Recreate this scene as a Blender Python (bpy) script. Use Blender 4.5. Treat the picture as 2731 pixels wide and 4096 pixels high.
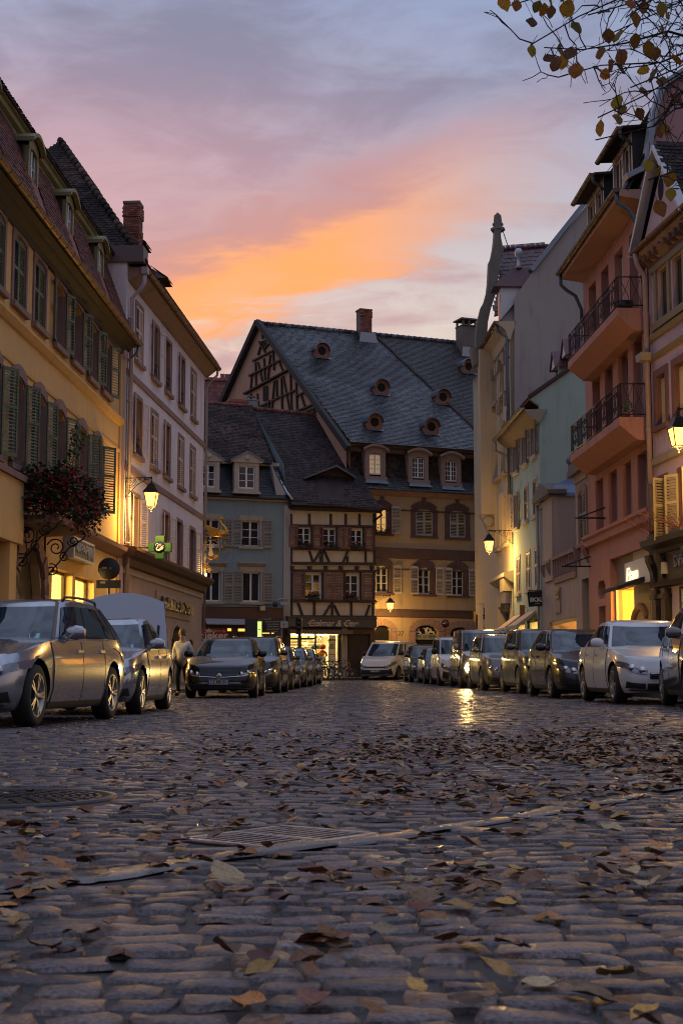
import bpy, bmesh, math, random
from mathutils import Vector, Matrix, Euler, noise as mnoise
from math import sin, cos, tan, pi, atan, atan2, sqrt, radians
random.seed(7)
for _o in list(bpy.data.objects):
    bpy.data.objects.remove(_o)
SC = bpy.context.scene
COL = SC.collection
# ---------------------------------------------------------------- camera
FPX, CU, CV = 5689.0, 1365.5, 2048.0          # 50 mm lens on a 24x36 mm upright frame, in photo pixels
CAMH = 0.51
PITCH = atan((2715 - CV) / FPX)
_cd = bpy.data.cameras.new('camera')
_cd.sensor_fit = 'VERTICAL'; _cd.sensor_height = 36; _cd.sensor_width = 24; _cd.lens = 50
_cd.clip_start = 0.05; _cd.clip_end = 2000
_cd.dof.use_dof = True; _cd.dof.focus_distance = 22; _cd.dof.aperture_fstop = 14
CAM = bpy.data.objects.new('camera', _cd); COL.objects.link(CAM)
CAM.location = (0, 0, CAMH); CAM.rotation_euler = (pi/2 + PITCH, 0, 0)
SC.camera = CAM
# ---------------------------------------------------------------- colour management
SC.view_settings.view_transform = 'Standard'; SC.view_settings.look = 'None'
SC.view_settings.gamma = 1.0; SC.view_settings.use_curve_mapping = False
SC.view_settings.exposure = 0.36
SC.render.film_transparent = False
SC.cycles.use_denoising = True; SC.cycles.filter_width = 1.05
SC.cycles.max_bounces = 6; SC.cycles.diffuse_bounces = 3; SC.cycles.glossy_bounces = 3
SC.cycles.transmission_bounces = 4; SC.cycles.transparent_max_bounces = 6
SC.cycles.sample_clamp_indirect = 3.0; SC.cycles.caustics_reflective = False; SC.cycles.caustics_refractive = False

# ---------------------------------------------------------------- node helper
class NT:
    """small expression builder on a node tree"""
    def __init__(s, tree): s.t = tree
    def n(s, typ, **kw):
        nd = s.t.nodes.new(typ)
        for k, v in kw.items(): setattr(nd, k, v)
        return nd
    def l(s, a, b): s.t.links.new(a, b)
    def inp(s, sock, v):
        if hasattr(v, 'links'): s.l(v, sock)
        else: sock.default_value = v
    def m(s, op, a, b=0.0, c=0.0, clamp=False):
        nd = s.n('ShaderNodeMath', operation=op, use_clamp=clamp)
        s.inp(nd.inputs[0], a); s.inp(nd.inputs[1], b); s.inp(nd.inputs[2], c)
        return nd.outputs[0]
    def mix(s, f, a, b, blend='MIX'):
        nd = s.n('ShaderNodeMix', data_type='RGBA', blend_type=blend)
        s.inp(nd.inputs[0], f); s.inp(nd.inputs[6], a); s.inp(nd.inputs[7], b)
        return nd.outputs[2]
    def ss(s, x, a, b):
        nd = s.n('ShaderNodeMapRange', interpolation_type='SMOOTHSTEP')
        s.inp(nd.inputs[0], x); nd.inputs[1].default_value = a; nd.inputs[2].default_value = b
        return nd.outputs[0]
    def ramp(s, f, stops):
        nd = s.n('ShaderNodeValToRGB'); e = nd.color_ramp.elements
        while len(e) < len(stops): e.new(0.5)
        for el, (p, c) in zip(e, stops): el.position = p; el.color = (*c[:3], 1)
        s.inp(nd.inputs[0], f); return nd.outputs[0]
    def noise(s, vec, scale, detail=4, rough=0.55, dist=0.0, w=None):
        nd = s.n('ShaderNodeTexNoise'); nd.inputs['Scale'].default_value = scale
        nd.inputs['Detail'].default_value = detail; nd.inputs['Roughness'].default_value = rough
        nd.inputs['Distortion'].default_value = dist
        if vec is not None: s.l(vec, nd.inputs['Vector'])
        return nd.outputs[0]

# ---------------------------------------------------------------- world: dusk sky
W = bpy.data.worlds.new('World'); SC.world = W; W.use_nodes = True
SUN_EL, SUN_ROT = radians(1.5), radians(-12)
def build_world():
    t = W.node_tree; t.nodes.clear(); q = NT(t)
    out = q.n('ShaderNodeOutputWorld'); bg = q.n('ShaderNodeBackground'); q.l(bg.outputs[0], out.inputs[0])
    tc = q.n('ShaderNodeTexCoord'); sx = q.n('ShaderNodeSeparateXYZ'); q.l(tc.outputs['Generated'], sx.inputs[0])
    x, y, z = sx.outputs
    DEG = 57.2958
    az = q.m('MULTIPLY', q.m('ARCTAN2', x, y), DEG)          # 0 down the street, + to the right
    el = q.m('MULTIPLY', q.m('ARCSINE', z), DEG)
    # clear sky: pale by the horizon, lavender blue above
    e01 = q.m('DIVIDE', el, 90.0, clamp=True)
    base = q.ramp(e01, [(0.0, (.60,.46,.30)), (.13, (.56,.51,.42)), (.18, (.46,.46,.47)), (.235, (.30,.34,.46)), (.30, (.22,.29,.46)), (.5, (.38,.46,.66)), (1, (.54,.62,.86))])  # unseen zenith brightened past the visible sky to lift the facades
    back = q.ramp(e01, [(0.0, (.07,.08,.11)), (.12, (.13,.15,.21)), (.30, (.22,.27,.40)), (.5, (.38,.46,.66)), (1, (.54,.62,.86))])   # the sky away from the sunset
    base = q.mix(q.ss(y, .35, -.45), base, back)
    sky = q.n('ShaderNodeTexSky', sky_type='NISHITA'); sky.sun_disc = False
    sky.sun_elevation = SUN_EL; sky.sun_rotation = SUN_ROT; sky.dust_density = 2.5
    base = q.mix(1.0, base, q.mix(1.0, sky.outputs[0], (.05, .05, .05, 1), 'MULTIPLY'), 'ADD')
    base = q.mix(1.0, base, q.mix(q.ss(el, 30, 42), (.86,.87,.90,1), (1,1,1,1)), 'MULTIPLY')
    # clouds: flat streaks seen in perspective, project the direction on a layer overhead
    zz = q.m('MAXIMUM', z, 0.03)
    cb = q.n('ShaderNodeCombineXYZ')
    q.l(q.m('DIVIDE', x, q.m('ADD', zz, .10)), cb.inputs[0]); q.l(q.m('MULTIPLY', q.m('DIVIDE', y, q.m('ADD', zz, .10)), .9), cb.inputs[1])
    rot = q.n('ShaderNodeMapping'); q.l(cb.outputs[0], rot.inputs[0]); rot.inputs['Rotation'].default_value = (0, 0, radians(24)); rot.inputs['Scale'].default_value = (1.0, 1.5, 1)
    n1 = q.noise(rot.outputs[0], 1.5, 7, .58, .55)
    n2 = q.noise(rot.outputs[0], 4.2, 6, .6, .9)
    n3 = q.noise(rot.outputs[0], 0.55, 3, .5, .2)
    nz = q.m('ADD', q.m('MULTIPLY', n1, .62), q.m('MULTIPLY', n2, .38))
    # lilac grey veil
    veil = q.ss(q.m('ADD', nz, q.m('MULTIPLY', n3, .30)), .54, .76)
    veilcol = q.mix(q.ss(el, 14, 25), (.44,.29,.30,1), (.185,.195,.285,1))
    c = q.mix(q.m('MULTIPLY', veil, .9), base, veilcol)
    # pink glow on the sunset side, up to the left
    jit = q.m('MULTIPLY', q.m('SUBTRACT', nz, .5), 14.0)
    dx = q.m('DIVIDE', q.m('ADD', az, 12.0), 15.0); dy = q.m('DIVIDE', q.m('ADD', q.m('SUBTRACT', el, 18.8), q.m('MULTIPLY', jit, .4)), 5.0)
    g = q.m('EXPONENT', q.m('MULTIPLY', q.m('ADD', q.m('MULTIPLY', dx, dx), q.m('MULTIPLY', dy, dy)), -1.0))
    c = q.mix(q.m('MULTIPLY', g, .62), c, (.54,.27,.285,1))
    # burning orange band rising to the right
    axis = q.m('SUBTRACT', el, q.m('ADD', q.m('MULTIPLY', az, .33), 17.4))
    axis = q.m('ADD', axis, q.m('MULTIPLY', jit, .60))
    up = q.ss(axis, 4.4, .2); lo = q.ss(axis, -2.5, -1.1)
    side = q.m('MULTIPLY', q.ss(az, 13, -1.0), q.ss(az, -45, -14))
    band = q.m('MULTIPLY', q.m('MULTIPLY', up, lo), side)
    rip = q.m('ADD', .30, q.m('MULTIPLY', nz, 1.25))
    hot = q.ss(az, 8.0, -2.0)
    oc = q.mix(hot, (.62,.33,.24,1), (.90,.36,.12,1))
    oc = q.mix(q.ss(axis, .2, 2.6), oc, (.58,.29,.25,1))
    c = q.mix(q.m('MULTIPLY', band, rip, clamp=True), c, oc)
    # dull rosy streaks above the band
    st = q.m('MULTIPLY', q.ss(q.m('ADD', axis, q.m('MULTIPLY', q.m('SUBTRACT', n2, .5), 3.5)), 3.4, 1.8), q.ss(axis, .2, 1.6))
    c = q.mix(q.m('MULTIPLY', q.m('MULTIPLY', st, side), .45), c, (.42,.21,.22,1))
    # below the horizon: dull ground colour
    c = q.mix(q.ss(el, 0.5, -3), c, (.10,.09,.09,1))
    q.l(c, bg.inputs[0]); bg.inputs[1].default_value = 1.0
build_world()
# last glow of the set sun, just over the roofs
_sl = bpy.data.lights.new('sun', 'SUN'); _sl.energy = 0.25; _sl.angle = radians(14); _sl.color = (1.0, .58, .34)
SUN = bpy.data.objects.new('sun', _sl); COL.objects.link(SUN)
SUN.rotation_euler = (radians(-84), 0, radians(12))          # low, from the sunset beyond the roofs
SUN.location = (-20, 120, 40)
# ================================================================ geometry helpers
def ray(u, v):
    x = (u - CU) / FPX; y = (CV - v) / FPX
    return Vector((x, cos(PITCH) - y*sin(PITCH), sin(PITCH) + y*cos(PITCH)))
def at_depth(u, v, Y):
    d = ray(u, v); k = Y / d.y
    return Vector((d.x*k, Y, CAMH + d.z*k))
def ground(x, y):
    g = 0.0
    if y > 20: g = .46*min(1.35, ((y - 20)/56.0))**1.7
    if x > 0: g += .016*min(x, 9.0)*min(1, max(0, (y-4)/10))
    return g
class MB:
    def __init__(s): s.v = []; s.f = []; s.m = []; s.sm = []; s.tone = []
    def add(s, vs, fs, mi=0, smooth=False, M=None, tone=None):
        b = len(s.v)
        s.v += [tuple(M @ Vector(p)) for p in vs] if M is not None else [tuple(p) for p in vs]
        s.f += [[i + b for i in f] for f in fs]
        s.m += [mi]*len(fs); s.sm += [smooth]*len(fs)
        s.tone += [tone if tone is not None else 0.5]*len(fs)
        return s
    def box(s, x0, x1, y0, y1, z0, z1, mi=0, M=None, tone=None):
        v = [(x0,y0,z0),(x1,y0,z0),(x1,y1,z0),(x0,y1,z0),(x0,y0,z1),(x1,y0,z1),(x1,y1,z1),(x0,y1,z1)]
        return s.add(v, [(0,3,2,1),(4,5,6,7),(0,1,5,4),(1,2,6,5),(2,3,7,6),(3,0,4,7)], mi, False, M, tone)
    def prism(s, poly, axis, a, b, mi=0, M=None, smooth=False):
        n = len(poly)
        mk = {'y': lambda p, t: (p[0], t, p[1]), 'x': lambda p, t: (t, p[0], p[1]), 'z': lambda p, t: (p[0], p[1], t)}[axis]
        v = [mk(p, a) for p in poly] + [mk(p, b) for p in poly]
        f = [tuple(range(n))[::-1], tuple(range(n, 2*n))]
        s.add(v, f, mi, False, M)
        b0 = len(s.v) - 2*n
        for i in range(n):
            j = (i+1) % n
            s.f.append([b0+i, b0+j, b0+n+j, b0+n+i]); s.m.append(mi); s.sm.append(smooth); s.tone.append(.5)
        return s
    def tube(s, pts, r, n=6, mi=0, M=None, cap=True):
        pts = [Vector(p) for p in pts]; rs = r if isinstance(r, (list, tuple)) else [r]*len(pts)
        v = []; f = []; prev = None
        for i, p in enumerate(pts):
            d = (pts[min(i+1, len(pts)-1)] - pts[max(i-1, 0)])
            d = d.normalized() if d.length > 1e-9 else Vector((0,0,1))
            if prev is None:
                a = d.orthogonal().normalized()
            else:
                a = prev - d*prev.dot(d)
                a = a.normalized() if a.length > 1e-6 else d.orthogonal().normalized()
            prev = a; b = d.cross(a)
            for k in range(n):
                t = 2*pi*k/n
                v.append(p + (a*cos(t) + b*sin(t))*rs[i])
        for i in range(len(pts)-1):
            for k in range(n):
                k2 = (k+1) % n
                f.append((i*n+k, i*n+k2, (i+1)*n+k2, (i+1)*n+k))
        if cap:
            f.append(tuple(range(n))[::-1]); f.append(tuple(range((len(pts)-1)*n, len(pts)*n)))
        return s.add(v, f, mi, n > 4, M)
    def lathe(s, prof, n=12, c=(0,0,0), mi=0, M=None, axis='z', smooth=True, cap=True):
        v = []; f = []
        for (r, h) in prof:
            for k in range(n):
                t = 2*pi*k/n
                p = (r*cos(t), r*sin(t), h)
                if axis == 'y': p = (r*cos(t), h, r*sin(t))
                if axis == 'x': p = (h, r*cos(t), r*sin(t))
                v.append((p[0]+c[0], p[1]+c[1], p[2]+c[2]))
        for i in range(len(prof)-1):
            for k in range(n):
                k2 = (k+1) % n
                f.append((i*n+k, i*n+k2, (i+1)*n+k2, (i+1)*n+k))
        if cap and prof[0][0] > 1e-6: f.append(tuple(range(n))[::-1])
        if cap and prof[-1][0] > 1e-6: f.append(tuple(range((len(prof)-1)*n, len(prof)*n)))
        return s.add(v, f, mi, smooth, M)
    def bar(s, p, q, w, h, up=(0,0,1), mi=0, M=None):
        p, q = Vector(p), Vector(q); d = (q-p); L = d.length; d = d/L
        a = d.cross(Vector(up)); a = a.normalized() if a.length > 1e-5 else d.orthogonal().normalized()
        b = a.cross(d)
        v = []
        for e in (p, q):
            for (i, j) in ((-1,-1),(1,-1),(1,1),(-1,1)): v.append(e + a*(i*w/2) + b*(j*h/2))
        return s.add(v, [(0,1,2,3)[::-1],(4,5,6,7),(0,1,5,4),(1,2,6,5),(2,3,7,6),(3,0,4,7)], mi, False, M)
    def grid(s, rows, mi=0, smooth=True, M=None, close=False):
        nr, nc = len(rows), len(rows[0]); v = [p for r in rows for p in r]; f = []
        for i in range(nr-1):
            for j in range(nc if close else nc-1):
                j2 = (j+1) % nc
                f.append((i*nc+j, i*nc+j2, (i+1)*nc+j2, (i+1)*nc+j))
        return s.add(v, f, mi, smooth, M)
    def quad(s, a, b, c, d, mi=0, M=None): return s.add([a,b,c,d], [(0,1,2,3)], mi, False, M)
    def mesh(s, name, mats):
        me = bpy.data.meshes.new(name); me.from_pydata(s.v, [], s.f)
        for m in (mats if isinstance(mats, (list, tuple)) else [mats]): me.materials.append(m)
        me.polygons.foreach_set('material_index', s.m); me.polygons.foreach_set('use_smooth', s.sm)
        if len(set(s.tone)) > 1:
            at = me.attributes.new('tone', 'FLOAT', 'FACE'); at.data.foreach_set('value', s.tone)
        me.update(); return me
def fixn(me):
    bm = bmesh.new(); bm.from_mesh(me); bmesh.ops.recalc_face_normals(bm, faces=bm.faces); bm.to_mesh(me); bm.free(); return me
# ================================================================ objects
def thing(name, label, cat, loc=(0,0,0), rz=0.0, group=None, kind=None):
    o = bpy.data.objects.new(name, None); COL.objects.link(o)
    o.location = loc; o.rotation_euler = (0, 0, rz); o.empty_display_size = .2
    o['label'] = label; o['category'] = cat
    if group: o['group'] = group
    if kind: o['kind'] = kind
    return o
def tag(o, label, cat, group=None, kind=None):
    o['label'] = label; o['category'] = cat
    if group: o['group'] = group
    if kind: o['kind'] = kind
    return o
def place(name, me, parent=None, loc=(0,0,0), rot=(0,0,0), scale=(1,1,1), kind=None):
    o = bpy.data.objects.new(name, me); COL.objects.link(o)
    o.location = loc; o.rotation_euler = rot; o.scale = scale
    if parent is not None: o.parent = parent
    if kind: o['kind'] = kind
    return o
def part(name, mb, mats, parent=None, loc=(0,0,0), rot=(0,0,0), kind=None, fix=True):
    me = mb.mesh(name, mats)
    if fix and len(me.polygons) < 60000: fixn(me)
    return place(name, me, parent, loc, rot, (1,1,1), kind)
def evalmesh(o):
    dg = bpy.context.evaluated_depsgraph_get(); dg.update()
    me = bpy.data.meshes.new_from_object(o.evaluated_get(dg)); return me
def textmesh(body, size, mat, extrude=.01, shear=0.0, align='CENTER', bold=0.0, width=None):
    cu = bpy.data.curves.new('lettering', 'FONT'); cu.body = body; cu.size = size; cu.extrude = extrude
    cu.shear = shear; cu.align_x = align; cu.align_y = 'CENTER'; cu.offset = bold; cu.resolution_u = 3
    o = bpy.data.objects.new('lettering', cu); COL.objects.link(o)
    me = evalmesh(o); bpy.data.objects.remove(o); bpy.data.curves.remove(cu)
    me.materials.clear(); me.materials.append(mat)
    if width:
        xs = [v.co.x for v in me.vertices]; w = max(xs) - min(xs); k = width / w
        for v in me.vertices: v.co.x *= k
    # stand upright: text x -> x, text y -> z, front faces -y
    for v in me.vertices: v.co = Vector((v.co.x, -v.co.z, v.co.y))
    return me
# ================================================================ materials
MATS = {}
def mat(name, col, rough=.8, var=.12, scale=3.0, bump=0.0, bscale=40.0, metal=0.0, spec=.5, stain=0.0, coat=0.0, tone=0.0, col2=None, aniso=None, coatrough=.05, objrand=0.0):
    if name in MATS: return MATS[name]
    m = bpy.data.materials.new(name); m.use_nodes = True; t = m.node_tree; q = NT(t)
    b = t.nodes['Principled BSDF']
    tc = q.n('ShaderNodeTexCoord'); vec = tc.outputs['Object']
    c = (*col, 1)
    if var > 0 or stain > 0 or tone > 0 or col2:
        n = q.noise(vec, scale, 5, .6, .3)
        f = q.m('MULTIPLY_ADD', n, 2*var, 1 - var)
        if tone > 0:
            a = q.n('ShaderNodeAttribute', attribute_name='tone'); o_ = q.n('ShaderNodeObjectInfo')
            f = q.m('MULTIPLY', f, q.m('MULTIPLY_ADD', q.m('FRACT', q.m('ADD', a.outputs['Fac'], o_.outputs['Random'])), 2*tone, 1 - tone))
        if objrand > 0:
            oi = q.n('ShaderNodeObjectInfo')
            f = q.m('MULTIPLY', f, q.m('MULTIPLY_ADD', oi.outputs['Random'], 2*objrand, 1 - objrand))
        if stain > 0:
            mp = q.n('ShaderNodeMapping'); q.l(vec, mp.inputs[0]); mp.inputs['Scale'].default_value = (1.6, 1.6, .22)
            sn = q.noise(mp.outputs[0], 1.7, 6, .65, .4)
            f = q.m('MULTIPLY', f, q.m('SUBTRACT', 1.0, q.m('MULTIPLY', q.ss(sn, .5, .74), stain)))
        base = c
        if col2:
            n2 = q.noise(vec, scale*.45, 4, .6, .6)
            base = q.mix(q.ss(n2, .42, .62), c, (*col2, 1))
        vm = q.n('ShaderNodeVectorMath', operation='SCALE'); q.inp(vm.inputs[0], base if hasattr(base, 'links') else col); q.l(f, vm.inputs['Scale'])
        q.l(vm.outputs[0], b.inputs['Base Color'])
        rr = q.m('MULTIPLY_ADD', n, .16, rough - .08, clamp=True); q.l(rr, b.inputs['Roughness'])
    else:
        b.inputs['Base Color'].default_value = c; b.inputs['Roughness'].default_value = rough
    b.inputs['Metallic'].default_value = metal; b.inputs['Specular IOR Level'].default_value = spec
    if coat: b.inputs['Coat Weight'].default_value = coat; b.inputs['Coat Roughness'].default_value = coatrough
    if bump > 0:
        bn = q.noise(vec, bscale, 5, .6)
        bp = q.n('ShaderNodeBump'); bp.inputs['Strength'].default_value = bump; bp.inputs['Distance'].default_value = .02
        q.l(bn, bp.inputs['Height']); q.l(bp.outputs[0], b.inputs['Normal'])
    MATS[name] = m; return m
def glow(name, col, strength):
    if name in MATS: return MATS[name]
    m = bpy.data.materials.new(name); m.use_nodes = True; b = m.node_tree.nodes['Principled BSDF']
    b.inputs['Base Color'].default_value = (*[min(1, c) for c in col], 1)
    b.inputs['Emission Color'].default_value = (*col, 1); b.inputs['Emission Strength'].default_value = strength
    b.inputs['Roughness'].default_value = .5
    MATS[name] = m; return m
def glass_mat(name, tint, transp, rough=.03):
    if name in MATS: return MATS[name]
    m = bpy.data.materials.new(name); m.use_nodes = True; t = m.node_tree; q = NT(t); t.nodes.clear()
    out = q.n('ShaderNodeOutputMaterial'); tr = q.n('ShaderNodeBsdfTransparent'); tr.inputs[0].default_value = (*tint, 1)
    gl = q.n('ShaderNodeBsdfGlossy'); gl.inputs['Roughness'].default_value = rough; gl.inputs[0].default_value = (.9,.9,.9,1)
    fr = q.n('ShaderNodeFresnel'); fr.inputs[0].default_value = 1.5
    mx = q.n('ShaderNodeMixShader'); q.l(q.m('MULTIPLY_ADD', fr.outputs[0], .35, 1 - transp, clamp=True), mx.inputs[0])
    q.l(tr.outputs[0], mx.inputs[1]); q.l(gl.outputs[0], mx.inputs[2]); q.l(mx.outputs[0], out.inputs[0])
    MATS[name] = m; return m
PANE = mat('window_pane', (.012,.014,.018), .04, 0, spec=.6)
SHOPGLASS = glass_mat('shop_glass', (1,.98,.95), .97)
WHITEWOOD = mat('white_painted_wood', (.62,.63,.66), .55, .08, 6)
BLACKIRON = mat('black_wrought_iron', (.012,.012,.014), .45, .1, 8, metal=.3)
STONE_PINK = mat('red_vosges_sandstone', (.26,.165,.145), .85, .22, 5, .25, 60, stain=.3)
STONE_BEIGE = mat('beige_sandstone', (.36,.30,.24), .85, .2, 5, .25, 60, stain=.3)
ZINC = mat('weathered_zinc', (.20,.23,.27), .38, .18, 4, metal=.7)
COPPER = mat('brown_copper_gutter', (.22,.13,.075), .42, .18, 6, metal=.55)
DARKWOOD = mat('dark_oak_timber', (.042,.023,.018), .7, .3, 5, .3, 30)
TILE_DARK = mat('old_brown_roof_tile', (.032,.022,.021), .75, .35, 1.2, .2, 60, spec=.15, tone=.55, objrand=.3, col2=(.07,.045,.038))
TILE_GREY = mat('lichened_grey_roof_tile', (.082,.086,.095), .42, .5, .5, .25, 60, tone=.6, objrand=.3, col2=(.030,.028,.031))
TILE_RED = mat('red_brown_roof_tile', (.155,.050,.038), .75, .3, 1.5, .2, 60, tone=.3, objrand=.25)
SLATE = mat('dark_slate', (.022,.024,.030), .5, .25, 3, .2, 50, tone=.35)
BRICK = mat('red_chimney_brick', (.20,.065,.042), .8, .3, 6, .3, 60, objrand=.3, tone=.35)
MORTAR = mat('grey_mortar', (.17,.14,.12), .9, .2, 10)
CURTAIN = mat('net_curtain', (.35,.34,.33), .9, .2, 9)
WARM = (1.0, .56, .14)
# ================================================================ the setting: street, pavements
ASPHALT = mat('dark_road_bedding', (.020,.017,.016), .6, .3, 3, .5, 30)
PAVING = mat('pavement_slab', (.10,.088,.080), .6, .25, 2, .3, 30, stain=.2)
def cobble_mat():
    m = bpy.data.materials.new('wet_granite_cobble'); m.use_nodes = True; t = m.node_tree; q = NT(t); b = t.nodes['Principled BSDF']
    vec = q.n('ShaderNodeNewGeometry').outputs['Position']
    at = q.n('ShaderNodeAttribute', attribute_name='tone'); oi = q.n('ShaderNodeObjectInfo')
    f = q.m('ADD', at.outputs['Fac'], oi.outputs['Random'])
    f = q.m('FRACT', f)
    col = q.ramp(f, [(0, (.044,.034,.038)), (.3, (.088,.067,.070)), (.55, (.125,.096,.096)), (.7, (.064,.054,.062)), (.85, (.115,.080,.072)), (1, (.16,.125,.118))])
    sp = q.noise(vec, 95, 4, .75); n2 = q.noise(vec, 22, 5, .65, .4); n3 = q.noise(vec, 0.9, 3, .5)
    k = q.m('MULTIPLY', q.m('MULTIPLY_ADD', q.ss(sp, .35, .68), 1.2, .42), q.m('MULTIPLY_ADD', n2, 1.0, .5))
    vm = q.n('ShaderNodeVectorMath', operation='SCALE'); q.l(col, vm.inputs[0]); q.l(k, vm.inputs['Scale']); q.l(vm.outputs[0], b.inputs['Base Color'])
    r = q.m('ADD', q.m('MULTIPLY_ADD', n2, .36, .17), q.m('MULTIPLY_ADD', n3, .25, -.12), clamp=True)
    q.l(r, b.inputs['Roughness']); b.inputs['Specular IOR Level'].default_value = .5
    bp = q.n('ShaderNodeBump'); bp.inputs['Strength'].default_value = .8; bp.inputs['Distance'].default_value = .014
    h = q.m('ADD', q.m('MULTIPLY', n2, .8), q.m('MULTIPLY', sp, .25)); q.l(h, bp.inputs['Height']); q.l(bp.outputs[0], b.inputs['Normal'])
    return m
COBBLE = cobble_mat()
KERBSTONE = mat('smooth_gutter_stone', (.12,.105,.10), .26, .2, 6, .3, 40, objrand=.2)
# the ground as one sheet, following the gentle rise of the street
def ground_sheet(name, xs, ys, dz, m, kind='structure'):
    rows = [[(x, y, ground(x, y) + dz) for x in xs] for y in ys]
    o = part(name, MB().grid(rows), m, fix=False); o['kind'] = kind
    return o
def lin(a, b, n): return [a + (b-a)*i/(n-1) for i in range(n)]
ROAD = ground_sheet('road', [-400, -60, -20] + lin(-9, 10, 24) + [22, 60, 400], [-60, -10, 0] + lin(1, 90, 60) + [110, 160, 300, 600], -.0105, ASPHALT)
def gp(u, v):
    d = ray(u, v); p = None; k = 1.0
    z = 0.0
    for _ in range(12):
        k = (z - CAMH)/d.z; z = ground(d.x*k, d.y*k)
    return Vector((d.x*k, d.y*k, z))
# --- the smooth gutter strip running across the cobbles, a drain grate and a round manhole cover
STRIP = [gp(u*1.7417, v*1.7417) for (u, v) in ((-330, 2085), (60, 2033), (350, 1987), (610, 1953), (870, 1922), (1000, 1903), (1130, 1884), (1350, 1845), (1568, 1803), (1900, 1745))]
GRATE_C = gp(645*1.7417, 1921*1.7417); GRATE_A = atan2(STRIP[6].y-STRIP[4].y, STRIP[6].x-STRIP[4].x)
COVER_C = gp(20*1.7417, 1829*1.7417); COVER_R = .42
def seg_dist(p, a, b):
    ax, ay, bx, by = a[0], a[1], b[0], b[1]; dx, dy = bx-ax, by-ay
    t = max(0, min(1, ((p[0]-ax)*dx + (p[1]-ay)*dy)/(dx*dx+dy*dy)))
    return sqrt((p[0]-ax-t*dx)**2 + (p[1]-ay-t*dy)**2)
def blocked(x, y):
    if y < 9 and any(seg_dist((x, y), STRIP[i], STRIP[i+1]) < .088 for i in range(len(STRIP)-1)): return True
    dx, dy = x-GRATE_C.x, y-GRATE_C.y
    lx, ly = dx*cos(GRATE_A)+dy*sin(GRATE_A), -dx*sin(GRATE_A)+dy*cos(GRATE_A)
    if abs(lx) < .28 and abs(ly) < .24: return True
    if (x-COVER_C.x)**2 + (y-COVER_C.y)**2 < (COVER_R+.14)**2: return True
    return False
def ed(i, n, e): return 0.0 if i == 0 else 1.0 if i == n-1 else e + (1-2*e)*(i-1)/(n-3)
def cobble_geo(mb, cx, cy, w, d, rng, nx, ny, ang=0.0, z0=0.0, tone=None, local=False):
    """irregular rounded sett: nx x ny top grid with dropped rim"""
    sk = [(rng.uniform(-.11, .11)*w, rng.uniform(-.20, .20)*d) for _ in range(4)]
    bulge = rng.uniform(.000, .004); tx, ty = rng.uniform(-.022, .022), rng.uniform(-.030, .030); hz = rng.uniform(-.006, .002)
    ca, sa = cos(ang), sin(ang); vs = []; seed = rng.uniform(0, 500)
    for j in range(ny):
        for i in range(nx):
            a, b = (i/(nx-1), j/(ny-1)) if nx < 4 else (ed(i, nx, .045), ed(j, ny, .07))
            px = (a-.5)*w; py = (b-.5)*d
            px += (1-a)*(1-b)*sk[0][0] + a*(1-b)*sk[1][0] + a*b*sk[2][0] + (1-a)*b*sk[3][0]
            py += (1-a)*(1-b)*sk[0][1] + a*(1-b)*sk[1][1] + a*b*sk[2][1] + (1-a)*b*sk[3][1]
            ex, ey = abs(2*a-1), abs(2*b-1)
            rim = (i in (0, nx-1)) or (j in (0, ny-1))
            if nx > 3:
                nn = mnoise.noise(Vector((px*9+seed, py*9, seed))) + .5*mnoise.noise(Vector((px*26+seed, py*26, seed)))
                corner = 1 - .09*(ex*ey)**3
                px *= corner; py *= corner
                if rim or i in (1, nx-2) or j in (1, ny-2): px += nn*.013; py += nn*.011
            else: nn = 0
            z = hz + bulge*(1-ex**2.4)*(1-ey**2.4) + px*tx + py*ty + nn*.0065
            if rim: z -= .012
            elif nx > 3 and (i in (1, nx-2) or j in (1, ny-2)): z -= .0015
            X, Y = px*ca - py*sa, px*sa + py*ca
            vs.append((X, Y, z) if local else (cx+X, cy+Y, z0+z))
    fs = [(j*nx+i, j*nx+i+1, (j+1)*nx+i+1, (j+1)*nx+i) for j in range(ny-1) for i in range(nx-1)]
    mb.add(vs, fs, 0, True, None, tone)
    k = len(mb.sm) - len(fs)
    for j in range(ny-1):
        for i in range(nx-1): mb.sm[k + j*(nx-1)+i] = nx > 3 and 0 < i < nx-2 and 0 < j < ny-2
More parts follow.
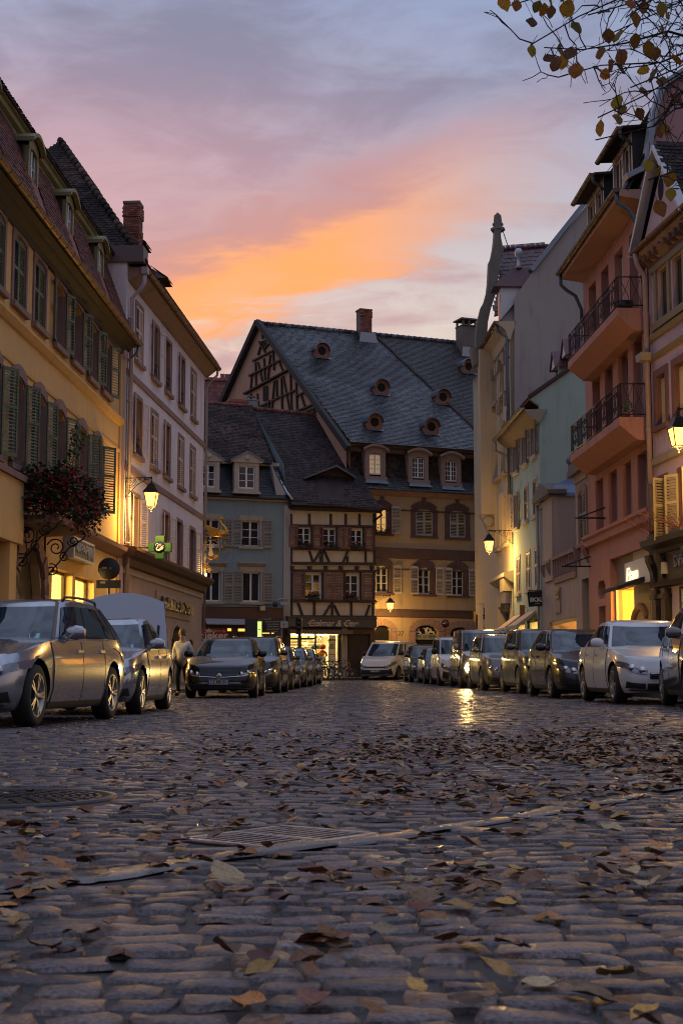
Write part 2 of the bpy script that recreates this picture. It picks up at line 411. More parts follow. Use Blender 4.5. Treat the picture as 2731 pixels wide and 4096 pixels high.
def lay_cobbles():
    rng = random.Random(11); y = 1.78; n_ind = 0
    mid, far = MB(), MB()
    while y < 75.5:
        pitch = .112 + rng.uniform(-.010, .012) if y < 16 else .135
        half = .265*y + .35
        x = max(-half, -5.4) + rng.uniform(-.2, 0)
        xe = min(half, 6.4)
        while x < xe:
            w = rng.choice((rng.uniform(.10, .15), rng.uniform(.14, .24))) if y < 16 else rng.uniform(.15, .22)
            cx = x + w/2; x += w
            # rows wander and tilt a little, more so beyond the gutter
            cy = y + .030*sin(cx*1.7 + y*.4) + .018*sin(cx*4.1+y) + (.10*cx if y < 30 else 0)*(1 if y > 5 else .25)
            if cy < 1.7 or blocked(cx, cy): continue
            ang = .02*sin(cx*2+y) + rng.uniform(-.06, .06); z0 = ground(cx, cy)
            ww, dd = w - rng.uniform(.007, .018), pitch - rng.uniform(.006, .016)
            if n_ind < 300 and cy < 6.2:
                b = MB(); cobble_geo(b, 0, 0, ww, dd, rng, 7, 6, ang, 0, None, True)
                place('cobble', b.mesh('cobble', COBBLE), ROAD, (cx, cy, z0)); n_ind += 1
            elif cy < 15: cobble_geo(mid, cx, cy, ww, dd, rng, 6, 5, ang, z0, rng.random())
            else: cobble_geo(far, cx, cy, ww, dd, rng, 4, 4, ang, z0, rng.random())
        y += pitch
    far.v += []; o = part('cobbles_nearer', mid, COBBLE, ROAD, kind='stuff', fix=False); o.name = 'cobbles'
    part('cobbles', far, COBBLE, ROAD, kind='stuff', fix=False)
lay_cobbles()
def lay_strip():
    rng = random.Random(5)
    tot = [0.0]
    for i in range(len(STRIP)-1): tot.append(tot[-1] + (STRIP[i+1]-STRIP[i]).length)
    def along(t):
        for i in range(len(STRIP)-1):
            if t <= tot[i+1] or i == len(STRIP)-2:
                k = (t-tot[i])/(tot[i+1]-tot[i]); p = STRIP[i].lerp(STRIP[i+1], k); d = (STRIP[i+1]-STRIP[i]).normalized(); return p, d
    t = 0.0
    while t < tot[-1] - .1:
        L = rng.uniform(.42, .68); a, d = along(t+.006); b, _ = along(min(t+L, tot[-1]-.01)-.006); t += L
        c = (a+b)/2; ang = atan2(b.y-a.y, b.x-a.x); l = (b-a).length
        m = MB(); cobble_geo(m, 0, 0, l, .13, rng, 9, 5, ang, 0, None, True)
        m.v = [(p[0], p[1], max(-.012, p[2]*.7) + .002) for p in m.v]
        place('gutter_stone', m.mesh('gutter_stone', KERBSTONE), ROAD, (c.x, c.y, ground(c.x, c.y)+.004))
lay_strip()
GRATEMETAL = mat('worn_steel_grate', (.55,.52,.52), .3, .2, 20, .2, 80, metal=.85)
def build_grate():
    t = thing('drain_grate', 'steel drain grate set in the cobbles beside the smooth gutter stones', 'drain grate', (GRATE_C.x, GRATE_C.y, 0), GRATE_A)
    f = MB()
    for s in (-1, 1): f.box(-.25, .25, s*.20-.010, s*.20+.010, -.002, .004); f.box(s*.25-.010, s*.25+.010, -.19, .19, -.002, .004)
    f.box(-.008, .008, -.19, .19, -.002, .003); part('grate_frame', f, GRATEMETAL, t)
    for i in range(9):
        yv = -.164 + i*.041
        for s in (-1, 1): part('grate_bar', MB().box(min(s*.010, s*.24), max(s*.010, s*.24), yv-.004, yv+.004, -.0015, .001), GRATEMETAL, t)
    part('drain_pit', MB().box(-.25, .25, -.2, .2, -.0100, -.0092), mat('black_pit', (.004,.004,.005), .9, 0), t)
build_grate()
def build_cover():
    iron = mat('cast_iron_cover', (.07,.066,.07), .36, .2, 20, .2, 60, metal=.7)
    t = thing('manhole_cover', 'round cast iron manhole cover with raised ring pattern in the cobbles', 'manhole cover', (COVER_C.x, COVER_C.y, 0))
    part('cover_plate', MB().lathe([(0, -.012), (COVER_R, -.012), (COVER_R, -.03)], 40), iron, t)
    part('cover_rim', MB().lathe([(COVER_R+.05, -.02), (COVER_R+.05, .002), (COVER_R+.006, .002), (COVER_R+.006, -.02)], 40), iron, t)
    r = .07; k = 0
    while r < COVER_R-.02:
        n = max(5, int(2*pi*r/.085)); m = MB()
        for i in range(n):
            a0 = 2*pi*(i+(k % 2)*.5)/n; a1 = a0 + 2*pi/n*.66
            pts = [(r*cos(a0+(a1-a0)*j/3), r*sin(a0+(a1-a0)*j/3)) for j in range(4)]
            for j in range(3):
                p, e = pts[j], pts[j+1]; m.bar((p[0], p[1], -.008), (e[0], e[1], -.008), .017, .014)
        part('raised_ring', m, iron, t, kind='stuff'); r += .036; k += 1
build_cover()
# --- pavements along both sides with kerb stones
def pavement(name, pts_in, pts_out, h=.11):
    n = len(pts_in); mb = MB()
    rows = []
    for (a, b) in zip(pts_in, pts_out):
        rows.append([(a[0], a[1], ground(*a)-.05), (a[0], a[1], ground(*a)+h), (b[0], b[1], ground(*a)+h+.03)])
    o = part(name, mb.grid(rows, smooth=False), PAVING, fix=False); o['kind'] = 'structure'
    return o
YS = lin(14, 74, 31)
PAVL = pavement('pavement', [(-5.15 + .045*(y-34) if y > 34 else -5.15, y) for y in YS], [(-9.5+.06*(y-14), y) for y in YS])
PAVR = pavement('pavement', [(6.55 - .03*(y-24), y) for y in YS], [(11.5-.03*(y-14), y) for y in YS])
PAVB = pavement('pavement', [(x, 74.2 + .36*x) for x in lin(-6, 7, 12)], [(x, 79 + .36*x) for x in lin(-6, 7, 12)])
# worn white parking dashes on the asphalt beside the left hand row of cars
paint = mat('worn_white_paint', (.55,.54,.54), .7, .35, 30)
for k, (u, v, w) in enumerate(((722, 2822, 34), (760, 2822, 30), (735, 2806, 40), (876, 2812, 26), (905, 2815, 12))):
    p = gp(u, v); e = gp(u+w, v)
    L = (e-p).length
    o = part('parking_mark', MB().box(0, L, -.06, .06, 0, .003), paint, None, (p.x, p.y, ground(p.x, p.y)+.011), (0, 0, radians(4))); o['kind'] = 'structure'
# ================================================================ building kit
class Fac:
    """a vertical facade plane: local x along the wall, local y into the house, z up"""
    def __init__(s, p, d):
        d = Vector((d[0], d[1])).normalized(); s.p = Vector((p[0], p[1], 0)); s.s = Vector((d.x, d.y, 0)); s.n = Vector((-d.y, d.x, 0))
        s.rz = atan2(d.y, d.x)
        s.M = Matrix(((s.s.x, s.n.x, 0, s.p.x), (s.s.y, s.n.y, 0, s.p.y), (0, 0, 1, 0), (0, 0, 0, 1)))
    def at(s, u, v, off=0.0):
        d = ray(u, v); o = s.p + s.n*off - Vector((0, 0, CAMH))
        k = o.dot(s.n)/d.dot(s.n); q = d*k
        return ((q - s.p).dot(s.s), CAMH + q.z)
    def S(s, u, v, off=0.0): return s.at(u, v, off)[0]
    def Z(s, u, v, off=0.0): return s.at(u, v, off)[1]
    def loc(s, w):
        r = Vector(w) - s.p; return Vector((r.dot(s.s), r.dot(s.n), w[2]))
    def root(s, name, label, cat='building', group=None):
        return thing(name, label, cat, s.p, s.rz, group)
def wall_mesh(s0, s1, z0, z1, holes, depth=.22, y=0.0):
    """flat wall with rectangular openings and their reveals"""
    hs = [(max(s0, a), min(s1, b), max(z0, c), min(z1, d)) for (a, b, c, d) in holes if b > s0 and a < s1 and d > z0 and c < z1]
    S = sorted({s0, s1} | {h[0] for h in hs} | {h[1] for h in hs}); Z = sorted({z0, z1} | {h[2] for h in hs} | {h[3] for h in hs})
    mb = MB()
    for i in range(len(S)-1):
        for j in range(len(Z)-1):
            a, b, c, d = S[i], S[i+1], Z[j], Z[j+1]; cx, cz = (a+b)/2, (c+d)/2
            if b-a < 1e-5 or d-c < 1e-5: continue
            if any(h[0] < cx < h[1] and h[2] < cz < h[3] for h in hs): continue
            mb.quad((a,y,c),(b,y,c),(b,y,d),(a,y,d))
    for (a, b, c, d) in hs:
        e = y + depth
        mb.quad((a,y,c),(a,e,c),(b,e,c),(b,y,c)); mb.quad((a,y,d),(b,y,d),(b,e,d),(a,e,d))
        mb.quad((a,y,c),(a,y,d),(a,e,d),(a,e,c)); mb.quad((b,y,c),(b,e,c),(b,e,d),(b,y,d))
    return mb
_cache = {}
def cached(key, fn):
    if key not in _cache: _cache[key] = fn()
    return _cache[key]
_unit_pane = {}
def unit_pane(m):
    if m.name not in _unit_pane: _unit_pane[m.name] = MB().box(-.5, .5, -.004, .004, -.5, .5).mesh('pane', m)
    return _unit_pane[m.name]
WR = random.Random(3)
def window(parent, s0, s1, z0, z1, y=.16, frame=None, pane=None, cols=2, rows=3, fw=.06, mw=.035, curtain=False, sill=None, transom=0.0):
    """casement: outer frame, wide meeting stile, glazing bars; each pane its own sub-part"""
    frame = frame or WHITEWOOD; pane = pane or PANE
    W_, H_ = s1-s0, z1-z0; mb = MB()
    cx, cz = (s0+s1)/2, (z0+z1)/2
    mb.box(-W_/2, -W_/2+fw, 0, .06, -H_/2, H_/2); mb.box(W_/2-fw, W_/2, 0, .06, -H_/2, H_/2)
    mb.box(-W_/2+fw, W_/2-fw, 0, .06, -H_/2, -H_/2+fw*1.3); mb.box(-W_/2+fw, W_/2-fw, 0, .06, H_/2-fw, H_/2)
    if cols > 1: mb.box(-.05, .05, -.012, .048, -H_/2+fw*1.3, H_/2-fw)
    ys = []
    for r in range(1, rows):
        zz = -H_/2 + fw*1.3 + (H_ - 2.3*fw)*r/rows
        mb.box(-W_/2+fw, W_/2-fw, .006, .05, zz-mw/2, zz+mw/2)
    if cols == 4:
        for sx in (-1, 1): mb.box(sx*W_/4-mw/2, sx*W_/4+mw/2, .007, .049, -H_/2+fw*1.3, H_/2-fw)
    w = part('window', mb, frame, parent, (cx, y, cz), fix=False)
    pm = unit_pane(pane); pc = 2 if cols > 1 else 1
    for c in range(pc):
        for r in range(rows):
            pw = (W_-2*fw)/pc; ph = (H_-2.3*fw)/rows
            place('pane', pm, w, (-W_/2+fw+pw*(c+.5), .03, -H_/2+fw*1.3+ph*(r+.5)), (WR.uniform(-.012, .012), 0, WR.uniform(-.03, .03)), (pw+.01, 1, ph+.01))
    if curtain:
        cm = MB(); n = 14
        for sx in (-1, 1):
            rowsg = [[(sx*(W_*.08 + (W_/2-.08-W_*.08)*i/n), .085 + .012*sin(i*2.1), zz) for i in range(n+1)] for zz in (-H_/2+.05, H_/2-.05)]
            cm.grid(rowsg)
        part('curtain', cm, CURTAIN, w, fix=False)
    if sill is not None: part('sill', MB().box(-W_/2-.06, W_/2+.06, -y-.08, -y+.14, -H_/2-.09, -H_/2+.005), sill, w)
    return w
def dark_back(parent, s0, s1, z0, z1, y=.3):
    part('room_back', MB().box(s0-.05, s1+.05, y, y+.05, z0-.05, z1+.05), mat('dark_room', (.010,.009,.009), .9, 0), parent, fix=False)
def shutter_mesh(w, h, m, arch=False, tilt=32, pitch=.078, slats=True):
    def mk():
        mb = MB(); st = .055; t = .034
        mb.box(0, st, -t/2, t/2, 0, h); mb.box(w-st, w, -t/2, t/2, 0, h)
        rails = (0, .10), (h*.56-.04, h*.56+.04), (h-.08, h)
        for (a, b) in rails: mb.box(st, w-st, -t/2, t/2, a, b)
        if arch: mb.prism([(0, h), (w, h), (w, h+.02), (w*.75, h+.05), (w*.5, h+.06), (w*.25, h+.05), (0, h+.02)], 'y', -t/2, t/2)
        if slats:
            for (a, b) in ((.10, h*.56-.04), (h*.56+.04, h-.08)):
                n = max(2, int((b-a)/pitch)); p = (b-a)/n
                for i in range(n):
                    zc = a + p*(i+.5); dz, dy = .5*.055*sin(radians(tilt)), .5*.055*cos(radians(tilt)); th = .004
                    mb.add([(st, -dy*.62, zc-dz-th), (w-st, -dy*.62, zc-dz-th), (w-st, dy*.62, zc+dz-th), (st, dy*.62, zc+dz-th),
                            (st, -dy*.62, zc-dz+th), (w-st, -dy*.62, zc-dz+th), (w-st, dy*.62, zc+dz+th), (st, dy*.62, zc+dz+th)],
                           [(0,3,2,1),(4,5,6,7),(0,1,5,4),(2,3,7,6)])
        return mb.mesh('shutter', m)
    return cached(('sh', round(w, 2), round(h, 2), m.name, arch, tilt, pitch, slats), mk)
def slat_mesh(w, m, tilt=35):
    def mk():
        st = .055; dz, dy = .03*sin(radians(tilt)), .03*cos(radians(tilt)); th = .004
        return MB().add([(st, -dy*.62, -dz-th), (w-st, -dy*.62, -dz-th), (w-st, dy*.62, dz-th), (st, dy*.62, dz-th),
                         (st, -dy*.62, -dz+th), (w-st, -dy*.62, -dz+th), (w-st, dy*.62, dz+th), (st, dy*.62, dz+th)],
                        [(0,3,2,1),(4,5,6,7),(0,1,5,4),(2,3,7,6)]).mesh('slat', m)
    return cached(('sl', round(w, 2), m.name), mk)
def shutter(parent, side, hinge, z0, w, h, m, ang=4, y=-.035, arch=False, split=False):
    """side 'L' hangs on the near jamb, 'R' on the far one; ang 0 = flat on the wall, 90 = square to it, 180 = shut"""
    th = radians(180 + ang) if side == 'L' else radians(-ang)
    me = shutter_mesh(w, h, m, arch, slats=not split)
    s = place('shutter', me, parent, (hinge, y, z0), (0, 0, th))
    if split:
        sm = slat_mesh(w, m)
        for (a, b) in ((.10, h*.56-.04), (h*.56+.04, h-.08)):
            n = int((b-a)/.075); p = (b-a)/n
            for i in range(n): place('slat', sm, s, (0, 0, a+p*(i+.5)))
    return s
def surround(parent, s0, s1, z0, z1, m, w=.16, t=.05, arch=0.0, sill=True, key=False, y=0.0):
    """stone dressing round an opening; arch = rise of a segmental head"""
    mb = MB(); y0, y1 = y-t, y+.02
    mb.box(s0-w, s0, y0, y1, z0, z1); mb.box(s1, s1+w, y0, y1, z0, z1)
    if arch > 0:
        n = 10; c = (s0+s1)/2; hw = (s1-s0)/2
        def cur(x, hwx, base, rise): return base + rise*sqrt(max(0, 1-((x-c)/hwx)**2)) if hwx > 0 else base
        lo = [(c + hw*(2*i/n-1), cur(c + hw*(2*i/n-1), hw*1.02, z1-arch*.0, arch) - arch*.9) for i in range(n+1)]
        hi = [(c + (hw+w)*(2*i/n-1), z1 + w*.55 + (arch*1.05)*(1-((2*i/n-1))**2)) for i in range(n+1)]
        lo = [(x, min(z, z1+arch)) for (x, z) in lo]
        for i in range(n):
            a, b, c2, d = lo[i], lo[i+1], hi[i+1], hi[i]
            v = [(a[0],y0,a[1]),(b[0],y0,b[1]),(c2[0],y0,c2[1]),(d[0],y0,d[1]),(a[0],y1+.1,a[1]),(b[0],y1+.1,b[1]),(c2[0],y1,c2[1]),(d[0],y1,d[1])]
            mb.add(v, [(0,1,2,3),(4,7,6,5),(0,4,5,1),(2,6,7,3),(1,5,6,2),(0,3,7,4)])
    else: mb.box(s0-w, s1+w, y0, y1, z1, z1+w)
    for a in (s0, s1-.012): mb.box(a, a+.012, y1, y+.20, z0, z1-arch*.9)
    mb.box(s0, s1, y1, y+.20, z1-.012-arch*.8, z1-arch*.8) if arch == 0 else None
    o = part('window_surround', mb, m, parent)
    if sill: part('window_sill', MB().box(s0-w-.03, s1+w+.03, y-.13, y1, z0-.13, z0), m, parent)
    if key: part('keystone', MB().prism([((s0+s1)/2-.07, z1+arch*.5), ((s0+s1)/2+.07, z1+arch*.5), ((s0+s1)/2+.12, z1+arch+w+.06), ((s0+s1)/2-.12, z1+arch+w+.06)], 'y', y0-.03, y1), m, parent)
    return o
def arch_fill(s0, s1, z1, rise, y, depth=.2):
    """wall pieces that round off the head of an opening"""
    mb = MB(); n = 8; c = (s0+s1)/2; hw = (s1-s0)/2
    xs = [s0 + (s1-s0)*i/n for i in range(n+1)]; zs = [z1 - rise + rise*sqrt(max(0, 1-((x-c)/hw)**2)) for x in xs]
    for i in range(n):
        mb.quad((xs[i],y,zs[i]),(xs[i+1],y,zs[i+1]),(xs[i+1],y,z1+.002),(xs[i],y,z1+.002))
        mb.quad((xs[i],y,zs[i]),(xs[i],y+depth,zs[i]),(xs[i+1],y+depth,zs[i+1]),(xs[i+1],y,zs[i+1]))
    return mb
def tile_unit(m, w, l, name, t=.016, round_=True):
    def mk():
        mb = MB()
        if round_: prof = [(-w/2, 0), (-w*.36, -l*.10), (0, -l*.17), (w*.36, -l*.10), (w/2, 0)]
        else: prof = [(-w/2, -l*.12), (w/2, -l*.12)]
        n = len(prof)
        top = [(x, y, .030 if abs(x) > w*.4 else .034) for (x, y) in prof] + [(w/2, l, .004), (-w/2, l, .004)]
        bot = [(x, y, z-t) for (x, y, z) in top[:n]]
        v = top + bot; f = [tuple(range(n+2))]
        for i in range(n-1): f.append((i, n+2+i, n+3+i, i+1))
        mb.add(v, f); return mb.mesh(name, m)
    return cached(('tile', name, m.name, w, l), mk)
def tile_field(parent, O, U, V, outline, m, w=.18, row=.14, n_ind=0, near=None, seed=1, name='roof_tile', round_=True, holes=()):
    """lay overlapping tiles on the plane O + a*U + b*V inside the (a,b) outline; parent-local coordinates"""
    rng = random.Random(seed); U = Vector(U).normalized(); V = Vector(V); V = (V - U*V.dot(U)).normalized(); Nn = U.cross(V)
    if Nn.z < 0: Nn = -Nn; flip = True
    else: flip = False
    O = Vector(O)
    def inside(p, poly):
        c = False; j = len(poly)-1
        for i in range(len(poly)):
            if (poly[i][1] > p[1]) != (poly[j][1] > p[1]) and p[0] < (poly[j][0]-poly[i][0])*(p[1]-poly[i][1])/(poly[j][1]-poly[i][1]) + poly[i][0]: c = not c
            j = i
        return c
    b0, b1 = min(p[1] for p in outline), max(p[1] for p in outline); a0, a1 = min(p[0] for p in outline), max(p[0] for p in outline)
    items = []; r = 0; b = b0 + .02
    while b < b1:
        a = a0 + (w/2 if r % 2 else 0)
        while a <= a1:
            if inside((a, b), outline) and not any(inside((a, b), h) for h in holes): items.append((a + rng.uniform(-.006, .006), b + rng.uniform(-.010, .010)))
            a += w
        b += row; r += 1
    unit = tile_unit(m, w*.97, row*1.5, name, round_=round_)
    Mr = Matrix((U, V, Nn)).transposed()
    ind = set()
    if n_ind and near is not None:
        od = sorted(range(len(items)), key=lambda i: (O + U*items[i][0] + V*items[i][1] - near).length); ind = set(od[:n_ind])
    mb = MB(); base_v = [v.co.copy() for v in unit.vertices]; base_f = [tuple(p.vertices) for p in unit.polygons]
    for i, (a, b) in enumerate(items):
        p = O + U*a + V*b; tw = rng.uniform(-.035, .035); lift = rng.uniform(0, .010)
        R = Mr @ Matrix.Rotation(tw, 3, 'Z')
        if i in ind:
            place(name, unit, parent, p + Nn*lift, R.to_euler())
        else:
            mb.add([p + Nn*lift + R @ c for c in base_v], base_f, 0, False, None, rng.random())
    if mb.v: part(name+'s', mb, m, parent, kind='stuff', fix=False)
    return U, V, Nn
def closed(parent, s, hw, c, d, m, arch=False, y=.0):
    """a pair of shut louvred leaves over a dark opening"""
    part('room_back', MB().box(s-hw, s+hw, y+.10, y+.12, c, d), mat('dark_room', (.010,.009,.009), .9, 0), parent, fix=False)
    shutter(parent, 'L', s-hw+.005, c+.02, hw-.01, d-c-.04, m, 180, y, arch); shutter(parent, 'R', s+hw-.005, c+.02, hw-.01, d-c-.04, m, 180, y, arch)
def slab(O, U, V, outline, t=.06):
    """roof boarding under the tiles"""
    U = Vector(U).normalized(); V = Vector(V); V = (V-U*V.dot(U)).normalized(); N_ = U.cross(V)
    if N_.z < 0: N_ = -N_
    O = Vector(O); n = len(outline)
    v = [O+U*a+V*b for (a, b) in outline] + [O+U*a+V*b-N_*t for (a, b) in outline]
    f = [tuple(range(n)), tuple(range(2*n-1, n-1, -1))] + [(i, (i+1) % n, n+(i+1) % n, n+i) for i in range(n)]
    return MB().add(v, f)
def gutter(parent, p, q, m, r=.085, hooks=True):
    p, q = Vector(p), Vector(q); d = (q-p).normalized(); L = (q-p).length; a = d.cross(Vector((0,0,1))).normalized()
    mb = MB(); n = 8; rows = []
    for e in (p, q):
        rows.append([e + a*(r*cos(pi+pi*k/n)) + Vector((0,0,r*sin(pi+pi*k/n))) for k in range(n+1)] + [e + a*(r*.88*cos(2*pi-pi*k/n)) + Vector((0,0,r*.88*sin(2*pi-pi*k/n))) for k in range(n+1)])
    mb.grid(rows, close=True)
    mb.tube([p + a*r, q + a*r], .012, 5); mb.tube([p - a*r, q - a*r], .012, 5)
    for e in (p, q): mb.add([e + a*(r*cos(pi+pi*k/n)) + Vector((0,0,r*sin(pi+pi*k/n))) for k in range(n+1)], [tuple(range(n+1))])
    g = part('gutter', mb, m, parent, fix=False)
    if hooks:
        k = int(L/.75)
        hm = MB()
        for i in range(k+1):
            c = p + d*(L*i/max(1, k)); hm.tube([c + a*((r+.006)*cos(pi+pi*j/6)) + Vector((0,0,(r+.006)*sin(pi+pi*j/6))) for j in range(7)], .008, 4)
        part('gutter_hooks', hm, m, g, kind='stuff', fix=False)
    return g
def pipe(parent, pts, m, r=.05, collars=()):
    mb = MB().tube(pts, r, 8)
    o = part('downpipe', mb, m, parent, fix=False)
    for c in collars: part('pipe_collar', MB().lathe([(r+.004, -.03), (r+.02, -.025), (r+.02, .025), (r+.004, .03)], 10, c), m, o)
    return o
def scroll(c, r, turns=1.4, a0=0.0, sgn=1, n=16, plane='xz', y=0.0):
    pts = []
    for i in range(n+1):
        t = i/n; a = a0 + sgn*turns*2*pi*t; rr = r*(1-.82*t)
        x, z = c[0] + rr*cos(a), c[1] + rr*sin(a)
        pts.append((x, y, z) if plane == 'xz' else (y, x, z))
    return pts
def backbox(mb, s0, s1, z0, z1, depth, y=0.0):
    """side, rear and top walls that close a house behind its facade"""
    e = y+depth
    mb.quad((s0,y,z0),(s0,e,z0),(s0,e,z1),(s0,y,z1)); mb.quad((s1,y,z0),(s1,y,z1),(s1,e,z1),(s1,e,z0))
    mb.quad((s0,e,z0),(s1,e,z0),(s1,e,z1),(s0,e,z1)); mb.quad((s0,y+.3,z1),(s1,y+.3,z1),(s1,e,z1),(s0,e,z1))
    return mb
def arched_poly(s0, s1, z0, z1, rise, n=8):
    c, hw = (s0+s1)/2, (s1-s0)/2
    return [(s0, z0), (s1, z0)] + [(c + hw*cos(pi*i/n), z1-rise + rise*sin(pi*i/n)) for i in range(n+1)]
def lamp_head(t, loc, k=1.0, energy=90, lit=True):
    """four-sided street lantern with hipped cap, finial and bottom knob; local origin at the top of the cap"""
    x, y, z = loc
    H_, wt, wb = .46*k, .205*k, .13*k
    fr = MB()
    zt, zb = z-.34*k, z-.34*k-H_
    c4 = [(-1,-1),(1,-1),(1,1),(-1,1)]
    for i in range(4):
        a, b = c4[i], c4[(i+1) % 4]
        fr.bar((x+a[0]*wt, y+a[1]*wt, zt), (x+a[0]*wb, y+a[1]*wb, zb), .022*k, .022*k)
        fr.bar((x+a[0]*wb, y+a[1]*wb, zb), (x+b[0]*wb, y+b[1]*wb, zb), .026*k, .03*k)
        fr.bar((x+a[0]*wt, y+a[1]*wt, zt), (x+b[0]*wt, y+b[1]*wt, zt), .03*k, .035*k)
        fr.bar((x+a[0]*wb, y+a[1]*wb, zb), (x, y, zb-.10*k), .016*k, .016*k)
    part('lantern_frame', fr, BLACKIRON, t, fix=False)
    cap = MB()
    vs = []
    for (s, h) in ((wt*1.18, zt+.0), (wt*1.12, zt+.035*k), (wt*.62, zt+.19*k), (wt*.52, zt+.26*k), (wt*.30, zt+.29*k), (.03*k, zt+.34*k)):
        vs += [(x+a*s, y+b*s, h) for (a, b) in c4]
    f = [(i*4+j, i*4+(j+1) % 4, (i+1)*4+(j+1) % 4, (i+1)*4+j) for i in range(5) for j in range(4)] + [(3,2,1,0), (20,21,22,23)]
    cap.add(vs, f); part('lamp_cap', cap, BLACKIRON, t, fix=False)
    part('finial', MB().lathe([(0, zb-.17*k), (.02*k, zb-.155*k), (.03*k, zb-.13*k), (.014*k, zb-.10*k), (.03*k, zb-.085*k)], 8, (x, y, 0)), BLACKIRON, t)
    for i in range(4):
        a, b = c4[i], c4[(i+1) % 4]; e = .96
        part('lamp_pane', MB().quad((x+a[0]*wt*e, y+a[1]*wt*e, zt), (x+b[0]*wt*e, y+b[1]*wt*e, zt), (x+b[0]*wb*e, y+b[1]*wb*e, zb), (x+a[0]*wb*e, y+a[1]*wb*e, zb)), glow('lit_lamp_glass', (1.0, .47, .09), 3.2), t, fix=False)
    part('bulb', MB().lathe([(0, zb+.08*k), (.05*k, zb+.10*k), (.075*k, zb+.2*k), (.05*k, zb+.32*k), (0, zb+.36*k)], 8, (x, y, 0)), glow('lamp_bulb', (1.0, .72, .32), 30), t)
    ld = bpy.data.lights.new('lamp_light', 'POINT'); ld.energy = energy; ld.color = WARM; ld.shadow_soft_size = .22*k
    lo = bpy.data.objects.new('lamp_light', ld); COL.objects.link(lo); lo.parent = t; lo.location = (x, y, zb - .22*k)
    return t
def wall_lamp(label, F, s, z, out, energy=90, k=1.0, group='street lanterns on wall brackets'):
    """bracket lantern: local frame of facade F, fixed at (s, z), reaching out metres into the street"""
    t = thing('wall_lamp', label, 'street lamp', F.M @ Vector((s, 0, z)), F.rz, group)
    b = MB()
    b.tube([(0, 0, .0), (0, -out, .02)], .017, 6); b.bar((0, -.015, -.62*k), (0, -.015, .08), .05, .03)
    b.tube([(0, -.02, -.60*k), (0, -.15*out, -.50*k), (0, -.45*out, -.22*k), (0, -.75*out, -.06), (0, -out, .0)], .014, 6)
    b.tube([(0, -out, .06), (0, -out, -.16*k)], .016, 6)
    part('bracket_arm', b, BLACKIRON, t, fix=False)
    sc = MB()
    for (cy, cz, r, a0, sg) in ((-.17*out, -.17*k, .13*k, 0, 1), (-.38*out, -.11*k, .08*k, 2, -1), (-.56*out, -.07*k, .055*k, 0, 1), (-.16*out, -.42*k, .07*k, 1, -1), (-.75*out, -.035*k, .03*k, 0, 1)):
        sc.tube(scroll((cy, cz), r, 1.5, a0, sg, 16, 'yz'), .011, 5)
    sc.tube([(0, -.05, -.3*k), (0, -.22*out, -.3*k), (0, -.4*out, -.2*k)], .010, 5)
    part('scrollwork', sc, BLACKIRON, t, fix=False)
    lamp_head(t, (0, -out, -.14*k), k, energy)
    return t
# ================================================================ left: yellow house
def interior(parent, s0, s1, z0, z1, y, depth, col=(1.0,.74,.28), energy=60, floorz=None, wallcol=(.75,.66,.45)):
    """lit shop room behind a window: walls, ceiling strip lamp and its light"""
    wm = mat('shop_wall_%02d%02d%02d' % tuple(int(c*99) for c in wallcol), wallcol, .8, .08, 1)
    e = y+depth; z0 = floorz if floorz is not None else z0
    mb = MB(); mb.quad((s0,e,z0),(s1,e,z0),(s1,e,z1),(s0,e,z1)); mb.quad((s0,y,z0),(s0,e,z0),(s0,e,z1),(s0,y,z1)); mb.quad((s1,y,z0),(s1,y,z1),(s1,e,z1),(s1,e,z0))
    mb.quad((s0,y,z0),(s1,y,z0),(s1,e,z0),(s0,e,z0)); mb.quad((s0,y,z1),(s0,e,z1),(s1,e,z1),(s1,y,z1))
    r = part('shop_room', mb, wm, parent, fix=False)
    part('ceiling_lamp', MB().box(s0+.2, s1-.2, y+depth*.45, y+depth*.6, z1-.07, z1-.02), glow('shop_lamp', (1.0,.86,.55), 6), r, fix=False)
    ld = bpy.data.lights.new('shop_light', 'AREA'); ld.shape = 'RECTANGLE'; ld.size = max(.3, s1-s0-.4); ld.size_y = .4; ld.energy = energy; ld.color = col
    lo = bpy.data.objects.new('shop_light', ld); COL.objects.link(lo); lo.parent = parent; lo.location = ((s0+s1)/2, y+depth*.62, z1-.12); lo.rotation_euler = (radians(-48), 0, 0)
    return r
